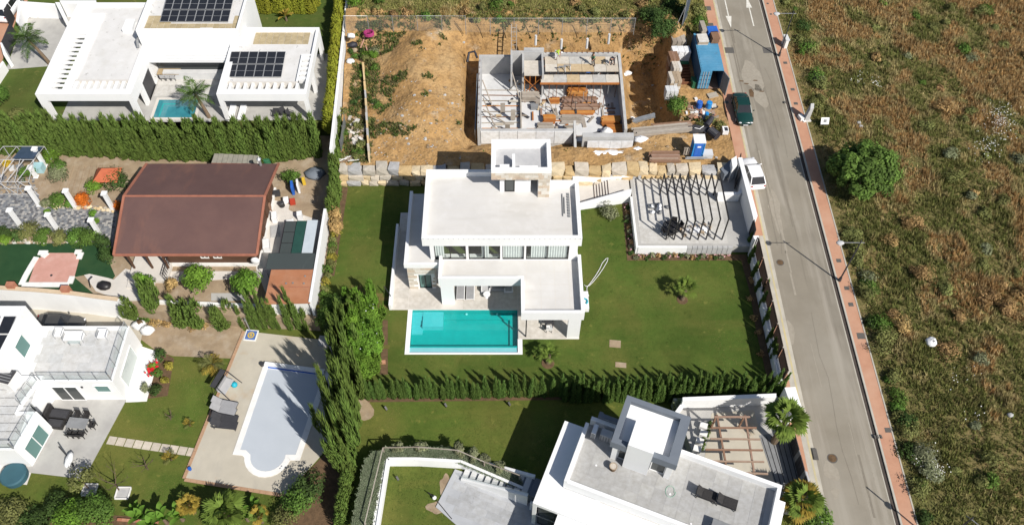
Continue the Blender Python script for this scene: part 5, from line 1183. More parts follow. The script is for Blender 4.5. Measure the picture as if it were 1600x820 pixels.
single('chimney_pipe', MB().tube([(-23.9,57.0,2.9),(-23.9,57.0,4.2)], .14, 8).cyl((-23.9,57.0,4.2), .25,.05,.18,8), [STEEL], 'steel stove pipe at the back right of the rust-brown roof', 'chimney')
sh = thing('garden_shed', 'pale fibre-cement shed roof behind the rust-brown house', 'shed', (*xy(368,258,0),0))
a,b,c,d = [xy(*q) for q in ((335,240,2.0),(404,243,2.0),(403,258,1.8),(331,257,1.8))]
for i in range(9):
    f0, f1 = i/9, (i+1)/9-.008; L_ = lambda p, q, f: (p[0]+(q[0]-p[0])*f, p[1]+(q[1]-p[1])*f)
    ob('roof_sheet', MB().prism([L_(d,c,f0),L_(d,c,f1),L_(a,b,f1),L_(a,b,f0)], 1.9, 2.0+.03*(i%2)), [M('fibre_sheet', (.30,.28,.23), .9, (.22,.21,.18), 2)] if i == 0 else [bpy.data.materials['fibre_sheet']], sh)
ob('shed_wall', MB().prism([d,c,b,a], 0, 1.89), [WHITE2], sh); ob('valance', MB().beam((*d,1.85),(*c,1.85),.05,.3), [REDTRIM], sh)
# yard, cobbles and pillars
cy = struct('cobbled_drive', MB().prism([xy(-40,268),xy(55,278),xy(62,318),xy(185,328),xy(175,392),xy(120,368),xy(-40,352)], -.3, .03), [GREY])
mb = MB(); g = random.Random(8); poly = [xy(-10,270),xy(55,278),xy(62,316),xy(183,326),xy(172,388),xy(120,366),xy(-10,352)]
def inside(x, y, poly):
    c = False
    for i in range(len(poly)):
        (xa,ya),(xb,yb) = poly[i], poly[i-1]
        if (ya > y) != (yb > y) and x < (xb-xa)*(y-ya)/(yb-ya)+xa: c = not c
    return c
xs = [p[0] for p in poly]; ys_ = [p[1] for p in poly]; y = min(ys_)
while y < max(ys_):
    x = min(xs)+g.uniform(0,.3)
    while x < max(xs):
        w_ = g.uniform(.2,.36)
        if inside(x,y,poly): mb.obox((x,y,.02), w_*.84, .19, .02+.022*g.random(), g.uniform(-.12,.12), g.randrange(4))
        x += w_
    y += .235
COB4 = [M('cobble_%s' % n_, c, .9, tuple(k*.75 for k in c), 3) for n_, c in (('blue',(.18,.19,.21)),('grey',(.27,.27,.27)),('dark',(.12,.12,.13)),('pale',(.42,.40,.37)))]
o = ob('cobbles', mb, COB4, cy); o['kind'] = 'stuff'
for i,((u,v),lab) in enumerate((((71,260),'white pillar at the right corner of the steel aviary, farthest back'),((57,277),'white pillar half hidden in green bush at the aviary corner'),((62,321),'white pillar on the upper kerb of the cobbled drive, left one'),((119,325),'white pillar on the upper kerb beside the orange bush, left of it'),((178,329),'white pillar on the upper kerb nearest the rust-brown roof'),
    ((34,355),'leftmost white pillar of the lower kerb of the cobbled drive'),((92,362),'middle white pillar of the lower kerb with ivy at its top'),((158,370),'ivy-wrapped white pillar of the lower kerb nearest the house'))):
    a = P(u,v,0); p_ = thing('garden_pillar', lab, 'pillar', (a.x,a.y,0), 'white pillars along the cobbled drive')
    hh = 2.7 if i not in (1,) else 1.6
    for nm, mbx in (('shaft', MB().obox((0,0,.12), .34,.34,hh-.3)), ('base', MB().obox((0,0,0), .46,.46,.12)), ('capital', MB().obox((0,0,hh-.18), .52,.52,.16))): local(nm, new_mesh(nm, mbx.v, mbx.f, None, [WHITE]), p_, Matrix())
for (u,v,r0) in ((82,342,.35),(150,345,.5),(154,352,.3),(150,358,.4)):
    a = P(u,v,0); bush('ivy_clump', 'green ivy clump hanging on a white pillar of the lower kerb', (a.x,a.y,.7 if v < 350 else .4), LEAFB, r0, .5, u, 7, 26, .17, 'ivy on the lower pillars', cat='ivy')
av = thing('aviary', 'white steel frame cage with blue roof sheet at the left edge', 'cage', (*xy(30,270),0))
zr_, ze_ = 2.6, 2.0; ax0, ax1, ay0, ay1 = -51.2,-47.0,56.0,60.8
fr = MB()
for x in (ax0,ax0+1.4,ax0+2.8,ax1):
    for (p0,p1) in (((x,ay0,0),(x,ay0,ze_)),((x,ay1,0),(x,ay1,ze_)),((x,ay0,ze_),(x,(ay0+ay1)/2,zr_)),((x,ay1,ze_),(x,(ay0+ay1)/2,zr_))): fr.tube([p0,p1], .033, 5)
for (y,z) in ((ay0,ze_),(ay1,ze_),((ay0+ay1)/2,zr_),(ay0,.1),(ay1,.1),(ay0,1.0)): fr.tube([(ax0,y,z),(ax1,y,z)], .033, 5)
for i in range(4): fr.tube([(ax0+1.4*i*.75,ay0,ze_ if i%2 else 0),(ax0+1.4*i*.75+1.2,ay0,0 if i%2 else ze_)], .04, 5).tube([(ax0+i,ay0,ze_),(ax0+i+1.2,(ay0+ay1)/2,zr_)], .04, 5)
ob('frame', fr, [LGREY], av); ob('blue_sheet', MB().quad((-49.2,58.5,2.62),(-47.1,58.5,2.62),(-47.1,60.7,2.06),(-49.2,60.7,2.06)), [M('blue_sheet',(.06,.09,.15),.5,(.04,.065,.11),2)], av)
ob('floor', MB().box(ax0,ax1,ay0,ay1,-.1,.05), [SAND], av)
for i,(u,v,s,mt) in enumerate(((10,255,.6,YELLOW),(18,262,.5,CONCL),(32,262,.7,GREY),(25,252,.5,SAND))): a = P(u,v,.3); ob('crate', MB().obox((a.x,a.y,.05), s,s,s*.7,.3*i), [mt], av)
a = P(60,262,.5); single('water_tank', MB().obox((a.x,a.y,0), 1.0,.8,.9), [M('pale_blue_plastic',(.35,.55,.60),.5,(.3,.48,.52),2)], 'pale blue tank beside the steel frame cage', 'tank')
vg = struct('vegetable_bed', MB().prism([xy(92,260),xy(150,257),xy(142,305),xy(80,300)], -.2, .04), [SAND])
for i in range(7):
    u0 = 98+9*i; a, b = P(u0+6,258,.05), P(u0-10+i,303,.05); ob('furrow', MB().beam((a.x,a.y,.05),(b.x,b.y,.05),.34,.12), [SAND], vg)
wl = thing('wishing_well', 'small brick well house with an orange tiled roof', 'well house', (*xy(172,285),0)); a = P(174,285,0)
ob('brick_base', MB().obox((a.x,a.y,0), .9,.9,1.1), [BRICK], wl); ob('tiled_roof', MB().add([(a.x-1.25,a.y-1.0,1.1),(a.x+1.25,a.y-1.0,1.1),(a.x+1.25,a.y+1.0,1.1),(a.x-1.25,a.y+1.0,1.1),(a.x-.2,a.y,2.1),(a.x+.2,a.y,2.1)], [(0,1,5,4),(1,2,5),(2,3,4,5),(3,0,4),(3,2,1,0)]), [TILER], wl)
bush('orange_bush', 'round rust-orange bush between two white pillars', (*xy(133,318),0), LEAFO, .85, .8, 7, 26, 60, .14)
bush('orange_bush', 'orange-brown bush in the shade at the roof corner', (*xy(188,326),0), LEAFO, .5, .7, 8, 14, 40, .14)
for i,(u,v,rx,rz,mt,lab) in enumerate(((150,292,.85,.8,LEAFB,'bright green bush left of the orange roofed well'),(186,285,1.35,1.1,LEAFD,'large dark green bush right of the orange roofed well'),(93,312,1.0,.7,LEAFM,'round green bush left of the white pillar by the orange bush'),(74,316,.5,.45,LEAFG,'bluish low bush beside the left pillar of the upper kerb'),(112,317,.5,.5,LEAFM,'green bush directly left of the orange bush'),
    (84,245,1.0,.8,LEAFB,'light green bush against the hedge by the farthest pillar'),(92,272,1.1,.8,LEAFG,'loose grey-green plant left of the vegetable bed, nearer one'),(95,262,.9,.8,LEAFM,'green plant left of the vegetable bed, farther one'),(46,272,.9,.8,LEAFM,'leafy green bush around the short pillar by the cage'),
    (10,366,.9,.75,LEAFD,'leftmost dark bush along the lower kerb'),(12,375,.6,.6,LEAFB,'light bush in front of the leftmost dark bush'),(33,368,.8,.75,LEAFD,'dark bush second from left along the lower kerb'),(50,362,1.1,.9,LEAFOL,'pale olive bush along the lower kerb'),(70,369,.95,.8,LEAFM,'green bush right of the pale olive bush'),(94,371,.9,.75,LEAFOL,'mid bush under the middle lower pillar'),(122,370,1.1,.8,LEAFM,'green bush left of the big clipped one'),(141,373,1.25,1.1,LEAFM,'big round clipped bush at the green carpet corner'),(165,380,.7,.9,LEAFD,'dark climbing shrub on the carpet edge, upper one'),(172,403,.9,1.1,LEAFD,'dark shrub on the carpet edge below the roof corner'))):
    bush('garden_bush', lab, (*xy(u,v+5),0), mt, rx, rz, 60+i, 22, 50, .17)
g = random.Random(21); ks = thing('stone_edging', 'row of rough pale stones edging the cobbled drive', 'edging', (*xy(120,325),0))
for i in range(30):
    u = 64+i*3.9; a = P(u,322+.06*(u-64)+g.uniform(-3,2),0); ob('stone', MB().ell((a.x,a.y,.1), g.uniform(.16,.32), g.uniform(.14,.24), .2, 7, 4, .2, 0, i), [STONE], ks)
ks = thing('stone_edging', 'row of rough pale stones between lower bushes and green carpet', 'edging', (*xy(80,378),0))
for i in range(24):
    u = 8+i*5.2; a = P(u,379+g.uniform(-2,1),0); ob('stone', MB().ell((a.x,a.y,.1), g.uniform(.2,.38), g.uniform(.14,.24), .2, 7, 4, .2, 0, i), [RUBBLE], ks)
cp = struct('green_carpet', MB().prism([xy(-40,382),xy(155,380),xy(163,392),xy(180,431),xy(176,436),xy(140,428),xy(116,433),xy(150,462),xy(60,455),xy(-40,447)], -.2, .05), [TURF])
struct('gravel_path', MB().prism([xy(126,422),xy(178,437),xy(196,420),xy(240,430),xy(232,470),xy(190,470),xy(150,455)], -.2, .035), [PAVE])
pt_ = thing('pink_terrace', 'pink paved square with white stone border on the green carpet', 'terrace', (*xy(85,420),.05))
ob('pink_floor', MB().prism([xy(76,396),xy(116,396),xy(124,406),xy(117,432),xy(106,443),xy(45,443),xy(58,406),xy(66,402)], -.1, .10), [M('salmon_paving',(.52,.28,.23),.85,(.47,.25,.20),2,big=[((.58,.36,.31),.8,.6,.1,.6,I3)])], pt_)
bd = [((61,396),(75,396)),((75,396),(67,403)),((58,403),(50,416)),((50,416),(42,430)),((42,430),(34,446)),((36,446),(60,446)),((60,446),(86,446)),((86,446),(108,446)),((110,444),(114,433)),((118,395),(128,395)),((128,396),(124,406))]
for (a,b) in bd: p0, p1 = P(*a), P(*b); k = .11+.003*bd.index((a,b)); ob('border_slab', MB().beam((p0.x,p0.y,k),(p1.x,p1.y,k),.5,.12), [WHITE2], pt_)
a = P(81,431); ob('post_socket', MB().cyl((a.x,a.y,.102),.12,.12,.02,10), [DARK], pt_)
# boundary wall to the lower plot (pale rendered face, ochre cap, two brick pillars)
WL = [xy(u,v,1.2) for u,v in ((-40,445),(0,449),(60,453),(115,458),(150,463),(184,467))]
bw = thing('retaining_wall', 'high white retaining wall with ochre cap above the parked grey car', 'wall', (WL[2][0],WL[2][1],0)); f = MB(); cpm = MB()
for (a,b) in zip(WL[:-1],WL[1:]):
    f.beam((*a,-.45),(*b,-.45),.3,3.2); cpm.beam((*a,1.18),(*b,1.18),.4,.08)
ob('wall_face', f, [WHITEB], bw); ob('ochre_cap', cpm, [M('ochre_cap',(.58,.46,.32),.9,(.5,.38,.26),1.5)], bw)
for (u,v) in ((18,450),(103,456)): a = P(u,v,1.2); ob('brick_pillar', MB().obox((a.x,a.y+.15,0), .7,.5,1.7), [BRICK], bw)
single('retaining_wall', MB().beam((*xy(184,467,1.2),-.45),(*xy(198,470,1.2),-.45),.3,3.2), [WHITE2], 'short pale end return of the high retaining wall by the two rubble sacks', 'wall')
lw2 = MB(); lw2.beam((*xy(245,470,.4),-.8),(*xy(412,477,.4),-.8),.25,2.4); single('boundary_wall', lw2, [WHITE2], 'pale low wall behind the row of cypresses by the pool deck', 'wall')
for i,(u,v,rx,rz,h,mt,lab) in enumerate(((318,455,1.5,1.2,1.5,LEAFB,'bright green leafy tree in front of the timber house, in the middle'),(392,455,1.4,1.1,1.2,LEAFB,'yellow-green leafy tree in front of the timber house, near the dish'))):
    tree('garden_tree', lab, (*xy(u,v),0), mt, rx, rz, h, 70+i, 30, 70, .24)
bush('garden_bush', 'bright leafy shrub behind the leaning cypress by the porch', (*xy(232,450),0), LEAFB, .8, 1.1, 77, 16, 50, .24)
bush('garden_bush', 'dry pale shrub between porch railing and green tree', (*xy(272,452),0), LEAFDRY, .7, .8, 78, 12, 40, .2)
struct('garden_path', MB().prism([xy(240,440),xy(300,440),xy(420,432),xy(415,424),xy(240,424)], -.2, .05), [PAVE]); struct('garden_path', MB().prism([xy(425,312),xy(452,320),xy(440,400),xy(420,432),xy(404,420)], -.2, .045), [PAVE])
struct('garden_path', MB().prism([xy(330,458),xy(385,458),xy(385,470),xy(330,470)], -.2, .03), [PAVEG])
# right-hand yard: kennel, netting, terracotta shed, clutter
kn = thing('kennel', 'lean-to kennel with pale sheet and green roof strips beside the white wall', 'kennel', (-18.6,49,0))
ob('pale_roof', MB().box(-18.75,-17.75,47.2,51.1,1.95,2.03), [M('pale_sheet',(.48,.53,.57),.6,(.42,.47,.51),1)], kn); ob('green_roof', MB().box(-19.75,-18.77,47.2,51.1,1.85,1.93), [M('green_sheet',(.02,.07,.055),.6,(.016,.055,.045),2)], kn)
cg = MB()
for y in (47.2,48.5,49.8,51.1):
    for x in (-20.9,-19.78): cg.tube([(x,y,0),(x,y,1.8)], .04, 5)
    cg.tube([(-20.9,y,1.8),(-19.78,y,1.8)], .04, 5)
for x in (-20.9,-19.78):
    for z in (.1,.95,1.8): cg.tube([(x,47.2,z),(x,51.1,z)], .04, 5)
ob('cage', cg, [BLACK], kn); ob('cage_mesh', MB().quad((-20.9,47.2,1.81),(-19.78,47.2,1.81),(-19.78,51.1,1.81),(-20.9,51.1,1.81)), [NETM], kn); ob('kennel_wall', MB().box(-19.76,-19.7,47.2,51.1,0,1.8).box(-19.7,-17.76,47.2,47.26,0,1.84), [WHITE2], kn)
nn_ = thing('net_canopy', 'grey netting canopy over plastic furniture next to the terracotta shed', 'canopy', (-19.5,46.1,0))
fr = MB()
for x in (-21.7,-19.5,-17.5):
    for y in (45.2,47.0): fr.tube([(x,y,0),(x,y,2.2)], .035, 5)
    fr.tube([(x,45.2,2.2),(x,47.0,2.2)], .035, 5)
for y in (45.2,47.0): fr.tube([(-21.7,y,2.2),(-17.5,y,2.2)], .035, 5)
ob('frame', fr, [DARK], nn_); ob('netting', MB().quad((-21.7,45.2,2.24),(-17.4,45.2,2.24),(-17.4,47.0,2.24),(-21.7,47.0,2.24)), [NETM], nn_)
for i in range(5): chair('plastic_chair', 'white plastic chair under the grey netting canopy', (-20.6+.6*i,45.9,0.0), .5*i, PLASTW, PLASTW, 'white chairs under the netting', .5)
ts = thing('terracotta_shed', 'square shed with flat terracotta roof at the cypress row', 'shed', (-19.2,43.3,0))
ob('roof', MB().prism([(-21.2,45.15),(-17.35,45.2),(-17.2,41.55),(-21.25,41.45)], 2.05, 2.2), [TERRA], ts); ob('wall', MB().box(-20.9,-17.5,41.7,44.95,0,2.04), [WHITE2], ts)
ob('roof_seam', MB().box(-21.0,-17.4,43.2,43.24,2.202,2.22), [REDTRIM], ts)
for (x,y) in ((-19.6,43.6),(-19.0,43.65),(-18.0,43.6),(-18.0,44.4)): ob('roof_vent', MB().obox((x,y,2.2), .14,.12,.08), [GREY], ts)
single('yard_wall', MB().box(-17.3,-17.05,41.6,52.3,-2,2.3), [WHITE], 'white wall on the right of the kennel and terracotta shed', 'wall')
struct('yard_floor', MB().prism([xy(400,420),xy(425,312),xy(455,330),xy(500,345),xy(495,470),xy(420,470)], -.2, .03), [PAVE])
g = random.Random(13)
for i,(u,v,sx,sy,sz,mt,lab) in enumerate(((441,322,.6,.6,.5,BLACK,'round black barrel in the side yard'),(433,305,.7,.5,.5,DARK,'dark bin beside the timber wall'),(430,343,.5,.9,.7,PLASTW,'white appliance with open lid by the timber wall, upper one'),(418,388,.6,1.1,.8,PLASTW,'white plastic tank by the timber wall, lower one'),(430,362,.9,1.5,.1,CONC,'grey trough with red and blue bits in the side yard'),(455,352,.7,.5,.6,PLASTW,'white box under a leaning sheet beside the cage'),(448,316,.5,.4,.6,PLASTW,'small white tub in the side yard'),(458,318,.5,.5,.5,REDP,'small red tub in the side yard'),(470,342,.5,.5,.9,PLASTW,'white canister by the head of the kennel'),(459,300,.25,.9,1.2,BLUEB,'blue board standing at the edge of the shade'),(468,298,.2,.8,1.3,PLASTW,'white striped towel hanging at the edge of the shade'),(476,288,.3,.3,.9,YELLOW,'yellow bucket at the edge of the shade'),(419,330,.8,.6,.9,BROWNW,'brown crate against the timber wall'),(418,256,.8,.8,.7,GREENP,'green compost bin behind the rust-brown roof'))):
    a = P(u,v,0); e = thing('yard_clutter' if i not in (0,1) else 'bin', lab, 'clutter', (a.x,a.y,.03))
    m = MB().cyl((0,0,0), sx/2, sx/2*.9, sz, 12) if i in (0,13) else MB().obox((0,0,0), sx, sy, sz, .2); local('body', new_mesh('body', m.v, m.f, None, [mt]), e, Matrix())
    m = MB().cyl((0,0,sz), sx/2*.97, sx/2*.7, .06, 12) if i in (0,13) else MB().obox((0,0,sz), sx*.8, sy*.8, .04, .2); local('lid', new_mesh('lid', m.v, m.f, None, [mt if i not in (0,) else DARK]), e, Matrix())
a = P(492,272,0); tp = thing('covered_boat', 'dark blue plastic cover in the deep shade of the hedge corner', 'tarpaulin', (a.x,a.y,0)); ob('cover', MB().ell((a.x,a.y,0), 1.1,.9,.5,12,6,.1,0,4,0), [NAVY], tp, True)
bush('garden_bush', 'green shrub right of the rust-brown roof edge', (*xy(455,283),0), LEAFM, 1.0, .8, 79, 16, 50, .2)
# lot boundary planting on the right of this plot
hedge_row('hedge', [(-16.95,52.6,0),(-17.0,63.6,0)], .6, 3.4, 1.35, 'cypress in the short hedge between kennel yard and villa lawn', 'cypresses between yard and lawn', .2, .1)
for i in range(3): tree('dry_shrub', 'pale dried-out shrub at the lower end of the short cypress hedge', (-16.7+.3*i,52.9-.9*i,0), LEAFDRY, .7, 1.1, .6, 90+i, 14, 60, .2, 'dried shrubs at the hedge end')
for i in range(14):
    y = 42.2+.72*i; bush('wall_weed', 'green and yellow weeds along the foot of the white yard wall', (-16.55+g.uniform(-.15,.3),y,0), (LEAFB,LEAFOL,LEAFM,LEAFOL)[(i*3)%4] if i % 4 else LEAFY, g.uniform(.35,.6), g.uniform(.3,.55), 100+i, 9, 26, .17, 'weeds along the white yard wall', cat='plant')
# ------------------------------------------------------------------ bottom-left white house with glass balustrades
Cc = thing('terrace_house', 'white house with glass-railed roof terraces at the bottom left', 'house', (-38,34,ZC))
ZT = 1.35
w1 = [(-44,34.5),(-39.25,34.5),(-39.25,34.15),(-33.0,34.15),(-33.0,39.65),(-44,39.65)]
w2 = [(-60,28.0),(-39.2,28.0),(-38.5,31.4),(-40.05,31.4),(-39.95,32.2),(-39.28,34.14),(-39.28,34.49),(-60,34.49)]
ob('house_block', MB().prism(w1, ZC, ZT-.35, 0), [WHITE], Cc); ob('terrace_rim', MB().ring(w1, .22, ZT-.349, ZT), [WHITE], Cc)
ob('house_block', MB().prism(w2, ZC, ZT-.35, 0), [WHITE], Cc); ob('terrace_rim', MB().ring(w2, .2, ZT-.349, ZT-.01), [WHITE], Cc)
m = MB().box(0,1.18,0,.84,0,.02); me = new_mesh('terrace_tile', m.v, m.f, None, [TILE]); g = random.Random(5)
for i in range(6):
    for j in range(6):
        o = link('terrace_tile', me, Cc); o.location = (-40.5+i*1.2+(.3 if j % 2 else 0), 34.45+j*.86, ZT-.348); 
        if -40.5+i*1.2+.3+1.18 > -33.25 and j % 2: o.scale = (.68,1,1)
for i in range(5):
    for j in range(8):
        o = link('terrace_tile', me, Cc); o.location = (-45.4+i*1.2, 28.2+j*.76, ZT-.346)
# taller block with solar roof
hb = [(-60,34.4),(-41.25,34.4),(-40.75,39.7),(-60,39.7)]
ob('house_block', MB().prism(hb, ZT-.34, 4.1, 0), [WHITE], Cc); ob('block_parapet', MB().ring(hb, .25, 4.102, 4.5), [WHITE], Cc)
for k in range(2): window(Cc, (-41.06+.02-.0,36.2+1.55*k), (-40.93+.02,37.6+1.55*k), 1.55, 3.5, 1, WHITE, GGLASS, out=.05, depth=.06)
sa = thing('solar_array', 'dark solar panels on the block at the left edge below the white retaining wall', 'solar panels', (-44,36.5,4.15))
pm_ = MB().box(0,1.0,0,1.65,0,.05); pme = new_mesh('solar_panel', pm_.v, pm_.f, None, [SOLAR]); pf = MB().box(-.02,1.02,-.02,0,0,.06).box(-.02,1.02,1.65,1.67,0,.06).box(-.02,0,0,1.65,0,.06).box(1.0,1.02,0,1.65,0,.06); pfm = new_mesh('panel_frame', pf.v, pf.f, None, [ALU])
for i in range(4):
    for j in range(2): p_ = local('solar_panel', pme, sa, Matrix.Translation((1.65-i*1.3, -1.2+j*1.8, .05*(j+1)))); local('panel_frame', pfm, p_, Matrix())
# balustrade
rl = thing('glass_balustrade', 'glass balustrade with steel posts round the roof terraces of the bottom-left house', 'balustrade', (-37,34.2,ZT))
def glassrail(a, b, n, z):
    a = Vector((*a,z)); b = Vector((*b,z))
    for i in range(n):
        p, q = a.lerp(b, i/n), a.lerp(b, (i+1)/n); d = (q-p).normalized()*.05
        ob('rail_pane', MB().quad(p+d+Vector((0,0,.05)), q-d+Vector((0,0,.05)), q-d+Vector((0,0,.95)), p+d+Vector((0,0,.95))), [RAILG], rl)
        ob('handrail', MB().beam(p+d*.7+Vector((0,0,1.0)), q-d*.7+Vector((0,0,1.0)), .035, .035), [LGREY], rl)
        ob('rail_post', MB().box(p.x-.02,p.x+.02,p.y-.02,p.y+.02,z+.002,z+1.02), [STEEL], rl)
    ob('rail_post', MB().box(b.x-.03,b.x+.03,b.y-.03,b.y+.03,z+.002,z+1.02), [STEEL], rl)
glassrail((-39.1,34.25), (-33.1,34.25), 5, ZT); glassrail((-33.1,34.3), (-33.1,39.5), 4, ZT)
glassrail((-39.35,34.2), (-40.0,32.0), 3, ZT); glassrail((-38.6,31.3), (-39.25,28.12), 3, ZT); glassrail((-43,28.1), (-39.3,28.1), 3, ZT)
# openings in its walls
window(Cc, (-38.6,34.13), (-36.4,34.13), ZC+.1, .55, 2, WHITE, DGLASS, out=.06, depth=.05); window(Cc, (-34.9,34.13), (-33.6,34.13), -.4, .75, 1, WHITE, GGLASS, out=.06, depth=.05)
window(Cc, (-32.98,35.1), (-32.98,38.3), ZC+.3, .4, 1, WHITE, WGLASS, out=.06, depth=.05)
window(Cc, (-39.93,32.35), (-39.4,34.0), ZC+.3, .6, 1, WHITE, DGLASS, out=.06, depth=.05); window(Cc, (-39.1,28.5), (-38.65,30.8), ZC+.2, .4, 2, WHITE, GGLASS, out=.08, depth=.05)
ob('canopy_slab', MB().prism([(-33.0,33.9),(-31.2,34.0),(-31.2,38.9),(-33.0,39.5)], ZC, ZC+.08), [WHITE2], Cc)
ob('wall_light', MB().box(-36.0,-35.85,34.05,34.13,.35,.55), [DARK], Cc)
# furniture on the terraces
def wframe(lab, x, y, w, l, z=ZT-.33, h=.55):
    e = thing('terrace_bench', lab, 'seat', (x,y,z), 'white furniture on the roof terrace')
    def L_(nm, m, mt): local(nm, new_mesh(nm, m.v, m.f, None, [mt]), e, Matrix())
    L_('seat', MB().box(-w/2,w/2,-l/2,l/2,h*.62,h*.75), PLASTW)
    for s in (-1,1):
        f = MB(); f.tube([(s*w/2,-l/2,0),(s*w/2,-l/2,h*1.1),(s*w/2,l/2,h*1.25),(s*w/2,l/2,0)], .03, 5); L_('side_frame', f, STEEL)
    L_('backrest', MB().box(-w/2,w/2,l/2-.06,l/2,h*.76,h*1.4), PLASTW)
wframe('white two-seat bench on the roof terrace of the bottom-left house', *xy(116,527,1.3), 1.7,.75); wframe('white armchair at the right of the terrace bench', *xy(161,523,1.3), .8,.75); wframe('white armchair at the left of the terrace bench', *xy(93,521,1.3), .7,.75)
a = P(117,533,1.3); table('terrace_table', 'low glass-topped table in front of the white terrace bench', (a.x,a.y,ZT-.33), 1.1,.6,.4,0, RAILG, STEEL)
a = P(18,597,1.2); ac = thing('roof_box', 'pale box with a dark louvred lid on the roof terrace', 'chimney', (a.x,a.y,ZT-.33))
ob('box', MB().obox((a.x,a.y,ZT-.33), 1.35,1.35,1.2,-.25), [WHITE2], ac); ob('lid', MB().obox((a.x,a.y,ZT+.9), 1.25,1.25,.14,-.25), [DARK], ac)
for i in range(4): ob('louvre', MB().obox((a.x-.05*i+.1,a.y-.45+.28*i,ZT+1.042), 1.1,.07,.05,-.25), [GREY], ac)
# patio, furniture
pc = struct('patio', MB().prism([xy(62,616,ZC),xy(199,622,ZC),xy(131,748,ZC),xy(20,735,ZC)], -2.6, ZC+.06), [PAVEG])
sf = thing('corner_sofa', 'dark wicker corner sofa against the bottom-left house', 'sofa', (*xy(92,655,ZC),ZC+.06))
rz = -.12; sx_, sy_ = xy(92,655,ZC)
for nm,(dx,dy,w_,l_,z_,h_) in {'base':(.1,.35,1.9,.85,.05,.3),'chaise':(-.1,-.55,1.7,.8,.05,.3),'backrest':(-.95,.1,.28,2.0,.05,.75),'cushion':(.15,.3,1.5,.7,.352,.15),'chaise_cushion':(.05,-.55,1.2,.62,.352,.15)}.items():
    ob(nm, MB().obox((sx_+dx,sy_+dy,ZC+.06+z_), w_, l_, h_, rz), [WICK if 'cushion' not in nm else FABD], sf)
tx, ty = xy(122,662,ZC+.6); table('dining_table', 'dark glass-topped wicker dining table on the bottom-left patio', (tx,ty,ZC+.06), 1.7,.95,.74,-.1, GREY, WICK)
for (dx,dy,an) in ((-.35,.85,0),(.45,.8,0),(1.2,-.05,-1.6),(-.5,-.85,3.14),(.0,-.9,3.14),(.5,-.9,3.14)): chair('wicker_chair', 'dark wicker chair at the patio dining table of the bottom-left house', (tx+dx,ty+dy,ZC+.06), an-.1, WICK, WICK, 'wicker chairs round the patio table', .5)
hm = thing('hammock_stand', 'curved dark hammock stand with white cloth at the patio edge', 'hammock', (*xy(112,722,ZC),ZC+.06))
a, b = P(102,707,ZC), P(122,737,ZC); ob('frame', MB().tube([a+Vector((0,0,1.3)), a.lerp(b,.2)+Vector((0,0,.3)), a.lerp(b,.5)+Vector((0,0,.12)), b.lerp(a,.2)+Vector((0,0,.3)), b+Vector((0,0,1.1))], .06, 6), [DARK], hm)
ob('cloth', MB().ell(((a.x+b.x)/2,(a.y+b.y)/2,ZC+.55), .3,.75,.22,8,5,.1), [PLASTW], hm, True)
tp = thing('covered_hot_tub', 'round teal-covered hot tub on a pale pad at the bottom-left corner', 'hot tub', (*xy(27,741,ZC),ZC))
struct('pale_pad', MB().prism([xy(-3,728,ZC),xy(50,735,ZC),xy(42,757,ZC),xy(-3,752,ZC)], -2.5, ZC+.05), [PAVE])
a = P(26,745,ZC); ob('tub', MB().cyl((a.x,a.y,ZC+.05), 1.0,1.0,.6,24), [TEALB], tp); ob('cover', MB().cyl((a.x,a.y,ZC+.652), 1.06,.95,.12,24), [TEALB], tp); ob('hose', MB().tube([(a.x-1.0,a.y,ZC+.1),(a.x-1.3,a.y+.3,ZC+.1),(a.x-1.2,a.y-.5,ZC+.1)], .06,5), [DARK], tp)
# stepping slabs across the lawn
sp = thing('stepping_path', 'row of ten pale stepping slabs from patio to pool deck', 'path', (*xy(236,697,ZC),ZC))
a, b = P(175,688,ZC), P(299,706,ZC); d = (b-a)/9; an = math.atan2(d.y,d.x)
for i in range(10): q = a+d*i; ob('slab', MB().obox((q.x,q.y,ZC-.05), d.length*.90, .72, .085, an), [SLAB], sp)
struct('soil_bed', MB().prism([xy(246,545,ZC),xy(272,560,ZC),xy(262,618,ZC),xy(222,624,ZC),xy(236,575,ZC)], -2.5, ZC+.03), [SOIL])
struct('dirt_ground', MB().prism([xy(214,500,ZC),xy(372,500,ZC),xy(383,521,ZC),xy(366,560,ZC),xy(270,556,ZC),xy(244,548,ZC),xy(200,515,ZC)], -2.5, ZC+.02), [SAND])
for i,(u,v,mt,r0,lab) in enumerate(((253,559,LEAFD,.7,'dark green plant at the top of the flower bed by the white house'),(247,612,LEAFD,.6,'dark green plant at the bottom of the flower bed by the white house'),(240,576,LEAFB,.5,'green plant with red flowers in the flower bed'),(246,588,LEAFM,.5,'leafy plant with red flowers in the middle of the bed'),(266,573,LEAFY,.4,'yellow flowering plant at the lawn side of the bed, upper one'),(259,594,LEAFY,.35,'yellow flowering plant at the lawn side of the bed, lower one'),(229,607,LEAFG,.45,'grey plant beside the white house wall'))):
    bush('flower_bush', lab, (*xy(u,v,ZC),ZC), mt, r0, r0, 120+i, 10, 30, .18, cat='plant')
o = link('red_flowers', flower_mesh('red_flowers', np.array([tuple(P(random.gauss(240,4),random.gauss(580,7),ZC)+Vector((0,0,.55))) for _ in range(46)]), .12, (.55,.02,.03))); o['kind'] = 'stuff'
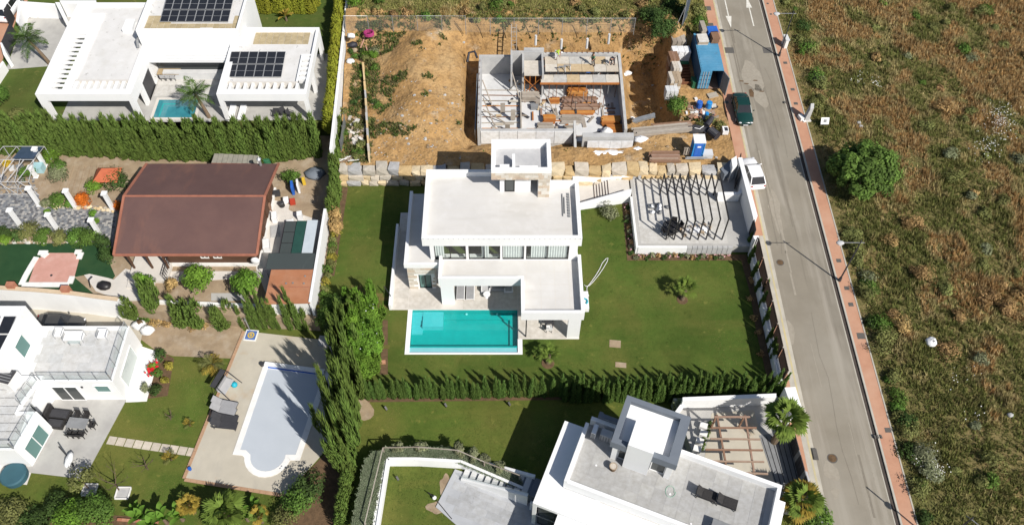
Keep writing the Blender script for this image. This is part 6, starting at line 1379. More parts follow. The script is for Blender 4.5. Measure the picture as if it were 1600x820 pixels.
for i,(u,v) in enumerate(((219,511),(232,519))):
    a = P(u,v,ZC); e = thing('rubble_sack', ['big white builder sack holding brown rubble','big white tied builder sack beside the open one'][i], 'sack', (a.x,a.y,ZC))
    ob('bag', MB().ell((a.x,a.y,ZC+.35), .68,.52,.45,12,6,.14,0,i), [BAG], e, True)
    if i == 0: ob('rubble', MB().ell((a.x+.15,a.y+.1,ZC+.72), .3,.25,.16,8,5,.2,0,4), [SOIL], e)
    else: ob('knot', MB().ell((a.x,a.y,ZC+.85), .14,.12,.12,6,4,.2,0,3), [BAG], e)
# pool deck
DZ = ZC+.12
dk = struct('pool_deck', MB().prism([xy(383,518,ZC),xy(524,534,ZC),xy(512,700,ZC),xy(446,773,ZC),xy(289,748,ZC)], -2.6, DZ), [DECKC])
ed = thing('deck_edging', 'terracotta edging along the pool deck sides', 'edging', (*xy(336,640,ZC),ZC))
def edge(a, b, n):
    a, b = P(*a,ZC), P(*b,ZC)
    for i in range(n):
        p, q = a.lerp(b,i/n), a.lerp(b,(i+.97)/n); ob('edging_tile', MB().beam((p.x,p.y,DZ-.02),(q.x,q.y,DZ-.02),.28,.08), [M('edge_clay',(.42,.27,.17),.9,(.35,.21,.13),2)] if 'edge_clay' not in bpy.data.materials else [bpy.data.materials['edge_clay']], ed)
edge((381.5,518),(288,748),24); edge((289,749.5),(446,774.5),16)
pv = thing('covered_pool', 'swimming pool with a pale lavender rolling cover and a rounded lower end', 'swimming pool', (*xy(440,650,ZC),DZ))
pts = [xy(u,v,ZC) for u,v in ((419,577),(505,588),(462.5,711),(447,711))]
c0 = Vector(xy(420,708,ZC)); r0 = Vector(xy(447,711,ZC))-c0; e0_ = Vector(xy(392,711,ZC))
cen = (Vector(xy(447,711,ZC))+e0_)/2; rad = (Vector(xy(447,711,ZC))-e0_).length/2
for i in range(1,12): t = -math.pi*i/12+.02; pts.append((cen.x+rad*math.cos(t), cen.y+rad*math.sin(t)))
pts += [(e0_.x,e0_.y), xy(385,704,ZC), xy(376,703,ZC)]
def inset_safe(p, t): return inset(p, t)
outer = inset(pts, -.5)
n_ = len(pts); cpm = MB()
for i in range(n_):
    j = (i+1) % n_; q = [outer[i],outer[j],pts[j],pts[i]]; vs = [(a[0],a[1],z) for z in (DZ,DZ+.05) for a in q]
    cpm.add(vs, [(4,5,6,7),(7,6,5,4)][:1]+[(0,1,5,4),(2,3,7,6)])
ob('coping', cpm, [WHITE2], pv)
# cover slats run across the pool: long boards, joined as one sheet of real strips
cov = MB(); cov.prism(pts, DZ-.1, DZ+.03); ob('cover', cov, [COVER], pv)
a, b = P(415,571,ZC), P(508,583,ZC); ob('roller', MB().beam((a.x,a.y,DZ+.2),(b.x,b.y,DZ+.2),.35,.3), [PLASTW], pv); ob('roller_cap', MB().cyl((a.x-.25,a.y,DZ), .2,.2,.3,10), [DARK], pv); ob('roller_slot', MB().beam((a.x+.3,a.y-.28,DZ+.07),(b.x,b.y-.28,DZ+.07),.1,.06), [BLUEB], pv)
a = P(393,525,ZC); mt_ = thing('tiled_shower_tray', 'square blue and yellow mosaic shower tray at the pool deck corner', 'shower tray', (a.x,a.y,DZ))
ob('tray', MB().obox((a.x,a.y,DZ-.02), 1.15,1.15,.08,-.1), [WHITE2], mt_); ob('blue_mosaic', MB().obox((a.x,a.y,DZ+.061), .95,.95,.02,-.1), [M('mosaic_blue',(.10,.18,.42),.6,(.07,.12,.3),4)], mt_); ob('yellow_ring', MB().ring([(a.x+.32*math.cos(-t),a.y+.32*math.sin(-t)) for t in [i*math.pi/7 for i in range(14)]][::-1], .11, DZ+.082, DZ+.095), [YELLOW], mt_); ob('yellow_dot', MB().cyl((a.x,a.y,DZ+.082), .12,.12,.012,10), [YELLOW], mt_)
ob('shower_post', MB().tube([(a.x-.2,a.y+.55,DZ),(a.x-.2,a.y+.55,DZ+2.1),(a.x-.1,a.y+.2,DZ+2.2)], .05, 6), [STEEL], mt_)
LLAB = ['grey sun lounger nearest the swing seat on the pool deck','grey sun lounger second from the swing seat','darker sun lounger third from the swing seat','darker sun lounger farthest from the swing seat']
for i,(u,v) in enumerate(((350,633),(348,643),(350,656),(349,666))):
    a = P(u,v,ZC); lounger('sun_lounger', LLAB[i], (a.x,a.y,DZ), R(78) if i < 2 else R(84), FABG if i < 2 else FABD, DARK, 'loungers on the covered-pool deck', 40, 2.15, .66)
a = P(356,608,ZC); sw = thing('swing_seat', 'grey canopy swing seat frame on the pool deck', 'swing seat', (a.x,a.y,DZ), None, R(70))
def L_(nm, m, mt): local(nm, new_mesh(nm, m.v, m.f, None, [mt]), sw, Matrix())
for s in (-1,1): L_('side_frame', MB().tube([(s*.95,-.9,0),(s*.85,0,1.7),(s*.95,.9,0)], .04, 6), DARK)
L_('top_rail', MB().tube([(-.85,0,1.7),(.85,0,1.7)], .04, 6), DARK); L_('seat', MB().box(-.75,.75,-.35,.35,.45,.55), LGREY); L_('backrest', MB().box(-.75,.75,.352,.42,.5,1.0), FABG); L_('canopy', MB().box(-.9,.9,.25,.75,1.55,1.6), FABD)
a = P(368,604,ZC); single('blue_ball', MB().ell((a.x,a.y,DZ+.28), .28,.28,.28,12,8), [TURQ], 'bright blue ball on the seat by the pool', 'ball', smooth=True)
a = P(298,734,ZC); single('blue_bucket', MB().cyl((a.x,a.y,DZ), .13,.16,.25,10), [BLUEB], 'small blue bucket at the lower left corner of the pool deck', 'bucket')
a = P(516,536,ZC); single('pump_box', MB().obox((a.x-.3,a.y,DZ), 1.3,.8,.5,-.1), [LGREY], 'grey pump box in the shade at the top right of the pool deck', 'box')
# small garden trees and big plants along the bottom
palm('yellow_palm', 'small yellow-green palm at the left edge of the pool deck', (*xy(348,585,ZC),ZC), 1.3, FEATHG+FEATHY, 12, 7, None, .12, (-.6,.3), 60, -25, leafname='palm_frond', scale=.95)
for i,(u,v,n_,s_) in enumerate(((297,665,9,.45),(268,718,10,.6))): palm('yellow_plant', ['small yellow plant on the lawn left of the loungers','yellow-green plant on the lawn below the stepping slabs'][i], (*xy(u,v,ZC),ZC), .3, FEATHY+FEATHG, n_, 8+i, None, .06, (0,0), 75, 10, cat='plant', leafname='large_leaf', scale=s_)
def bare_tree(label, loc, h, seed):
    e = thing('bare_tree', label, 'tree', loc); g = random.Random(seed); mb = MB(); mb.tube([(0,0,0),(.05,.05,h*.4)], [.06,.05], 6)
    def br(p, d, l, r0, k):
        q = p+d*l; mb.tube([p, p.lerp(q,.5)+Vector((g.uniform(-.05,.05),g.uniform(-.05,.05),.03)), q], [r0,r0*.8,r0*.5], 5)
        if k: 
            for _ in range(2): br(q, (d+Vector((g.uniform(-.7,.7),g.uniform(-.7,.7),g.uniform(-.1,.4)))).normalized(), l*.7, r0*.55, k-1)
    for i in range(4): br(Vector((.05,.05,h*.38)), Vector((math.cos(i*1.6+seed),math.sin(i*1.6+seed),1.0)).normalized(), h*.4, .045, 2)
    local('branches', new_mesh('branches', mb.v, mb.f, None, [BARK]), e, Matrix()); return e
for i,(u,v) in enumerate(((191,770),(139,765))):
    a = P(u,v,ZC); struct('gravel_square', MB().prism([(a.x-.42,a.y-.4),(a.x+.55,a.y-.45),(a.x+.6,a.y+.4),(a.x-.38,a.y+.42)], -2.3, ZC+.04), [CONC])
    e = thing('tree_surround', ['white timber surround of the right gravel tree square','white timber surround of the left gravel tree square'][i], 'planter edge', (a.x,a.y,ZC))
    for q,r_ in (((-.45,-.5),(.6,-.5)),((.62,-.42),(.64,.4)),((.64,.46),(-.42,.46)),((-.44,.4),(-.46,-.42))): ob('edge_board', MB().beam((a.x+q[0],a.y+q[1],ZC+.08),(a.x+r_[0],a.y+r_[1],ZC+.08),.08,.16), [WHITE2], e)
bare_tree('bare branching tree on the right gravel square', (*xy(186,765,ZC),ZC+.04), 2.4, 3)
bare_tree('thin bare sapling on the lawn right of the bare tree', (*xy(231,733,ZC),ZC), 1.5, 5)
bare_tree('tiny bare sapling on the lawn above the stepping slabs', (*xy(267,655,ZC),ZC), .8, 6)
tree('sparse_tree', 'sparse grey-leaved small tree at the patio corner', (*xy(138,762,ZC),ZC+.04), LEAFOL, 1.3, .9, 1.3, 81, 16, 34, .2, trunk_r=.06, csize=.3)
for i,(u,v,rx,rz,h,mt,lab) in enumerate(((124,816,1.5,1.4,.9,LEAFB,'large leafy light-green tree at the bottom left'),(160,806,1.5,1.4,1.0,LEAFM,'grey-green leafy tree right of the large light-green one'),(102,797,1.2,.9,.6,LEAFD,'dark leafy tree left of the large light-green one'),(20,812,1.6,1.0,.4,LEAFOL,'bushy olive-green tree in the bottom left corner'),(58,822,1.3,.8,.5,LEAFD,'dark bush with pink flowers at the bottom left edge'))):
    tree('leafy_tree', lab, (*xy(u,v,ZC),ZC), mt, rx, rz, h, 130+i, 30, 80, .2)
for i,(u,v,h,nl,sc) in enumerate(((228,815,.8,9,1.05),(262,818,.9,9,1.0),(246,826,.7,8,1.0),(286,812,.6,8,.95),(388,812,.7,8,.9),(402,800,.5,7,.85),(215,800,.4,6,.7))):
    palm('banana_plant', ['banana plant with upright dark leaves, second from left in the bottom row','banana plant left of the yellow crowned palm','banana plant at the bottom edge with bright curved leaves','banana plant under the yellow crowned palm','banana plant with bright leaf right of the big fan palm','banana plant at the right end of the bottom row','small banana plant at the left end of the bottom row'][i], (*xy(u,v,ZC),ZC), h, BANL, nl, 20+i, None, .13, (0,0), 78, 30, cat='banana plant', leafname='large_leaf', scale=sc)
palm('yellow_fan_palm', 'yellow crowned palm at the bottom, left of the big green fan palm', (*xy(304,800,ZC),ZC), 1.6, FANSD, 22, 31, None, .12, (0,0), 75, -20, scale=.62)
palm('fan_palm', 'big green fan palm at the bottom below the pool deck', (*xy(358,812,ZC),ZC), 1.5, FANS, 26, 32, None, .2, (0,0), 80, -15, scale=1.25)
palm('yellow_fan_palm', 'yellow-tinged palm at the bottom, right of the big green fan palm', (*xy(410,815,ZC),ZC), 1.4, FANSD+FANS, 18, 33, None, .12, (0,0), 75, -20, scale=.6)
struct('planting_bed', MB().prism([xy(-20,792,ZC),xy(200,806,ZC),xy(290,830,ZC),xy(290,900,ZC),xy(-20,900,ZC)], -2.4, ZC+.03), [SOIL])
for i in range(9):
    a = P(188+7*i,812+.5*i,ZC); tag(ob('edging_brick', MB().obox((a.x,a.y,ZC), .38,.2,.2,-.05), [BRICK]), 'edging brick of the planting bed at the bottom left', 'brick', 'bricks edging the bottom-left bed')
# trees between the pool deck and the middle plots
struct('tree_strip', MB().prism([xy(446,775,ZC),xy(515,700,ZC),xy(526,534,ZC),(-13.0,33.5),(-13.0,22),(-13.0,15),(-19,15)], -2.6, ZC+.03), [SOIL])
cypl = 'tall feathery cypress in the dark tree belt right of the covered pool'; cypg = 'cypresses of the tree belt by the covered pool'
for i,(u,v,s,h) in enumerate(((562,600,1.0,6.2),(568,625,1.0,6.6),(552,610,1.0,6.4),(560,645,1.1,7.6),(546,640,1.1,7.4),(562,672,1.1,8.0),(548,676,1.1,8.2),(535,662,1.1,7.4),(558,700,1.1,8.0),(542,706,1.1,8.0),(552,728,1.1,7.0),(536,735,1.1,6.4),(524,690,1.0,6.0),(545,752,1.0,5.2),(556,570,1.0,5.6),(540,520,.9,4.6),(534,545,.9,5.0),(545,560,.9,5.4),(533,590,.9,5.0),(541,610,.9,6.0))):
    cypress('tall', (*xy(u,v,ZC),ZC), s*1.3, h*1.22/3, cypl, cypg, i, .06)
for i in range(10): a = P(553-2.0*i,742+9*i,ZC); cypress('hedge', (a.x,a.y,ZC), 1.3, .95, 'clipped cypress in the narrow hedge at the bottom left of the ivy planter', 'cypresses of the narrow lower hedge', i)
# bright hedge mass beside the villa lawn
hl = 'bright green leafy undergrowth shrub of the hedge left of the turquoise pool'
for i,(u,v,rx,rz,h) in enumerate(((578,508,1.25,1.3,1.2),(580,532,1.3,1.3,1.3),(577,556,1.3,1.3,1.2),(574,580,1.3,1.2,1.0),(562,520,1.2,1.3,1.4),(563,548,1.2,1.3,1.4),(568,490,1.1,1.1,1.0))):
    tree('hedge_shrub', hl, (*xy(u,v,0),-.3), LEAFB, rx, rz, h, 140+i, 34, 120, .17, 'shrubs of the bright hedge beside the villa lawn', csize=.40)
k = 0
for v in range(474,592,15):
    for u in (556,570,584):
        k += 1; cypress('bright', (*xy(u+3*(k%2)-2,v+4*(k%3),0),-.3), 1.15, 1.08+.08*(k%4), 'bright green feathery conifer in the broad hedge left of the turquoise pool', 'bright conifers of the broad hedge', k, .12)
for i,(u,v,rx,rz,h) in enumerate(((519,500,1.3,1.2,1.2),(530,518,1.2,1.2,1.0),(520,480,1.1,.9,.8),(541,488,1.0,1.1,1.2))):
    tree('dark_shrub', 'dark leafy shrub between terracotta shed and bright hedge', (*xy(u,v,0),-.8), LEAFD if i % 2 else LEAFM, rx, rz, h, 150+i, 24, 80, .22, 'dark shrubs by the bright hedge')
for i,(u,v,h) in enumerate(((545,500,4.2),(557,487,4.2),(530,505,3.6))): cypress('tall', (*xy(u,v,-.5),-.8), 1.1, h/3, 'dark green cypress rising out of the hedge corner left of the villa', 'cypresses at the hedge corner', i, .08)
o = link('white_blossom', flower_mesh('white_blossom', np.array([tuple(P(random.uniform(560,590),random.uniform(470,560),2.6)) for _ in range(14)]), .045, (.7,.72,.72))); o['kind'] = 'stuff'
tree('dark_tree', 'dark loose-leaved tree at the lower end of the pool deck', (*xy(472,790,ZC),ZC), LEAFM, 1.4, 1.3, 1.0, 160, 26, 60, .2); tree('dark_tree', 'pale flecked shrub at the bottom edge right of the palms', (*xy(448,815,ZC),ZC), LEAFOL, 1.2, 1.0, .6, 161, 22, 60, .16); tree('dark_tree', 'dark loose-leaved tree in the shade below the tree belt', (*xy(490,770,ZC),ZC), LEAFD, 1.4, 1.3, 1.2, 162, 22, 60, .2)
# cypress row below the terracotta shed, and the leaning one by the porch
for i,(u,v,s,h,kd) in enumerate(((380,511,.9,3.3,'slim'),(396,512,1.05,4.2,'slim'),(407,512,1.1,5.8,'slim'),(416,512,1.15,6.0,'slim'),(428,512,1.05,4.8,'slim'),(437,513,1.15,4.4,'slim'),(455,514,1.2,5.4,'slim'),(463,512,1.25,5.8,'slim'),(471,514,1.35,4.6,'slim'),(480,515,1.3,3.2,'slim'))):
    cypress(kd, (*xy(u,v,ZC),ZC), s*1.0, h/2.85, 'slim green cypress in the row along the top of the pool deck', 'slim cypresses above the pool deck', i, .06)
for i,(u,v,s,h,lab) in enumerate(((287,507,1.0,4.0,'spreading bushy cypress left of the pair on the bare slope'),(312,510,1.0,4.2,'spreading bushy cypress in the middle of the bare slope'),(353,510,1.0,4.2,'spreading bushy cypress nearest the pool deck on the bare slope'))): cypress('round', (*xy(u,v,ZC),ZC), s*1.1, h/2.9, lab, None, i, .05)
cypress('round', (*xy(240,484,-.5),-.8), .95, 1.75, 'big pointed cypress below the porch steps', None, 3, .03); cypress('round', (*xy(206,490,-.5),-1.2), .85, 1.15, 'rounded cypress at the end of the high white wall', None, 4, .03)
for i in range(7): a = P(225+20*i,502+.8*i,ZC); bush('ground_cover', 'creeping green and dry shrub on the bare slope under the cypresses', (a.x,a.y,ZC), (LEAFM,LEAFDRY,LEAFDRY)[i%3], .8,.35, 170+i, 9, 30, .18, 'creepers on the bare slope')
tr_ = thing('garden_machine', 'black garden machine under the white gravel path', 'machine', (*xy(155,448,0),0)); a = P(150,446,0); ob('handle', MB().tube([(a.x-.4,a.y-.3,.1),(a.x-.3,a.y,.9),(a.x-.1,a.y+.4,.9)], .05, 5), [BLACK], tr_); ob('body', MB().ell((a.x+.9,a.y-.2,.3), .7,.5,.35,10,5,.1), [BLACK], tr_, True)

# ------------------------------------------------------------------ lower middle white villa, turned a little
EX, EY, EO = Vector((.928,-.372,0)), Vector((.372,.928,0)), Vector((6.48,28.28,0))
def EL(x, y, z=0): p = EO+EX*x+EY*y; return (p.x,p.y,z)
def eb(mb, x0, x1, y0, y1, z0, z1, m=0):
    return mb.add([EL(x,y,z) for z in (z0,z1) for (x,y) in ((x0,y0),(x1,y0),(x1,y1),(x0,y1))], [(3,2,1,0),(4,5,6,7),(0,1,5,4),(1,2,6,5),(2,3,7,6),(3,0,4,7)], m)
EH = thing('villa', 'white flat-roofed villa with grey roof terrace and dark framed tower at the bottom', 'villa', (13,23,ZE))
ob('house_wall', eb(eb(MB(), 0,14.3,-9.9,.6,ZE,3.0), 14.3,15.2,-9.9,-.9,ZE,3.9), [WHITE], EH)
ob('terrace_floor', eb(MB(), -.02,14.5,-4.35,.75,3.45,4.0), [ROOFG], EH)
eps = .002
pm = MB(); eb(pm,-.3,-.02,-4.65,.4,3.45,4.85); eb(pm,-.02,14.5,-4.65,-4.35-eps,3.45,4.6); eb(pm,-.02,2.1,.75+eps,1.05,3.45,4.85); eb(pm,7.05,14.8,.75+eps,1.05,3.45,4.7); eb(pm,14.5+eps,14.8,-9.0,.75,3.45,4.7)
ob('parapet', pm, [WHITE], EH)
TG = random_ramp('roof_slab', [(.41,.41,.41),(.39,.39,.39),(.435,.435,.43),(.40,.40,.40)], bump=.002)
m = MB().add([(EX*x+EY*y+Vector((0,0,z)))[:] for z in (0,.012) for (x,y) in ((0,0),(.98,0),(.98,.98),(0,.98))], [(4,5,6,7),(0,1,5,4),(1,2,6,5),(2,3,7,6),(3,0,4,7)]); me = new_mesh('roof_slab', m.v, m.f, None, [TG])
for i in range(14):
    for j in range(5): o = link('roof_slab', me, EH); o.location = EL(.1+i*1.0, -4.3+j*1.0, 4.0)
ob('canopy_slab', eb(eb(MB(), -2.0,-.302,-4.65,.6,3.0,3.4), -2.0,2.6,-6.6,-4.652,3.0,3.4), [WHITE], EH)
ob('canopy_slab', eb(MB(), 14.8+eps,15.4,-9.5,.2,3.4,3.95), [WHITE], EH)
fw = MB(); eb(fw,2.602,14.49,-4.9,-4.655,-.6,3.3); ob('facade_wall', fw, [WHITE], EH); ob('ledge', eb(MB(), 2.602,14.4,-6.6,-4.905,ZE,1.0), [WHITE], EH)
for (xa,xb) in ((4.4,6.4),(7.2,9.4)): window(EH, EL(xa,-4.92)[:2], EL(xb,-4.92)[:2], 1.05, 2.9, 2, BLACK, DGLASS, out=.03, depth=.08)
window(EH, EL(-1.6,-6.45)[:2], EL(2.3,-6.45)[:2], ZE+.1, 2.9, 3, DARK, DGLASS, depth=.06)
ob('corner_post', eb(eb(MB(), -2.0,-1.7,-6.6,-6.46,ZE,2.998), 2.35,2.6,-6.6,-6.46,ZE,2.998), [WHITE], EH); ob('balcony_rail', eb(MB(), -1.69,2.34,-6.6,-6.55,1.0,1.08), [STEEL], EH)
# tower
ob('tower_post', eb(eb(eb(MB(), 2.3,2.75,-1.35,2.3,4.015,6.6), 6.45,6.9,-1.35,2.3,4.015,6.6), 2.75,6.45,1.9,2.3,4.015,6.6), [WHITE], EH)
for (xa,xb) in ((2.76,3.6),(5.3,6.44)): window(EH, EL(xa,-1.1)[:2], EL(xb,-1.1)[:2], 4.03, 6.5, 1, WHITE, DGLASS, depth=.08)
ob('tower_deck', eb(MB(), 2.1,7.05,-1.6,2.45,6.602,6.9), [WHITE], EH)
tp_ = MB(); eb(tp_,2.1,2.55,-1.6,2.45,6.902,7.4); eb(tp_,2.55,6.35,2.05,2.45,6.902,7.4); eb(tp_,6.35,7.05,-1.6,2.45,6.902,7.4); eb(tp_,2.55,3.34,-1.6,-1.2,6.902,7.4); eb(tp_,5.24,6.35,-1.6,-1.2,6.902,7.4)
tp_2 = MB(); 
ob('dark_parapet', tp_, [NAVY], EH); [ob('dark_fascia', eb(MB(), q0,q1,-1.63,-1.602,6.55,7.41), [NAVY], EH) for q0,q1 in ((2.08,3.34),(5.24,7.07))]
ob('stair_block', eb(MB(), 3.342,5.238,-1.66,.45,4.015,7.95), [WHITE], EH)
ob('raised_frame', eb(eb(MB(), .45,.75,1.052,1.5,3.0,5.2), .75,2.09,1.052,1.4,3.0,5.2), [NAVY], EH)
# roof things
def eth(name, label, cat, x, y, z): return thing(name, label, cat, EL(x,y,z))
for k in range(2):
    p_ = EL(9.6+1.55*k, -1.55, 4.015); lounger('rattan_lounger', 'dark rattan lounger on the grey roof terrace, %s one' % ('left' if k == 0 else 'right'), p_, R(-21.8+90), WICK, BLACK, 'rattan loungers on the grey roof terrace', 40, 1.5, .8)
e = eth('storage_chest', 'dark chest on the grey roof terrace at the bottom edge', 'chest', 11.4, -3.6, 4.015); ob('box', eb(MB(), 10.7,12.0,-4.1,-3.3,4.015,4.6), [GREY], e); ob('lid', eb(MB(), 10.65,12.05,-4.15,-3.25,4.602,4.68), [GREY], e)
e = eth('plant_pot', 'round pot with pale rim beside the tower doorway', 'pot', 2.9, -2.25, 4.015); q = EL(2.75,-2.1,4.015); ob('pot', MB().cyl(q, .24,.30,.5,12), [SOIL], e); ob('rim', MB().ring([(q[0]+.31*math.cos(i*.628),q[1]+.31*math.sin(i*.628)) for i in range(10)], .05, 4.516, 4.56), [RUBBLE], e); ob('soil', MB().cyl((q[0],q[1],4.516), .25,.25,.02,10), [RUBBLE], e)
for i,(x,y,w_,l_,lab) in enumerate(((.55,.1,.35,.8,'narrow white air unit in the shaded roof corner'),(1.5,.1,.9,.6,'wide grey air unit in the shaded roof corner'))):
    e = eth('air_unit', lab, 'air conditioner', x, y, 4.015); ob('housing', eb(MB(), x-w_/2,x+w_/2,y-l_/2,y+l_/2,4.015,4.9), [PLASTW if i == 0 else LGREY], e)
    for k in range(4): ob('grille', eb(MB(), x-w_/2+.03+k*(w_-.06)/4,x-w_/2+.03+(k+.6)*(w_-.06)/4,y-l_/2-.03,y-l_/2-.002,4.1,4.8), [GREY], e)
for (x,y) in ((1.5,-2.3),(7.3,-2.4),(9.3,-4.0)): ob('roof_drain', MB().cyl(EL(x,y,4.012), .08,.08,.03,8), [PLASTW], EH)
hs = [EL(7.2+.35*math.cos(t)+.1*t/6, -2.2+.45*math.sin(t), 4.04) for t in [i*.5 for i in range(14)]]; single('green_hose', MB().tube(hs, .016, 5), [M('pale_green_hose',(.25,.5,.35),.6,(.2,.42,.3),3)], 'thin pale green hose coil by the tower on the grey roof', 'hose')
ob('wall_lamp', eb(MB(), 3.0,3.3,-5.0,-4.92,2.4,2.5), [DARK], EH)
# planter wall, sunken lawn, stairs and paved court on its left
PZ_ = ZE+1.55
pw = thing('planter_wall', 'white wall of the raised planter round the small lower lawn', 'wall', (-8,26,ZE))
wp = [xy(565,830,PZ_),xy(588,830,PZ_),xy(606,716,PZ_),xy(653,716,PZ_),xy(720,720,PZ_),xy(830,768,PZ_),xy(835,760,PZ_),xy(805,742,PZ_),xy(760,727,PZ_),xy(718,706,PZ_),xy(660,702,PZ_),xy(598,702,PZ_)]
ob('planter_body', MB().prism(wp, ZE-.5, PZ_-.12), [WHITE], pw)
for (a,b) in (((588,830),(606,716)),((606,716),(653,716)),((653,716),(720,720)),((720,720),(832,768))):
    p,q = xy(*a,PZ_), xy(*b,PZ_); d = (Vector(q)-Vector(p)).normalized()*.0; ob('wall_cap', MB().beam((*p,PZ_-.06),(*q,PZ_-.06),.22,.14), [WHITE], pw)
pts = []; cl = []
for _ in range(9000):
    f = random.random()
    if f < .55:
        v = random.uniform(706,828); u = 603-(v-706)*.205+random.uniform(-29+(v < 716)*8,-1)
    else:
        u = random.uniform(600,815); v0 = 703 if u < 700 else 703+(u-700)*.42; v = v0+random.uniform(-3,10)
    a = P(u,v,PZ_); pts.append((a.x,a.y)); cl.append(random.choice(((.24,.29,.18),(.30,.33,.23),(.19,.24,.14))))
o = link('ground_cover', tuft_mesh('ground_cover', np.array(pts), np.full(len(pts),PZ_-.1), np.full(len(pts),.17), np.array(cl), 6, .045, .8)); o['kind'] = 'stuff'
for i,(u,v,r0) in enumerate(((622,700,.5),(658,699,.55),(718,703,.6),(738,712,.6),(758,720,.5),(780,730,.45))): bush('silver_shrub', 'silvery shrub in the raised planter behind the white wall', (*xy(u,v,PZ_),PZ_-.15), LEAFG, r0,.5, 180+i, 12, 50, .16, 'silvery shrubs in the raised planter')
rl = thing('rope_fence', 'thin wooden rail fence along the back of the raised planter', 'fence', (*xy(690,700,PZ_),PZ_))
rp = [P(u,v,PZ_)+Vector((0,0,.75)) for u,v in ((572,822),(600,705),(655,704),(716,709),(757,727),(812,748))]
for a,b in zip(rp[:-1],rp[1:]): ob('rail', MB().beam(a,b,.07,.07), [GREYW], rl)
for a in rp: ob('post', MB().box(a.x-.05,a.x+.05,a.y-.05,a.y+.05,PZ_-.2,a.z-.04), [GREYW], rl)
blob('bare_soil', xy(685,791,ZE), .75, .65, ZE, SAND, 1); blob('bare_soil', xy(694,757,ZE), .38, .85, ZE, SAND, 2)
pvc = struct('paved_court', MB().prism([xy(711,733,ZE),xy(725,738,ZE),xy(860,800,ZE),xy(850,835,ZE),xy(730,835,ZE),xy(681,792,ZE)], ZE-.3, ZE+.10), [PAVEC])
PCT = random_ramp('court_slate', [(.42,.43,.45),(.39,.40,.42),(.45,.46,.48)], bump=.002); m = MB().add([(EX*x+EY*y+Vector((0,0,z)))[:] for z in (0,.012) for (x,y) in ((0,0),(1.13,0),(1.13,.58),(0,.58))], [(4,5,6,7),(0,1,5,4),(1,2,6,5),(2,3,7,6),(3,0,4,7)]); me = new_mesh('court_slate', m.v, m.f, None, [PCT]); cpoly = [xy(u,v,ZE) for u,v in ((712,737),(725,742),(840,800),(835,828),(735,828),(686,791))]
for i in range(-14,3):
    for j in range(-9,4):
        x,y = i*1.16+.3*(j%2), j*.61-3.3; q = [EL(x,y),EL(x+1.13,y),EL(x+1.13,y+.58),EL(x,y+.58)]
        if all(inside(k[0],k[1],cpoly) for k in q): o = link('court_slate', me, pvc); o.location = EL(x,y,ZE+.10)
sc = thing('outdoor_staircase', 'dark-treaded staircase with white side wall leading up to the lower villa', 'stairs', (*xy(770,765,ZE),ZE))
A0, A1 = Vector(xy(722,747,ZE)), Vector(xy(825,785,ZE)); d = (A1-A0); L_s = d.length; d.normalize(); nn = Vector((-d.y,d.x)); ns = 9
for i in range(ns):
    p = A0+d*(L_s*i/ns); q = A0+d*(L_s*(i+.72)/ns); r_ = A0+d*(L_s*(i+1)/ns); z = ZE+.12+.17*(i+1)
    ob('tread', MB().prism([tuple(p),tuple(q),tuple(q+nn*1.35),tuple(p+nn*1.35)], ZE, z), [CONCL], sc); ob('dark_riser', MB().prism([tuple(q+d*.003),tuple(r_-d*.003),tuple(r_-d*.003+nn*1.35),tuple(q+d*.003+nn*1.35)], ZE, z+.02), [NAVY], sc)
ob('side_wall', MB().prism([tuple(A0-nn*.28),tuple(A1-nn*.28),tuple(A1-nn*.005),tuple(A0-nn*.005)], ZE, lambda x,y: ZE+.35+1.7*((Vector((x,y))-A0).dot(d)/L_s)), [WHITE], sc); ob('stair_wall', MB().prism([tuple(A0+nn*1.36),tuple(A1+nn*1.36),tuple(A1+nn*1.6),tuple(A0+nn*1.6)], ZE, lambda x,y: ZE+.9+1.2*((Vector((x,y))-A0).dot(d)/L_s)), [WHITE], sc)
ob('stair_glass', MB().quad((*tuple(A0-nn*.14),ZE+.4),(*tuple(A1-nn*.14),ZE+2.1),(*tuple(A1-nn*.14),ZE+2.6),(*tuple(A0-nn*.14),ZE+.9)), [RAILG], sc)
ob('landing', MB().prism([tuple(A1+d*.02),tuple(A1+d*1.6),tuple(A1+d*1.6+nn*1.5),tuple(A1+d*.02+nn*1.5)], ZE, ZE+1.75), [NAVY], sc)
q = A1+d*.3-nn*.5; ob('doorway', MB().prism([tuple(q),tuple(q+d*.95),tuple(q+d*.95+nn*.2),tuple(q+nn*.2)], ZE, ZE+1.5), [WHITE], sc); ob('dark_opening', MB().prism([tuple(q+d*.2-nn*.02),tuple(q+d*.75-nn*.02),tuple(q+d*.75-nn*.003),tuple(q+d*.2-nn*.003)], ZE, ZE+1.1), [BLACK], sc)
a = P(679,779,ZE); e = thing('garden_tap', 'white round garden lamp with black cable beside the paved court', 'lamp', (a.x,a.y,ZE)); ob('bowl', MB().ell((a.x,a.y,ZE+.3), .18,.18,.16,10,6), [PLASTW], e, True); ob('bracket', MB().tube([(a.x-.5,a.y+.35,ZE+.5),(a.x,a.y,ZE+.4)], .05, 5), [BLACK], e); ob('cable', MB().tube([P(u,v,ZE+.13) for u,v in ((682,781),(692,793),(700,803),(706,810))], .03, 4), [BLACK], e)
a = P(622,750,ZE); spots = [((622,750),'small black spotlight on the sunken lower lawn'),((604,641),'small black spotlight at the left of the lawn below the cypress hedge'),((697,636),'small black spotlight in the middle of the lawn below the cypress hedge'),((796,634),'small black spotlight near the big shadow below the cypress hedge')]
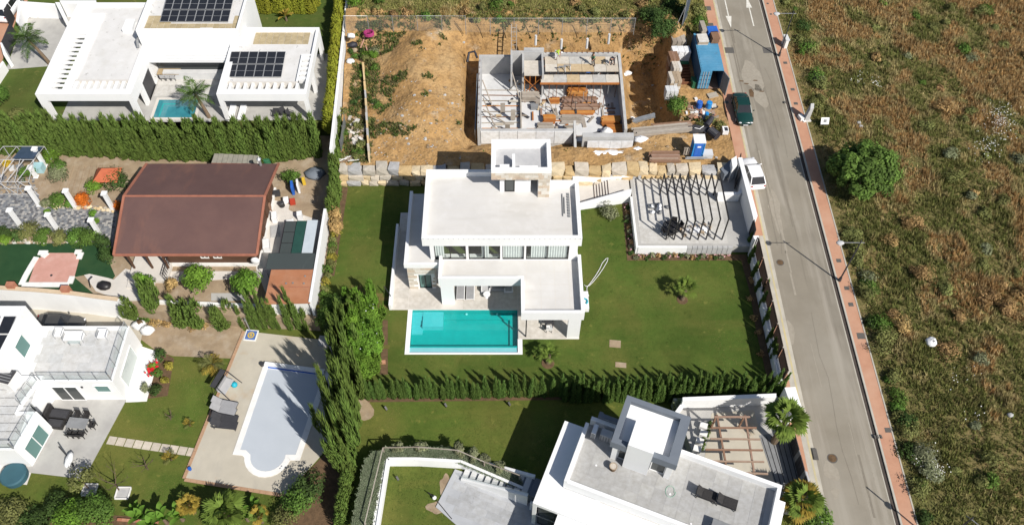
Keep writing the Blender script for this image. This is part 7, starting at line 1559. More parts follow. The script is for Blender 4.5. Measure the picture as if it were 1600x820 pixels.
for (u,v),lab in spots:
    a = P(u,v,ZE); e = thing('garden_spotlight', lab, 'spotlight', (a.x,a.y,ZE), 'garden spotlights'); ob('stake', MB().cyl((a.x,a.y,ZE), .05,.05,.22,6), [BLACK], e); ob('head', MB().beam((a.x+.05,a.y-.05,ZE+.25),(a.x-.12,a.y+.16,ZE+.5),.16,.16), [BLACK], e)
blob('hedge_soil', xy(566,640,ZE), .8, 1.3, ZE, SAND, 3); struct('hedge_soil', MB().prism([xy(570,619,ZE),xy(1060,616,ZE),xy(1060,622,ZE),xy(575,628,ZE)], ZE-.3, ZE+.022), [SOIL])
hedge_row('dark', [(-11.9,33.85,ZE),(-5,33.9,ZE),(6,34.05,ZE),(24.0,34.35,ZE)], .44, 3.2, .92, 'dark cypress in the long clipped hedge below the villa lawn', 'cypresses of the long hedge below the villa lawn', .10, .20)
hedge_row('dark', [(5,33.5,ZE),(23.8,33.65,ZE)], .55, 3.1, 1.0, 'dark cypress in the long clipped hedge below the villa lawn', 'cypresses of the long hedge below the villa lawn', .10, .15)
# carport court with brown pergola, gate, palms
GZ = .35
cc = struct('gate_court', MB().prism([xy(1052,622,GZ),xy(1215,618,GZ),xy(1272,800,GZ),xy(1215,790,GZ),xy(1085,715,GZ)], -1.5, GZ), [PAVEG])
struct('court_paving', MB().prism([xy(1112,645,GZ),xy(1178,640,GZ),xy(1192,690,GZ),xy(1222,788,GZ),xy(1205,780,GZ),xy(1100,722,GZ)], 0, GZ+.012), [DECKC])
for i in range(7): p_, q_ = P(1190+7.5*i,683-1.2*i,GZ), P(1222+7*i,785+1.5*i,GZ); ob('ramp_joint', MB().beam((p_.x,p_.y,GZ+.03),(q_.x,q_.y,GZ+.03),.06,.02), [BLACK], bpy.data.objects['gate_court'])
struct('ramp', MB().prism([xy(1186,680,GZ),xy(1236,672,GZ),xy(1268,800,GZ),xy(1222,790,GZ)], -1, GZ+.03), [GREY])
single('court_wall', MB().prism([xy(1066,622,1.5),xy(1212,616,1.5),xy(1212,622,1.5),xy(1066,628,1.5)], -.8, 1.7).prism([xy(1050,650,.9),xy(1070,622,.9),xy(1075,624,.9),xy(1056,652,.9)], -.8, 1.0), [WHITE], 'white wall along the back of the brown pergola court under the hedge', 'wall')
single('gate_wall', MB().prism([xy(1226,605,2.2),xy(1243,604,2.2),xy(1254,640,2.2),xy(1240,646,2.2)], -.5, 2.2), [WHITE], 'white street wall block above the lower palm tree', 'wall')
bp = thing('timber_pergola', 'brown timber pergola beams over the lower gate court', 'pergola', (*xy(1150,700,GZ),GZ))
for (u0,v0,u1,v1) in ((1116,651,1172,651),(1112,668,1182,668),(1110,685,1188,686),(1102,702,1192,703),(1105,720,1194,721),(1155,738,1200,740)):
    p,q = P(u0,v0,2.9), P(u1,v1,2.9); ob('crossbeam', MB().beam(p,q,.12,.14), [BROWNW], bp)
for (u0,v0,u1,v1) in ((1120,648,1134,724),(1164,648,1180,750)):
    p,q = P(u0,v0,2.75), P(u1,v1,2.75); ob('beam', MB().beam(p,q,.14,.16), [BROWNW], bp)
    for z_ in (p,q): ob('post', MB().box(z_.x-.07,z_.x+.07,z_.y-.07,z_.y+.07,GZ,2.66), [BROWNW], bp)
sg = thing('sliding_gate', 'dark grey sliding gate of vertical boards by the lower palms', 'gate', (*xy(1247,725,1),GZ)); p,q = P(1236,678,1.2), P(1266,790,1.2)
for i in range(14):
    s = p.lerp(q,(i+.5)/14); d = (q-p)/14*.93; ob('gate_board', MB().beam(s-d/2,s+d/2,.06,1.7), [DARK if i % 4 else GREY], sg)
for k,(u,v) in enumerate(((1098,668),(1098,680),(1092,692),(1088,704))): a = P(u,v,GZ); tag(ob('stone_block', MB().obox((a.x,a.y,GZ), .6,.5,.5,-.38), [WHITE2]), 'white stepped block between clipped hedge and brown pergola court', 'step', 'white blocks left of the brown pergola')
hd = [P(1108,665,-.5),P(1092,712,-.5)]; hedge_row('hedge', [Vector((p_.x,p_.y,-.6)) for p_ in hd], .4, 1.3, .8, 'small clipped green plant in the short hedge left of the brown pergola', 'plants of the short clipped hedge', .05, .05)
bush('silver_shrub', 'grey-green shrub beside the white wall near the tower', (*xy(1058,640,ZE),ZE), LEAFG, .6, 1.0, 190, 14, 50, .16)
a = P(1092,676,-.6); single('path_slab', MB().obox((a.x,a.y,-.6), .9,.6,.15,-.38), [CONCL], 'pale slab on the shaded side path of the lower villa', 'slab')
struct('side_path', MB().prism([xy(1062,655,ZE),xy(1100,652,ZE),xy(1085,716,ZE),xy(1060,706,ZE)], ZE-.3, ZE+.03), [GREY])
palm('fan_palm', 'tall green fan palm over the lower gate court beside the road', (*xy(1209,690,GZ),GZ), 3.2, FANS, 30, 41, None, .22, (.2,.4), 80, -20, scale=1.25)
palm('yellow_fan_palm', 'fan palm with yellow drooping leaves at the bottom beside the road', (*xy(1242,800,0),0), 2.0, FANS+FANSD[:1], 30, 42, None, .22, (0,.2), 80, -25, dry=FANSD, scale=1.15)
for i,(u,v,r0) in enumerate(((1272,800,.9),(1262,818,1.0),(1282,815,.8))): bush('roadside_bush', 'dark green bush at the foot of the yellow-leaved palm', (*xy(u,v,0),0), LEAFM, r0, .8, 195+i, 18, 60, .18, 'bushes under the yellow-leaved palm')
single('street_edge_wall', MB().prism([xy(1258,735,1.0),xy(1262,735,1.0),xy(1290,830,.8),xy(1286,830,.8)], -1, .9), [LGREY], 'low grey wall along the road below the sliding gate', 'wall')
def onbank(u, v):
    z = 4.4
    for _ in range(6): p = P(u,v,z); z = lot_z(p.x,p.y) if p.y < 79.3 else back_z(p.x,p.y)
    return P(u,v,z)
# ------------------------------------------------------------------ dry stone wall between villa lawn and building site
rw = thing('rock_wall', 'dry wall of big ochre and grey quarry stones behind the white villa', 'wall', (2.5,57.9,0))
def rock_mesh(seed):
    g = random.Random(seed); mb = MB(); n = 0
    import itertools
    vs = []
    for (x,y,z) in itertools.product((-.5,.5),(-.5,.5),(-.5,.5)): vs.append([x+g.uniform(-.10,.10), y+g.uniform(-.12,.12), z+g.uniform(-.10,.10)])
    c = [[.5*.0,-.60,g.uniform(-.1,.1)],[g.uniform(-.2,.2),0,.58],[-.58,g.uniform(-.1,.1),0],[.58,0,g.uniform(-.1,.1)],[0,.5,0],[0,0,-.5]]
    me = vs+c; F = []
    quads = {8:(0,4,5,1),9:(1,5,7,3),10:(0,1,3,2),11:(4,6,7,5),12:(2,3,7,6),13:(0,2,6,4)}
    for k,q in quads.items():
        for i in range(4): F.append((q[i],q[(i+1)%4],k))
    m = bpy.data.meshes.new('stone'); m.from_pydata(me, [], F); m.materials.append(STONE)
    import bmesh
    b = bmesh.new(); b.from_mesh(m); bmesh.ops.recalc_face_normals(b, faces=b.faces); b.to_mesh(m); b.free(); return m
ROCKS = [rock_mesh(s) for s in range(9)]
g = random.Random(31)
for row,(zb,zh,yy) in enumerate(((0,.62,57.55),(.60,.62,57.75),(1.2,.72,58.0))):
    x = -16.7+g.uniform(0,.5)
    while x < 22.3:
        w_ = g.uniform(.7,1.5) if row < 2 else g.uniform(.8,1.6)
        o = bpy.data.objects.new('stone', g.choice(ROCKS)); COL.objects.link(o); attach(o, rw)
        hh = zh*g.uniform(.9,1.15) if row < 2 else zh*g.uniform(.8,1.45)
        o.location = (x+w_/2, yy+g.uniform(-.07,.07), zb+hh*.45); o.scale = (w_*.90, .75 if row < 2 else 1.0, hh*.94); o.rotation_euler = (g.uniform(-.08,.08), g.uniform(-.06,.06), g.uniform(-.07,.07)+(math.pi if g.random() < .0 else 0))
        x += w_
ob('wall_core', MB().box(-16.7,22.4,57.8,58.25,-.2,1.75), [SOIL], rw)

# ------------------------------------------------------------------ concrete shell on the building site
SZ, WT = .8, 3.3
cs = thing('concrete_shell', 'unfinished concrete basement shell with retaining walls on the building site', 'building site', (5,68,SZ))
ob('floor_slab', MB().box(-2.4,12.5,62.7,73.1,.3,SZ), [CONCL], cs)
ob('retaining_wall', MB().box(-2.7,-2.4,62.2,73.4,.2,WT).box(-2.4,2.2,73.1,73.4,.2,WT).box(4.4,12.5,73.1,73.4,.2,WT+.35), [CONC], cs)
ob('retaining_wall', MB().prism([(12.5,62.9),(12.8,62.9),(12.8,73.4),(12.5,73.4)], .2, lambda x,y: 2.4+(y-62.9)*.11), [CONC], cs)
ob('facade_wall', MB().box(-2.4,7.2,62.4,62.7,.2,2.65), [CONC], cs)
for i in range(5): ob('formwork_panel', MB().box(-2.35+1.9*i,-2.35+1.9*i+1.86,62.28,62.39,.9,2.6), [PANELW], cs)
ob('wing_wall', MB().prism([(7.2,60.2),(7.45,60.2),(7.45,63.4),(7.2,63.4)], .8, lambda x,y: 3.1-(y < 61)*1.3), [CONC], cs)
ob('ledge', MB().box(2.2,4.4,73.1,73.5,.2,4.2), [CONC], cs)
for i in range(14): ob('rebar', MB().box(4.6+.57*i,4.66+.57*i,73.2,73.26,WT+.35,WT+.75), [RUST], cs)
for i in range(10): ob('rebar', MB().box(-2.6+.0*i,-2.56,62.8+1.05*i,62.84+1.05*i,WT,WT+.3), [RUST], cs)
# lift core
ob('core_wall', MB().box(.75,.95,70.6,73.0,SZ,4.3).box(.95,4.3,72.8,73.0,SZ,4.2).box(4.1,4.3,69.6,72.8,SZ,4.0).box(2.0,2.2,70.4,72.8,SZ,4.0), [CONC], cs)
ob('shuttering', MB().box(2.2,4.1,69.9,72.2,3.35,3.5), [PLY], cs)
for x in (2.22,2.8,3.4,4.0):
    ob('prop', MB().box(x,x+.08,69.95,70.03,SZ,3.34), [ORANGE], cs)
ob('prop', MB().beam((2.3,69.9,SZ+.2),(4.0,69.9,3.0),.07,.07), [ORANGE], cs); ob('prop', MB().beam((4.0,69.85,SZ+.2),(2.3,69.85,3.0),.07,.07), [ORANGE], cs); ob('dark_lining', MB().box(2.2,4.1,71.5,71.6,SZ,3.3), [RUST], cs)
# raised deck at the back right: ply sheets on joists and props
DZ1, DZ2 = 3.42, 3.08; dk = thing('shuttering_deck', 'raised ply shuttering deck with workers at the back of the building site', 'deck', (8.5,71,SZ))
for i in range(6):
    for j in range(2): ob('ply_sheet', MB().box(4.5+1.32*i,4.5+1.32*i+1.29,70.55+1.2*j,70.55+1.2*j+1.17,DZ1-.05,DZ1+.012*((i+j)%3)), [PLY], dk)
for i in range(6): ob('ply_sheet', MB().box(4.0+1.4*i,4.0+1.4*i+1.37,69.2,70.4,DZ2-.05,DZ2+.012*(i%3)), [PLY], dk)
for y in (69.3,70.3,71.4,72.6): ob('joist', MB().box(4.0,12.4,y,y+.1,DZ2-.22 if y < 70.5 else DZ1-.22,DZ2-.055 if y < 70.5 else DZ1-.055), [BROWNW], dk)
ob('edge_beam', MB().box(3.9,12.4,69.05,69.19,DZ2-.2,DZ2-.02), [ORANGE], dk)
for i in range(11):
    for y in (69.35,71.0): ob('prop', MB().box(4.1+.8*i,4.16+.8*i,y,y+.06,SZ,2.84), [RUST if i % 3 else STEEL], dk)
# thin timbers and boards lying across the left bay
tb = thing('loose_boards', 'thin boards laid in rows across the left bay of the slab', 'timber', (0,67,SZ))
for i in range(9):
    y = 63.6+.85*i; ob('board', MB().beam((-2.3,y,SZ+.10+.05*(i%2)),(1.7,y+random.uniform(-.08,.08),SZ+.12),.07,.07), [(GREYW,ORANGE,GREYW,BROWNW)[i%4]], tb)
ob('upright_edge', MB().beam((1.85,62.8,SZ+.3),(1.85,69.6,SZ+.3),.14,.55), [GREYW], tb)
for (a,b) in (((-2.2,67.5,SZ+1.6),(-.9,64.6,SZ+.1)),((-2.3,70.0,SZ+1.9),(-1.3,68.2,SZ+.1)),((-2.2,66,SZ+1.4),(.2,65.3,SZ+.1)),((1.5,69.5,SZ+2.2),(.6,70.4,SZ+.1)),((.9,70.2,3.6),(1.8,68.6,SZ+.1)),((4.4,68,SZ+1.8),(5.6,66.4,SZ+.1))): ob('strut', MB().beam(a,b,.10,.10), [GREYW], tb)
for (x,y,h) in ((-.1,66.7,1.4),(1.0,65.6,1.5),(.4,63.9,1.0),(3.7,67.8,.9)): 
    single('shutter_panel', MB().box(x-.25,x+.25,y,y+.06,SZ+.2,SZ+.2+h), [GREYW], 'small shutter panel standing upright on the slab floor of the building site', 'panel', 'upright panels on the slab')
sl = thing('shell_litter', 'loose planks, offcuts and props strewn over the slab of the building site', 'timber', (5,66,SZ)); g = random.Random(91)
for i in range(75):
    x, y = g.uniform(-2.1,12.0), g.uniform(63.1,69.0)
    if x < 1.5 and g.random() < .6: continue
    t = g.choice((0,0,1.57,g.uniform(0,3))); l = g.uniform(.3,1.5); d = Vector((math.cos(t),math.sin(t),0))*l*.5; z = SZ+.06+g.uniform(0,.2)
    ob('offcut', MB().beam((x-d.x,y-d.y,z),(x+d.x,y+d.y,z),g.uniform(.08,.3),.06), [g.choice((ORANGE,GREYW,GREYW,BROWNW,PLY,DARK))], sl)
for i in range(16):
    x, y = g.uniform(4.4,12), g.uniform(66.5,69); ob('steel_prop', MB().box(x,x+.06,y,y+.06,SZ,SZ+g.uniform(.6,2.0)), [g.choice((RUST,STEEL,DARK))], sl)
for i in range(22): x = -2.2+.2*i if i < 11 else 3.0+.25*(i-11); ob('rebar', MB().box(x,x+.04,62.75,62.8,SZ,SZ+.9), [LGREY], sl)
# stacks of timber, each beam a part
def stack(label, u, v, L, rows, layers, mat, rz=0.0, w_=.2, h_=.16, z=SZ, group=None, name='timber_stack', part='beam'):
    a = P(u,v,z+layers*h_*.5); e = thing(name, label, 'timber stack', (a.x,a.y,z), group, rz); m = MB().box(-.5,.5,-w_*.46,w_*.46,0,h_*.93); me = new_mesh(part, m.v, m.f, None, [mat]); g = random.Random(int(u*7+v))
    b = MB().box(-.06,.06,-w_*rows*.5,w_*rows*.5,0,.09); bm = new_mesh('bearer', b.v, b.f, None, [BROWNW])
    for s in (-.32,.32): local('bearer', bm, e, Matrix.Translation((s*L,0,0)))
    for j in range(layers):
        for i in range(rows): local(part, me, e, Matrix.Translation((g.uniform(-.06,.06)*L, (i-(rows-1)/2)*w_, .09+j*h_)) @ Matrix.Diagonal((L*g.uniform(.93,1.04),1,1,1)))
    return e
stack('orange beams stacked high behind the brown planks on the slab', 902,144,2.1,5,4,ORANGE)
stack('long brown planks stacked in the middle of the slab, farther row', 903,157,3.9,4,2,BROWNW)
stack('long brown planks stacked in the middle of the slab, nearer row', 906,168,3.9,4,2,BROWNW)
stack('thin orange beams lying in front of the long brown planks', 900,177,3.6,3,1,ORANGE)
stack('small orange stack left of the brown planks', 866,158,1.1,3,3,ORANGE)
stack('small orange stack at the front left of the slab', 858,187,1.3,4,4,ORANGE)
stack('orange beams stacked in the right front of the slab, farther stack', 954,190,1.9,5,4,ORANGE)
stack('orange beams stacked in the right front of the slab, nearest the white sack', 960,203,1.7,5,3,ORANGE)
stack('pale formwork boards stacked left of the timber', 829,152,1.9,4,3,GREYW,0,.32,.14)
stack('pale boards lying in front of the thin orange beams', 893,185,2.2,4,1,GREYW,0,.4,.12)
stack('pale boards with slatted edge at the front of the slab', 852,200,1.7,5,2,GREYW,0,.25,.15)
stack('pale boards at the front of the slab, right one', 889,203,1.3,3,2,GREYW,0,.3,.15)
stack('long grey planks beside the building site path, right of the white box wall', 1035,204,6.0,5,3,GREYW,.13,.22,.12,1.9)
stack('long grey beams lying below the grey planks', 1000,213,4.4,4,1,GREYW,.2,.3,.2,1.7)
stack('brown pallet timber stacked on the quarry-stone wall', 1038,246,2.9,5,4,BROWNW,0,.22,.15,2.1)
stack('grey steel channels lying in the shaded pit', 1005,186,2.5,2,2,STEEL,.35,.25,.15,1.3)
stack('reddish scaffold boards by the grey planks', 1050,197,4.0,4,2,BROWNW,.12,.2,.12,2.0)
for i,(u,v,sx,sy,sz,mt,lab) in enumerate(((835,166,.8,.6,.5,GREY,'grey tool box on the slab'),(846,140,.5,.7,.9,GREY,'grey round mixer drum on pale boards'),(868,175,.5,1.6,.1,GREYW,'pale board lying beside the small orange stack'),(912,188,.4,1.6,.1,GREYW,'narrow pale plank lying near the white sack'))):
    a = P(u,v,SZ+.3); single('site_item', MB().obox((a.x,a.y,SZ), sx,sy,sz,.1), [mt], lab, 'clutter')
a = P(947,211,SZ); single('white_sack', MB().ell((a.x,a.y,SZ+.3), .65,.5,.6,10,6,.18,0,3,-.4), [BAG], 'white builder sack in front of the orange beams', 'sack', smooth=True)
# white box wall by the quarry stones
bx = thing('white_shuttered_wall', 'white-shuttered concrete wall block directly above the quarry-stone wall', 'wall', (10.7,60.5,1))
ob('concrete_top', MB().box(8.0,13.2,60.9,61.5,.8,3.25), [CONC], bx)
for i in range(4): ob('white_panel', MB().box(8.5+1.16*i,8.5+1.16*i+1.14,60.55,60.66,1.2,2.95), [PANELW], bx)
ob('plastic_skirt', MB().ell((10.6,60.0,1.6), 2.9,.55,.5,18,6,.12,0,2), [SHEETW], bx, True); ob('plastic_roll', MB().ell((13.6,60.4,1.9), .7,.35,.35,10,6,.2,0,5), [SHEETW], bx, True)
for (u,v,rx,lab) in ((985,90,.5,'white scrap sheet on the bank right of the deck, upper one'),(978,105,.4,'white scrap sheet on the bank right of the deck, lower one'),(990,165,.35,'white plastic lump at the edge of the shaded pit'),(998,230,.8,'white plastic wrap by the end of the white wall block')):
    a = P(u,v,.9); z = lot_z(a.x,a.y) if v < 200 else 2.0; single('plastic_scrap', MB().ell((a.x,a.y,z+.1), rx,rx*.6,.25,8,5,.25,0,int(u)), [SHEETW], lab, 'plastic', smooth=True)
tn = thing('concrete_strip', 'low broken concrete strip running up the weedy left side of the building site', 'wall', (-14.6,66,2))
for i in range(12):
    a, b = P(577-.6*i,250-11.5*i,2.4), P(577-.6*(i+1),250-11.5*(i+.9),2.4)
    ob('strip_piece', MB().beam((a.x,a.y,lot_z(a.x,a.y)+.25),(b.x,b.y,lot_z(b.x,b.y)+.25+.1*(i%3)),.16+.05*(i%2),.9), [STONE], tn)
# debris among the weeds at the upper left
a = onbank(577,57); z = a.z; e = thing('magenta_pipe_coil', 'magenta coil of corrugated pipe by the fence at the upper left of the site', 'pipe coil', (a.x,a.y,z))
for k in range(3): ob('loop', MB().tube([(a.x+.5*math.cos(t),a.y+.4*math.sin(t),z+.25+.14*k) for t in [i*.52 for i in range(13)]], .09, 6), [MAGENTA], e)
for (u0,v0,u1,v1,mt,lab) in ((569,58,577,88,RUST,'long orange-brown beam lying in the weeds below the magenta coil'),(560,58,572,52,RUST,'short orange-brown beam pointing at the magenta coil')):
    p,q = onbank(u0,v0),onbank(u1,v1); single('rusty_beam', MB().beam((p.x,p.y,lot_z(p.x,p.y)+.15),(q.x,q.y,lot_z(q.x,q.y)+.15),.13,.12), [M('pink_timber',(.5,.3,.22),.9,(.4,.22,.15),2) if 'pink_timber' not in bpy.data.materials else bpy.data.materials['pink_timber']], lab, 'beam')
for i,(u,v,r0,mt,lab) in enumerate(((551,72,.55,PIPE,'black plastic lump near the white plot wall'),(554,81,.45,SAND,'cream sack near the black plastic lump'),(548,98,.5,BAG,'white sack lower down beside the white plot wall'),(549,58,.45,BAG,'heap of white plastic at the foot of the white plot wall'))):
    a = onbank(u,v); single('waste_sack', MB().ell((a.x,a.y,a.z+.15), r0,r0*.7,.3,9,5,.25,0,i), [mt], lab, 'waste', smooth=True)
e = thing('broken_slabs', 'heap of broken pale slabs in the weedy corner by the netting', 'rubble pile', (*xy(556,200,2.2),2.2)); g = random.Random(17)
for i in range(26):
    a = P(556+g.uniform(-13,14),200+g.uniform(-20,20),2.3); ob('slab_piece', MB().obox((a.x,a.y,lot_z(a.x,a.y)+g.uniform(0,.25)), g.uniform(.35,.9), g.uniform(.25,.5), .1, g.uniform(0,3), 0, g.uniform(-.4,.4)), [RUBBLE], e)
e = thing('broken_trellis', 'white broken trellis and sticks above the left end of the quarry-stone wall', 'rubble pile', (*xy(543,245,2.2),2.2))
for i in range(12):
    a = P(543+g.uniform(-10,12),245+g.uniform(-5,5),2.3); t = g.uniform(-.4,.8); d = Vector((math.cos(t),math.sin(t),0))*g.uniform(.3,.7); z = lot_z(a.x,a.y)+.15; ob('stick', MB().beam((a.x-d.x,a.y-d.y,z),(a.x+d.x,a.y+d.y,z+.1),.07,.05), [WHITE2 if i % 3 else BROWNW], e)
single('drain_pipe', MB().tube([(-2.9,73.0,3.2),(-3.2,73.6,3.6),(-3.8,73.5,3.5),(-4.0,72.8,2.8)], .14, 8), [PIPE], 'black bent drain pipe at the back left corner of the concrete shell', 'pipe')
single('drain_sheet', MB().beam((-2.95,62.5,1.9),(-2.85,70.5,2.4),.08,1.6), [STEEL], 'grey-blue drainage sheet leaning on the outside of the left basement wall', 'sheet')
# wire fences on the bank
def wirefence(label, posts, h):
    e = thing('wire_fence', label, 'fence', posts[0])
    for p in posts: ob('post', MB().tube([p-Vector((0,0,.3)),p+Vector((0,0,h))], .04, 5), [STEEL], e)
    for a,b in zip(posts[:-1],posts[1:]):
        ob('mesh', MB().quad(a,b,b+Vector((0,0,h)),a+Vector((0,0,h))), [FENCEN], e); ob('top_wire', MB().tube([a+Vector((0,0,h)),b+Vector((0,0,h))], .015, 4), [STEEL], e)
wirefence('wire mesh fence on steel posts along the top of the building site, left stretch', [onbank(u,48.5) for u in (541,577,615,653,691,728)], 2.0)
wirefence('wire mesh fence on steel posts along the top of the building site, right stretch', [onbank(u,51) for u in (728,766,803,841,878,916,953,990)], 1.9)
for (u,v) in ((837,66),(877,72),(917,71),(951,64)):
    a = onbank(u,v); single('concrete_footing', MB().tube([a-Vector((0,0,.4)),a+Vector((0,0,.9))], .13, 8), [CONCL], 'exposed pale concrete post footing hanging in the dug bank', 'post', 'post footings in the dug bank')
a = P(803,80,3.4); lad = thing('ladder', 'wooden ladder leaning on the dug bank behind the concrete shell', 'ladder', (a.x,a.y,3.2))
for s in (-.28,.28): ob('rail', MB().beam((a.x+s,a.y,3.2),(a.x+s,a.y+1.3,6.0),.09,.09), [GREYW], lad)
for i in range(6): ob('rung', MB().beam((a.x-.25,a.y+.15+.2*i,3.5+.43*i),(a.x+.25,a.y+.15+.2*i,3.5+.43*i),.06,.06), [GREYW], lad)
# container, store yard
KZ = 1.72; kx0,kx1,ky0,ky1 = 21.0,23.45,69.7,75.8; ct_ = thing('shipping_container', 'blue shipping container with open doors beside the road', 'container', (22.2,72.7,KZ))
ob('side_wall', MB().box(kx0,kx0+.08,ky0,ky1,KZ+.12,KZ+2.5).box(kx1-.08,kx1,ky0,ky1,KZ+.12,KZ+2.5).box(kx0+.08,kx1-.08,ky1-.08,ky1,KZ+.12,KZ+2.5), [BLUED], ct_); ob('floor', MB().box(kx0,kx1,ky0,ky1,KZ,KZ+.118), [BROWNW], ct_)
ob('roof', MB().box(kx0,kx1,ky0,ky1,KZ+2.502,KZ+2.56), [BLUEC], ct_)
for i in range(22): ob('roof_rib', MB().box(kx0+.1,kx1-.1,ky0+.1+.265*i,ky0+.23+.265*i,KZ+2.562,KZ+2.61), [BLUEC], ct_)
for i in range(20): ob('side_rib', MB().box(kx0-.05,kx0-.002,ky0+.15+.3*i,ky0+.3+.3*i,KZ+.2,KZ+2.45), [BLUED], ct_)
dl = ob('container_door', MB().box(kx0,kx0+1.2,ky0-.08,ky0-.002,KZ+.1,KZ+2.5), [BLUEC], ct_)
for x in (.3,.55,.85): ob('lock_bar', MB().box(kx0+x,kx0+x+.05,ky0-.13,ky0-.082,KZ+.15,KZ+2.45), [LGREY], dl)
for z in (.7,1.3,1.9): ob('door_rib', MB().box(kx0+.05,kx0+1.15,ky0-.10,ky0-.083,KZ+z,KZ+z+.08), [BLUED], dl)
ob('container_door', MB().beam((kx1+.02,ky0-.05,KZ+1.3),(kx1+.42,ky0-1.2,KZ+1.3),.08,2.4), [GREY], ct_)
for i,(x,y,sx,sy,sz,mt,lab) in enumerate(((22.9,75.6,1.1,1.0,.7,BLUEB,'blue crate on top of the container, at the back'),(23.05,74.6,.8,1.2,.7,BROWNW,'brown pallet bundle on top of the container'),(21.7,74.4,1.1,1.3,.5,RUBBLE,'stacked pale bricks on top of the container'),(21.9,76.0,.5,1.6,.9,GREYW,'bundle of grey boards standing at the back of the container'))):
    e = thing('roof_load', lab, 'load', (x,y,KZ+2.62)); 
    for k in range(4): ob('layer', MB().obox((x+.03*(k%2),y,KZ+2.62+sz*k/4), sx,sy,sz/4*.94,.03*k), [mt], e)
for i,(u,v,sx,sy,sz,mt,lab) in enumerate(((1058,72,1.6,1.2,2.0,GREYW,'tall stack of grey boards added to shade the pit, at the back of the store yard'),(1050,101,1.0,1.3,2.2,BROWNW,'tall brown crate stack added to shade the pit, between the white bags and the covered pallet'),(1049,143,1.3,.9,1.3,CONCL,'low pallet of pale blocks added to shade the pit, at the front of the store yard'),(1062,88,2.0,1.0,1.9,SHEETW,'grey-white covered pallet behind the shaded store yard'),(1055,112,.9,1.4,1.9,RUBBLE,'white bags heaped left of the shaded rack'),(1053,128,1.2,1.5,1.7,RUBBLE,'pallet of pale bricks left of the shaded rack'),(1070,93,.9,.8,.6,GREENP,'dark green box by the container'),(1085,125,.5,1.0,.9,GREENP,'green machine in the shade of the container'))):  # first three stacks are added to carry the shadow across the pit
    a = P(u,v,2.4); z = 1.55; e = thing('store_pallet', lab, 'pallet', (a.x,a.y,z))
    for k in range(4):
        for q in range(3): ob('block', MB().obox((a.x+(q-1)*sx/3,a.y,z+sz*k/4), sx/3*.95,sy,sz/4*.93,.04*k), [mt], e)
rk = thing('formwork_rack', 'dark rack of steel panels in the shade beside the container', 'rack', (*xy(1070,115,2),1.2))
a, b = P(1070,132,1.7), P(1070,96,1.7)
for i in range(9): y = a.y+(b.y-a.y)*i/8; ob('rack_bar', MB().box(19.2,20.6,y,y+.1,1.5,2.0), [RUST], rk)
hd = thing('hoarding', 'tall dark mesh hoarding panel on steel struts behind the container', 'hoarding', (*xy(1075,60,3),3))
q0, q1 = Vector((20.0,77.4,0)), Vector((20.9,79.6,0)); zb_ = 3.2
ob('panel', MB().quad((q0.x,q0.y,zb_+.8),(q1.x,q1.y,zb_+.8),(q1.x,q1.y,zb_+4.6),(q0.x,q0.y,zb_+4.6)), [M('hoarding_mesh',(.05,.07,.10),.8,(.04,.055,.08),2)], hd)
for f in (0,.33,.66,1): p = q0.lerp(q1,f); ob('strut', MB().beam((p.x-.06,p.y,zb_-1.2),(p.x-.06,p.y,zb_+4.65),.08,.08), [STEEL], hd); ob('strut', MB().beam((p.x-1.2,p.y-.3,zb_-1.0),(p.x-.1,p.y,zb_+3.4),.06,.06), [STEEL], hd)
for z in (.8,2.7,4.6): ob('rail', MB().beam((q0.x-.05,q0.y,zb_+z),(q1.x-.05,q1.y,zb_+z),.08,.08), [STEEL], hd)
tl = thing('portable_toilet', 'bright blue portable toilet with white roof above the quarry-stone wall', 'portable toilet', (*xy(1087,244,2.0),1.8)); a = P(1087,240,2.0); x,y = a.x,a.y; tz = 1.9
ob('cabin', MB().obox((x,y,tz), 1.1,1.1,2.15), [BLUEP], tl); ob('roof', MB().obox((x,y,tz+2.152), 1.18,1.18,.14), [PLASTW], tl); ob('door', MB().obox((x,y-.57,tz+.1), .75,.04,1.95), [BLUEB], tl); ob('vent_label', MB().obox((x,y-.60,tz+1.55), .35,.02,.2), [PLASTW], tl)
for sx_ in (-.53,.53): ob('corner_post', MB().obox((x+sx_,y-.58,tz), .09,.06,2.15), [BLUEP], tl)
e = thing('wooden_pallet', 'pale wooden pallet leaning in front of the portable toilet', 'pallet', (*xy(1080,236,2.4),2.0)); a = P(1080,238,2.5)
for i in range(7): ob('slat', MB().obox((a.x-.7+.23*i,a.y,2.1), .14,.05,.95), [GREYW], e)
for z in (2.15,2.6,3.0): ob('bearer', MB().obox((a.x,a.y+.06,z), 1.6,.06,.12), [GREYW], e)
single('scaffold_tubes', MB().tube([(a.x-.6,a.y-.4,2.15),(a.x+1.7,a.y-.35,2.15)], .06, 6).tube([(a.x-.6,a.y-.55,2.15),(a.x+1.7,a.y-.5,2.15)], .06, 6).tube([(a.x-.5,a.y-.47,2.27),(a.x+1.6,a.y-.42,2.27)], .06, 6), [STEEL], 'bundle of steel tubes on the quarry-stone wall below the pallet', 'tubes')
a = P(1105,241,2.2); single('beige_box', MB().obox((a.x,a.y,1.95), 1.0,.8,.5).obox((a.x,a.y,2.452), 1.04,.84,.05), [CONCL], 'beige box on the ground right of the portable toilet', 'box')
a = P(1133,204,1.9); e = thing('white_bin', 'small white tray bin by the kerb near the black pipe rolls', 'bin', (a.x,a.y,1.7)); ob('tray', MB().obox((a.x,a.y,1.65), .6,.75,.5), [PLASTW], e); ob('dark_inside', MB().obox((a.x+.05,a.y-.05,2.151), .35,.5,.01), [DARK], e)
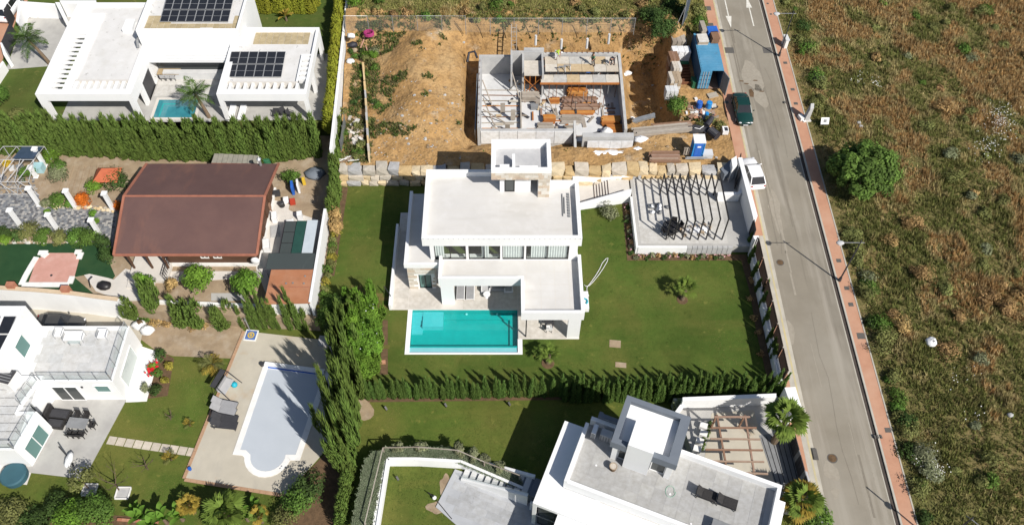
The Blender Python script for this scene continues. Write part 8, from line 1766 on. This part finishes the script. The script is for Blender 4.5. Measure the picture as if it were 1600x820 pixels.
for (u0,v0,u1,v1,r0,lab) in ((1113,182,1104,195,.32,'black corrugated pipe roll, farther and thinner one'),(1109,203,1121,213,.48,'black corrugated pipe roll, nearer and thicker one')):
    p,q = P(u0,v0,2.2),P(u1,v1,2.2); n_ = 15; single('pipe_roll', MB().tube([Vector((p.x,p.y,1.7+r0)).lerp(Vector((q.x,q.y,1.7+r0)),i/n_) for i in range(n_+1)], [r0*(1 if i%2 else .86) for i in range(n_+1)], 12), [PIPE], lab, 'pipe')
a = P(1090,201,2.1); e = thing('dark_mats', 'dark grey mats thrown over the end of the long planks', 'tarpaulin', (a.x,a.y,2)); ob('mat', MB().ell((a.x-.3,a.y,2.0), 1.3,.55,.35,12,5,.12,0,3,-.2), [FABD], e); ob('mat', MB().ell((a.x+1.0,a.y-.1,1.95), .7,.5,.3,10,5,.15,0,5,-.2), [PIPE], e); ob('white_cable', MB().tube([(a.x-.4,a.y-.2,2.4),(a.x+.1,a.y-.35,2.38),(a.x+.6,a.y+.1,2.36)], .04, 5), [PLASTW], e)
for (u,v,mt,lab) in ((1093,163,BLUEB,'blue drum on the littered ground, left one'),(1108,163.5,BLUEP,'blue drum on the littered ground, right one'),(1104,180,BLUEP,'small blue bucket near the pipe rolls')):
    a = P(u,v,2.0); e = thing('blue_drum', lab, 'drum', (a.x,a.y,1.65)); r0 = .32 if v < 170 else .22; ob('body', MB().cyl((a.x,a.y,1.6), r0,r0,.7,12), [mt], e); ob('lid', MB().cyl((a.x,a.y,2.302), r0*.9,r0*.8,.05,12), [mt], e)
e = thing('site_litter', 'scatter of broken boards, bricks and rags between the green bush and the container', 'rubble pile', (*xy(1095,172,1.8),1.7)); g = random.Random(41)
for i in range(70):
    a = P(1095+g.gauss(0,13),173+g.gauss(0,7),1.8); mt = g.choice((RUBBLE,BRICK,GREYW,SHEETW,BROWNW,DARK)); ob('scrap', MB().obox((a.x,a.y,max(lot_z(a.x,a.y),1.2)+g.uniform(0,.1)), g.uniform(.2,.8), g.uniform(.1,.4), g.uniform(.06,.25), g.uniform(0,3)), [mt], e)
for (u,v,lab) in ((1114,147,'pale board lying in front of the open container'),(1088,152,'white lump on the earth in front of the container')): a = P(u,v,1.8); single('scrap_board', MB().obox((a.x,a.y,lot_z(a.x,a.y)), 1.1 if u > 1100 else .3, .7 if u > 1100 else .3, .12 if u > 1100 else .25, .3), [GREYW if u > 1100 else SHEETW], lab, 'board')
bush('site_bush', 'round green bush on the earth between shaded pit and container', (*xy(1056,170,1.7),1.5), LEAFM, 1.15, 1.0, 200, 22, 60, .2)
for i,(u,v) in enumerate(((1110,187),(1125,195),(1095,195),(1043,190),(1052,186))): a = P(u,v,1.8); bush('site_weed', 'olive weed clump on the building site earth', (a.x,a.y,lot_z(a.x,a.y)), LEAFOL, .7,.5, 210+i, 10, 40, .16, 'weed clumps on the site earth', cat='plant')
for i,(u,v,mt) in enumerate(((1108,60,LEAFOL),(1100,70,LEAFY),(1095,52,LEAFOL),(1090,20,LEAFOL),(1060,40,LEAFD),(1045,35,LEAFD),(1092,38,LEAFM))): a = P(u,v,2.6); bush('verge_shrub', 'shrub on the verge behind the hoarding and container', (a.x,a.y,bank(a.x,a.y)-.1), mt, 1.0,.9, 220+i, 16, 50, .2, 'shrubs on the verge by the hoarding')
for i,(u,v) in enumerate(((1035,28),(1022,40),(1042,50),(1010,30),(1028,56))): a = onbank(u,v); bush('bank_shrub', 'dark shrub on the brow of the bank at the shaded pit', (a.x,a.y,a.z), LEAFD, 1.2,1.0, 230+i, 18, 55, .2, 'dark shrubs on the bank')
g = random.Random(6)
for i in range(26):
    u, v = g.uniform(545,1030), g.uniform(2,40); a = onbank(u,v); bush('meadow_shrub', 'low wild clump in the meadow behind the building site', (a.x,a.y,a.z), g.choice((LEAFOL,LEAFM,LEAFDRY,LEAFOL)), g.uniform(.4,.9), g.uniform(.3,.6), 240+i, 9, 34, .18, 'wild clumps in the meadow', cat='shrub')
bush('meadow_shrub', 'bright green shrub against the white plot wall at the top', (*xy(556,5,4.6),4.6), LEAFB, 1.1, .9, 270, 16, 50, .2)
for i in range(24):
    u, v = g.uniform(535,590), g.uniform(85,250); a = P(u,v,2.3); bush('weed_clump', 'green weed clump on the overgrown left edge of the building site', (a.x,a.y,lot_z(a.x,a.y)), g.choice((LEAFM,LEAFOL,LEAFB,LEAFD)), g.uniform(.3,.7), g.uniform(.25,.5), 280+i, 8, 34, .16, 'weed clumps at the left edge of the site', cat='plant')
bush('weed_clump', 'silvery round weed right of the fallen orange beam', (*xy(587,84,2.8),2.7), LEAFG, .75,.5, 310, 12, 44, .15, cat='plant')

# ------------------------------------------------------------------ workers
def person(label, loc, joints, edges, shirt, trous, hat, rz=0.0):
    """one skinned body; clothes and hair are shells of their own"""
    e = thing('person', label, 'person', loc, None, rz)
    def skin(nm, pts, eds, rad, mat, lvl=2):
        me = bpy.data.meshes.new(nm); me.from_pydata([Vector(p) for p in pts], eds, []); me.materials.append(mat)
        o = bpy.data.objects.new(nm, me); COL.objects.link(o); o.parent = e
        s = o.modifiers.new('skin', 'SKIN'); s.use_smooth_shade = True
        if not me.skin_vertices: 
            import bmesh
            b = bmesh.new(); b.from_mesh(me); b.verts.layers.skin.verify(); b.to_mesh(me); b.free()
        for i, sv in enumerate(me.skin_vertices[0].data): sv.radius = (rad[i], rad[i])
        me.skin_vertices[0].data[0].use_root = True
        u_ = o.modifiers.new('sub', 'SUBSURF'); u_.levels = lvl; u_.render_levels = lvl; return o
    J = joints; names = list(J); idx = {n_: i for i, n_ in enumerate(names)}; RD = dict(pelvis=.14, chest=.15, neck=.06, head=.10, crown=.085, shl=.07, shr=.07, ell=.045, elr=.045, wrl=.033, wrr=.033, hal=.035, har=.035, hil=.09, hir=.09, knl=.065, knr=.065, anl=.042, anr=.042, tol=.04, tor=.04)
    skin('body', [J[n_] for n_ in names], [(idx[a],idx[b]) for a,b in edges], [RD[n_] for n_ in names], SKIN)
    for side in 'lr':
        h = Vector(J['ha'+side]); w_ = Vector(J['wr'+side]); d = (h-w_).normalized(); s = d.cross(Vector((0,0,1))); s = s.normalized() if s.length > .1 else Vector((1,0,0))
        for k in range(5):
            b0 = h+s*(.018*(k-1.5)) if k < 4 else w_.lerp(h,.5)+s*.03; L_ = (.07,.08,.075,.06,.055)[k]; dd = d if k < 4 else (d+s*.8).normalized()
            skin('finger' if k < 4 else 'thumb', [b0, b0+dd*L_*.55, b0+(dd+Vector((0,0,-.35))).normalized()*L_], [(0,1),(1,2)], [.009,.0085,.007], SKIN, 1)
    def sub(nm, ns, ed, k, mat):
        ii = {n_: i for i, n_ in enumerate(ns)}; skin(nm, [J[n_] for n_ in ns], [(ii[a],ii[b]) for a,b in ed], [RD[n_]*k for n_ in ns], mat)
    sub('shirt', ['pelvis','chest','shl','shr','ell','elr'], [('pelvis','chest'),('chest','shl'),('chest','shr'),('shl','ell'),('shr','elr')], 1.16, shirt)
    sub('trousers', ['pelvis','hil','hir','knl','knr','anl','anr'], [('pelvis','hil'),('pelvis','hir'),('hil','knl'),('hir','knr'),('knl','anl'),('knr','anr')], 1.18, trous)
    hd_ = Vector(J['head']); c = Vector(J['crown']); m = MB(); m.ell(c+(c-hd_)*.05, .115,.12,.105,12,7,0,0,0,-.15); local('hair' if hat is HAIR else 'hat', new_mesh('hair', m.v, m.f, None, [hat], True), e, Matrix())
    f = (hd_-Vector(J['neck'])).cross(Vector((1,0,0))); fw_ = Vector((0,-1,0)) if abs(f.y) < .001 else -f.normalized()*(1 if f.y > 0 else 1)
    m = MB(); m.ell(hd_+Vector((0,-.10,.0)), .018,.03,.03,6,4); m.ell(hd_+Vector((-.04,-.095,.03)), .015,.01,.01,6,4,0,1).ell(hd_+Vector((.04,-.095,.03)), .015,.01,.01,6,4,0,1).box(hd_.x-.03,hd_.x+.03,hd_.y-.105,hd_.y-.09,hd_.z-.06,hd_.z-.045,1); local('face', new_mesh('face', m.v, m.f, m.m, [SKIN,HAIR]), e, Matrix())
    for s in (-.065,.065): m = MB(); m.add([(s-.04,J['an'+('l' if s < 0 else 'r')][1]+.05,0),(s+.04,J['an'+('l' if s < 0 else 'r')][1]+.05,0)], [], 0)
    for side in 'lr': an = Vector(J['an'+side]); to = Vector(J['to'+side]); m = MB(); m.beam((an.x,an.y,.045),(to.x,to.y,.04),.10,.09); local('shoe', new_mesh('shoe', m.v, m.f, None, [DARK]), e, Matrix())
    return e
ED = [('pelvis','chest'),('chest','neck'),('neck','head'),('head','crown'),('chest','shl'),('shl','ell'),('ell','wrl'),('wrl','hal'),('chest','shr'),('shr','elr'),('elr','wrr'),('wrr','har'),('pelvis','hil'),('hil','knl'),('knl','anl'),('anl','tol'),('pelvis','hir'),('hir','knr'),('knr','anr'),('anr','tor')]
STAND = dict(pelvis=(0,0,.95), chest=(0,.0,1.35), neck=(0,-.02,1.5), head=(0,-.03,1.62), crown=(0,-.02,1.70), shl=(-.19,0,1.42), ell=(-.27,-.05,1.14), wrl=(-.24,-.24,.98), hal=(-.23,-.32,.95), shr=(.19,0,1.42), elr=(.27,-.05,1.14), wrr=(.24,-.24,.98), har=(.23,-.32,.95),
    hil=(-.10,0,.90), knl=(-.13,-.06,.49), anl=(-.13,.02,.08), tol=(-.14,-.15,.04), hir=(.10,0,.90), knr=(.15,.04,.49), anr=(.16,.16,.08), tor=(.17,.0,.04))
BEND = dict(STAND); BEND.update(chest=(0,-.32,1.12), neck=(0,-.45,1.13), head=(0,-.56,1.10), crown=(0,-.64,1.10), shl=(-.19,-.36,1.14), ell=(-.24,-.42,.86), wrl=(-.18,-.50,.62), hal=(-.16,-.52,.54), shr=(.19,-.36,1.14), elr=(.24,-.42,.86), wrr=(.18,-.50,.62), har=(.16,-.52,.54))
CROUCH = dict(STAND); CROUCH.update(pelvis=(0,.12,.42), chest=(0,-.12,.78), neck=(0,-.22,.88), head=(0,-.30,.96), crown=(0,-.33,1.03), shl=(-.19,-.14,.84), ell=(-.25,-.30,.62), wrl=(-.14,-.46,.44), hal=(-.11,-.52,.38), shr=(.19,-.14,.84), elr=(.25,-.30,.62), wrr=(.14,-.46,.44), har=(.11,-.52,.38), hil=(-.1,.12,.40), knl=(-.17,-.26,.46), anl=(-.15,.02,.08), tol=(-.16,-.14,.04), hir=(.1,.12,.40), knr=(.17,-.26,.46), anr=(.15,.02,.08), tor=(.16,-.14,.04))
a = P(868,86,3.7); person('worker in white and lime shirt bending at the back wall of the site', (a.x,a.y-.35,DZ1), BEND, ED, LIME, SHIRTW, PLASTW, 1.2)
a = P(926,103,DZ1); person('worker in green shirt and dark trousers walking on the ply deck', (a.x,a.y,DZ1+.03), STAND, ED, SHIRTG, TROUS, HAIR, -1.1)
a = P(957,102,DZ1); person('worker in dark clothes stooping at the right end of the ply deck', (a.x,a.y,DZ1+.03), BEND, ED, SHIRTN, TROUS, HAIR, -.5)
e = thing('blue_case', 'small blue tool case on the lower ply deck', 'tool case', (*xy(919,113,DZ2),DZ2)); a = P(919,113,DZ2); ob('case', MB().obox((a.x,a.y,DZ2+.02), .45,.25,.14), [BLUEB], e); ob('handle', MB().obox((a.x,a.y,DZ2+.162), .2,.04,.05), [DARK], e)
a = P(926,112.5,DZ2); single('cable_ring', MB().tube([(a.x+.28*math.cos(t),a.y+.28*math.sin(t),DZ2+.08) for t in [i*.49 for i in range(14)]], .05, 5), [BLACK], 'coiled black cable beside the blue tool case', 'cable')
for (u,v) in ((878,110),(886,108)): a = P(u,v,DZ1); single('site_trestle', MB().beam((a.x-.4,a.y,DZ1+.5),(a.x+.4,a.y,DZ1+.5),.1,.1).beam((a.x-.35,a.y-.3,DZ1),(a.x-.3,a.y,DZ1+.5),.06,.06).beam((a.x+.35,a.y-.3,DZ1),(a.x+.3,a.y,DZ1+.5),.06,.06).beam((a.x-.35,a.y+.3,DZ1),(a.x-.3,a.y,DZ1+.5),.06,.06).beam((a.x+.35,a.y+.3,DZ1),(a.x+.3,a.y,DZ1+.5),.06,.06), [STEEL], 'steel trestle on the ply deck left of the walking worker', 'trestle', 'trestles on the ply deck')
# ------------------------------------------------------------------ cars
def car(label, loc, rz, paint, kind='sedan'):
    e = thing('parked_car', label, 'car', loc, None, rz)
    def L_(nm, m, mats, par=None, smooth=False, mat4=Matrix()):
        o = local(nm, new_mesh(nm, m.v, m.f, m.m, mats if isinstance(mats, list) else [mats], smooth), par or e, mat4); return o
    L = {'sedan':4.55,'hatch':4.1,'suv':4.7}[kind]; hw = {'sedan':.88,'hatch':.87,'suv':.95}[kind]; hz = {'sedan':1.40,'hatch':1.46,'suv':1.72}[kind]; belt = {'sedan':.90,'hatch':.94,'suv':1.06}[kind]
    st = [(-L/2,.70,.42,.62),(-L/2+.06,.86,.30,belt-.10),(-L/2+.35,.97,.24,belt+.0),(-L/2+.9,1,.22,belt+.01),(0,1,.22,belt),(L/2-1.5,1,.22,belt-.03),(L/2-.95,.99,.22,belt-.07),(L/2-.45,.94,.24,belt-.13),(L/2-.14,.82,.28,belt-.22),(L/2,.62,.36,.58)]
    m = MB(); K = 9
    for (y,f,zb,zt) in st:
        w = hw*f
        for (x,z) in ((-w*.86,zb),(-w*.99,zb+.10),(-w,(zb+zt)/2),(-w*.95,zt-.09),(-w*.82,zt),(0,zt+.025),(w*.82,zt),(w*.95,zt-.09),(w,(zb+zt)/2),(w*.99,zb+.10),(w*.86,zb)): m.v.append((x,y,z))
    n = 11
    for i in range(len(st)-1):
        for j in range(n): a = i*n+j; b = i*n+(j+1)%n; m.f.append((a,b,b+n,a+n)[::-1]); m.m.append(0)
    m.f.append(tuple(range(n))); m.m.append(0); m.f.append(tuple(range((len(st)-1)*n,len(st)*n))[::-1]); m.m.append(0)
    L_('body', m, paint, smooth=True)
    # greenhouse
    fb, ft, rt, rb = {'sedan':(L/2-1.35,L/2-2.0,-L/2+1.35,-L/2+.62),'hatch':(L/2-1.1,L/2-1.75,-L/2+.75,-L/2+.22),'suv':(L/2-1.35,L/2-1.95,-L/2+.6,-L/2+.25)}[kind]
    wb, wt = hw*.87, hw*.70; z0 = belt-.02; z1 = hz
    c = {'fbl':(-wb,fb,z0-.02),'fbr':(wb,fb,z0-.02),'ftl':(-wt,ft,z1-.02),'ftr':(wt,ft,z1-.02),'rtl':(-wt,rt,z1-.02),'rtr':(wt,rt,z1-.02),'rbl':(-wb,rb,z0),'rbr':(wb,rb,z0)}
    r = MB(); mid = (ft+rt)/2
    for y,zz,k in ((ft,z1-.02,1),(ft-.25,z1+.015,1),(mid,z1+.03,1),(rt+.25,z1+.01,1),(rt,z1-.02,1)):
        for x in (-wt,-wt*.6,0,wt*.6,wt): r.v.append((x,y,zz-(.03 if abs(x) == wt else 0)))
    for i in range(4):
        for j in range(4): a = i*5+j; r.f.append((a,a+5,a+6,a+1)[::-1]); r.m.append(0)
    L_('roof', r, paint, smooth=True)
    q = MB().quad(c['fbl'],c['fbr'],c['ftr'],c['ftl']); L_('windscreen', q, CARGL); q = MB().quad(c['rbr'],c['rbl'],c['rtl'],c['rtr']); L_('rear_window', q, CARGL)
    for s,(a,b,d,f_) in ((-1,('fbl','ftl','rtl','rbl')),(1,('fbr','rbr','rtr','ftr'))):
        p = [Vector(c[k]) for k in (a,b,d,f_)]; L_('side_window', MB().quad(*p), CARGL)
    for (a,b) in (('fbl','ftl'),('fbr','ftr'),('rbl','rtl'),('rbr','rtr'),('ftl','rtl'),('ftr','rtr')): L_('pillar', MB().beam(c[a],c[b],.07,.05), paint)
    for s in (-1,1): my = (fb+rb)/2; L_('door_pillar', MB().beam((s*wb*1.0,my,z0),(s*wt*1.0,my,z1-.03),.08,.04), paint)
    rad = .33 if kind != 'suv' else .37; t = MB(); ri = MB()
    tp = [(-.11,rad*.72),(-.10,rad*.97),(0,rad),(.10,rad*.97),(.11,rad*.72)]; nn = 18
    for (x,r_) in tp:
        for k in range(nn): t.v.append((x,r_*math.cos(2*math.pi*k/nn),r_*math.sin(2*math.pi*k/nn)))
    for i in range(4):
        for k in range(nn): t.f.append((i*nn+k,i*nn+(k+1)%nn,(i+1)*nn+(k+1)%nn,(i+1)*nn+k)); t.m.append(0)
    for k in range(nn): ri.v.append((.09,rad*.70*math.cos(2*math.pi*k/nn),rad*.70*math.sin(2*math.pi*k/nn)))
    for k in range(nn): ri.v.append((-.09,rad*.70*math.cos(2*math.pi*k/nn),rad*.70*math.sin(2*math.pi*k/nn)))
    ri.f += [tuple(range(nn)), tuple(range(nn,2*nn))[::-1]]; ri.m += [0,0]
    tm = new_mesh('tyre', t.v, t.f, None, [RUBBER], True); rm_ = new_mesh('rim', ri.v, ri.f, None, [ALU])
    for s in (-1,1):
        for y in (L/2-.85,-L/2+.80):
            w_ = bpy.data.objects.new('wheel', tm); COL.objects.link(w_); w_.parent = e; w_.location = (s*(hw-.08),y,rad); local('rim', rm_, w_, Matrix())
        L_('headlight', MB().ell((s*hw*.66,L/2-.13,belt-.27), .17,.10,.07,10,6), LIGHTC); L_('tail_light', MB().ell((s*hw*.70,-L/2+.10,belt-.15), .14,.07,.09,10,6), REDL)
        L_('mirror', MB().ell((s*(hw+.10),fb-.25,belt+.08), .10,.06,.08,8,5), paint)
        L_('door_handle', MB().box(s*hw*.99-.01,s*hw*.99+.01,.0,.16,belt-.16,belt-.12), DARK)
    L_('grille', MB().box(-hw*.42,hw*.42,L/2-.04,L/2+.012,.48,.58), BLACK); L_('number_plate', MB().box(-.25,.25,L/2+.0,L/2+.022,.36,.45), PLASTW); L_('number_plate', MB().box(-.25,.25,-L/2-.022,-L/2,.55,.65), PLASTW)
    L_('underbody', MB().box(-hw*.85,hw*.85,-L/2+.3,L/2-.3,.18,.3), BLACK)
    return e
a = P(1163.5,159,3.0); car('dark green saloon parked at the kerb beside the container yard', (a.x,a.y,road_z(a.y)), math.pi, CARG, 'sedan')
a = P(1178.5,262,2.5); car('white hatchback parked beside the white entrance wall', (a.x,a.y,road_z(a.y)), R(6), CARW, 'hatch')
a = P(88,506,-.9); car('dark grey car parked under the high white retaining wall, half hidden by the terrace', (a.x,41.6,ZC), R(-93), CARK, 'sedan')
a = P(8,4,3.4); car('white off-road car at the top left corner, cut by the picture edge', (a.x,a.y,ZA+.04), R(-4), CARW, 'suv')
a = P(66,58,0)
# ------------------------------------------------------------------ street lamps
def lamp(label, x, y):
    z = road_z(y)+.12; e = thing('street_lamp', label, 'street lamp', (x,y,z), 'lamps along the right pavement')
    def L_(nm, m, mt, sm=False): return local(nm, new_mesh(nm, m.v, m.f, None, [mt], sm), e, Matrix())
    L_('base', MB().cyl((0,0,0), .16,.12,.5,10), DARK); L_('pole', MB().tube([(0,0,.45),(0,0,5.9)], [.075,.055], 8), DARK); L_('arm', MB().tube([(.35,0,5.72),(0,0,5.74),(-1.45,0,5.75)], .035, 6), GREY); L_('finial', MB().ell((0,0,5.95), .07,.07,.12,8,5), DARK)
    L_('lamp_head', MB().ell((-1.75,0,5.72), .36,.25,.14,14,7), LGREY, True); L_('lens', MB().cyl((-1.75,0,5.56), .18,.22,.03,12), PLASTW); return e
a = PR(1311.5,438.3,.12); lamp('street lamp on the right pavement in the middle of the road', a.x, a.y); LY = a.y
a = PR(1217.2,87.5,.12); lamp('street lamp on the right pavement near the stone cabinet at the top', a.x, a.y)
t_ = PR(1357,763); lamp('street lamp at the bottom right corner, only its head and shadow in view', t_.x+.68*6.1, t_.y-.73*6.1).rotation_euler.z = R(133)
a = PR(1225,72,.1); e = thing('utility_cabinet', 'white utility cabinet beside the upper street lamp', 'cabinet', (a.x,a.y,a.z)); ob('housing', MB().obox((a.x,a.y,a.z), .35,.95,1.1,.1), [WHITE2], e); ob('cap', MB().obox((a.x,a.y,a.z+1.102), .45,1.05,.1,.1), [CONCL], e)
a = PR(1258,187,.1); e = thing('stone_marker', 'tall pale stone slab standing at the edge of the right pavement', 'stone', (a.x,a.y,a.z)); ob('slab', MB().add([(a.x-.2,a.y-.3,a.z),(a.x+.35,a.y-.2,a.z),(a.x+.3,a.y+.35,a.z),(a.x-.2,a.y+.25,a.z),(a.x+.0,a.y-.25,a.z+1.7),(a.x+.4,a.y-.1,a.z+1.75),(a.x+.45,a.y+.35,a.z+2.0),(a.x+.1,a.y+.3,a.z+2.0)], [(3,2,1,0),(4,5,6,7),(0,1,5,4),(1,2,6,5),(2,3,7,6),(3,0,4,7)]), [CONC], e); ob('foot', MB().obox((a.x+.1,a.y,a.z-.05), .8,.8,.15,.2), [RUBBLE], e)
a = PR(1251,186,.1); e = thing('stone_block', 'small white block on the pavement left of the stone slab', 'stone', (a.x,a.y,a.z)); ob('block', MB().obox((a.x,a.y,a.z), .45,.7,.4,.3), [WHITE2], e); ob('chip', MB().obox((a.x+.25,a.y-.4,a.z), .3,.25,.15,.6), [WHITE2], e)
a = PR(1287,196,.3); e = thing('plot_sign', 'small white square sign with a grey emblem standing in the field', 'sign', (a.x,a.y,a.z))
for s in (-.3,.3): ob('stake', MB().box(a.x+s-.03,a.x+s+.03,a.y+.02,a.y+.06,a.z-.4,a.z+.5), [GREYW], e)
bd = ob('board', MB().add([(a.x-.42,a.y-.12,a.z+.25),(a.x+.42,a.y-.12,a.z+.25),(a.x+.42,a.y+.28,a.z+.85),(a.x-.42,a.y+.28,a.z+.85),(a.x-.42,a.y-.09,a.z+.22),(a.x+.42,a.y-.09,a.z+.22),(a.x+.42,a.y+.31,a.z+.82),(a.x-.42,a.y+.31,a.z+.82)], [(0,1,2,3),(7,6,5,4),(0,4,5,1),(1,5,6,2),(2,6,7,3),(3,7,4,0)]), [PLASTW], e)
ob('emblem', MB().add([(a.x-.16,a.y-.01,a.z+.43),(a.x+.16,a.y-.01,a.z+.43),(a.x+.16,a.y+.16,a.z+.69),(a.x-.16,a.y+.16,a.z+.69)], [(0,1,2,3)]), [GREY], bd)
# ------------------------------------------------------------------ field: round tree, shrubs, a white boulder
a = PR(1338,292); tree('round_tree', 'big round dense green tree beside the right pavement', (a.x,a.y,road_z(a.y)), LEAFT, 3.7, 3.1, 1.4, 301, 95, 150, .30, trunk_r=.28, csize=.165, hollow=.66, ry=3.4)
a = PR(1453,536,.3); e = thing('white_boulder', 'white plastic-wrapped lump lying in the overgrown field', 'boulder', (a.x,a.y,a.z)); ob('lump', MB().ell((a.x,a.y,a.z+.2), .5,.45,.42,11,7,.14,0,3), [SHEETW], e, True); ob('dark_fold', MB().obox((a.x+.05,a.y-.15,a.z+.58), .2,.15,.05,.5), [GREY], e)
a = PR(1577,649,.3); single('pale_rock', MB().ell((a.x,a.y,a.z+.15), .25,.22,.2,9,6,.15,0,3), [CONC], 'small pale rock in the field near the right edge', 'rock')
a = PR(1440,713,.2); bush('white_blossom_shrub', 'shrub with shining white blossom beside the right pavement', (a.x,a.y,a.z), LEAFG, 1.1,.8, 302, 18, 60, .14); a = PR(1452,738,.2); bush('white_blossom_shrub', 'pale cream-flowered shrub just below the shining white one', (a.x,a.y,a.z), LEAFG, 1.0,.6, 303, 16, 60, .14)
for (u,v,lab) in ((1342,192,'pale stone beside the field track above the round tree, upper one'),(1345,198,'pale stone beside the field track above the round tree, lower one')): a = PR(u,v,.2); single('field_stone', MB().ell((a.x,a.y,a.z), .24,.2,.16,8,5,.2,0,int(u)), [CONC], lab, 'rock')
g = random.Random(77); k = 0
for i in range(170):
    if i < 60: v = g.uniform(2,815); u = 1213+v*.272+g.uniform(2,26)+(0 if v > 180 else 10)
    else: u, v = g.uniform(1240,1600), g.uniform(0,820)
    if u < 1222+v*.272: continue
    if 1272 < u < 1408 and 190 < v < 335: continue
    p = PR(u,v); x,y = p.x,p.y; rn = nz(x,y,.07,5)+nz(x,y,.22,9)*.6
    edge = i < 60
    mt = g.choice((LEAFM,LEAFOL,LEAFD,LEAFOL)) if edge else (g.choice((LEAFDRY,LEAFDRY,LEAFOL,LEAFO)) if (rn > -.05 and g.random() < .75) else g.choice((LEAFOL,LEAFM,LEAFG,LEAFOL)))
    if mt is LEAFO: mt = LEAFDRY
    r0 = g.uniform(.4,1.15); cn = {LEAFDRY:'dry brown',LEAFOL:'olive',LEAFM:'fresh green',LEAFG:'grey-green',LEAFD:'dark green'}[mt]; cn = ('small ' if r0 < .75 else 'broad ')+cn
    bush('wild_shrub', cn+(' wild shrub along the edge of the right pavement' if edge else ' wild shrub in the overgrown field right of the road'), (x,y,field_z(x,y)-.05), mt, r0, r0*g.uniform(.5,.85), 320+i, 12, 42, .17, 'wild shrubs along the pavement edge' if edge else 'wild shrubs in the field')
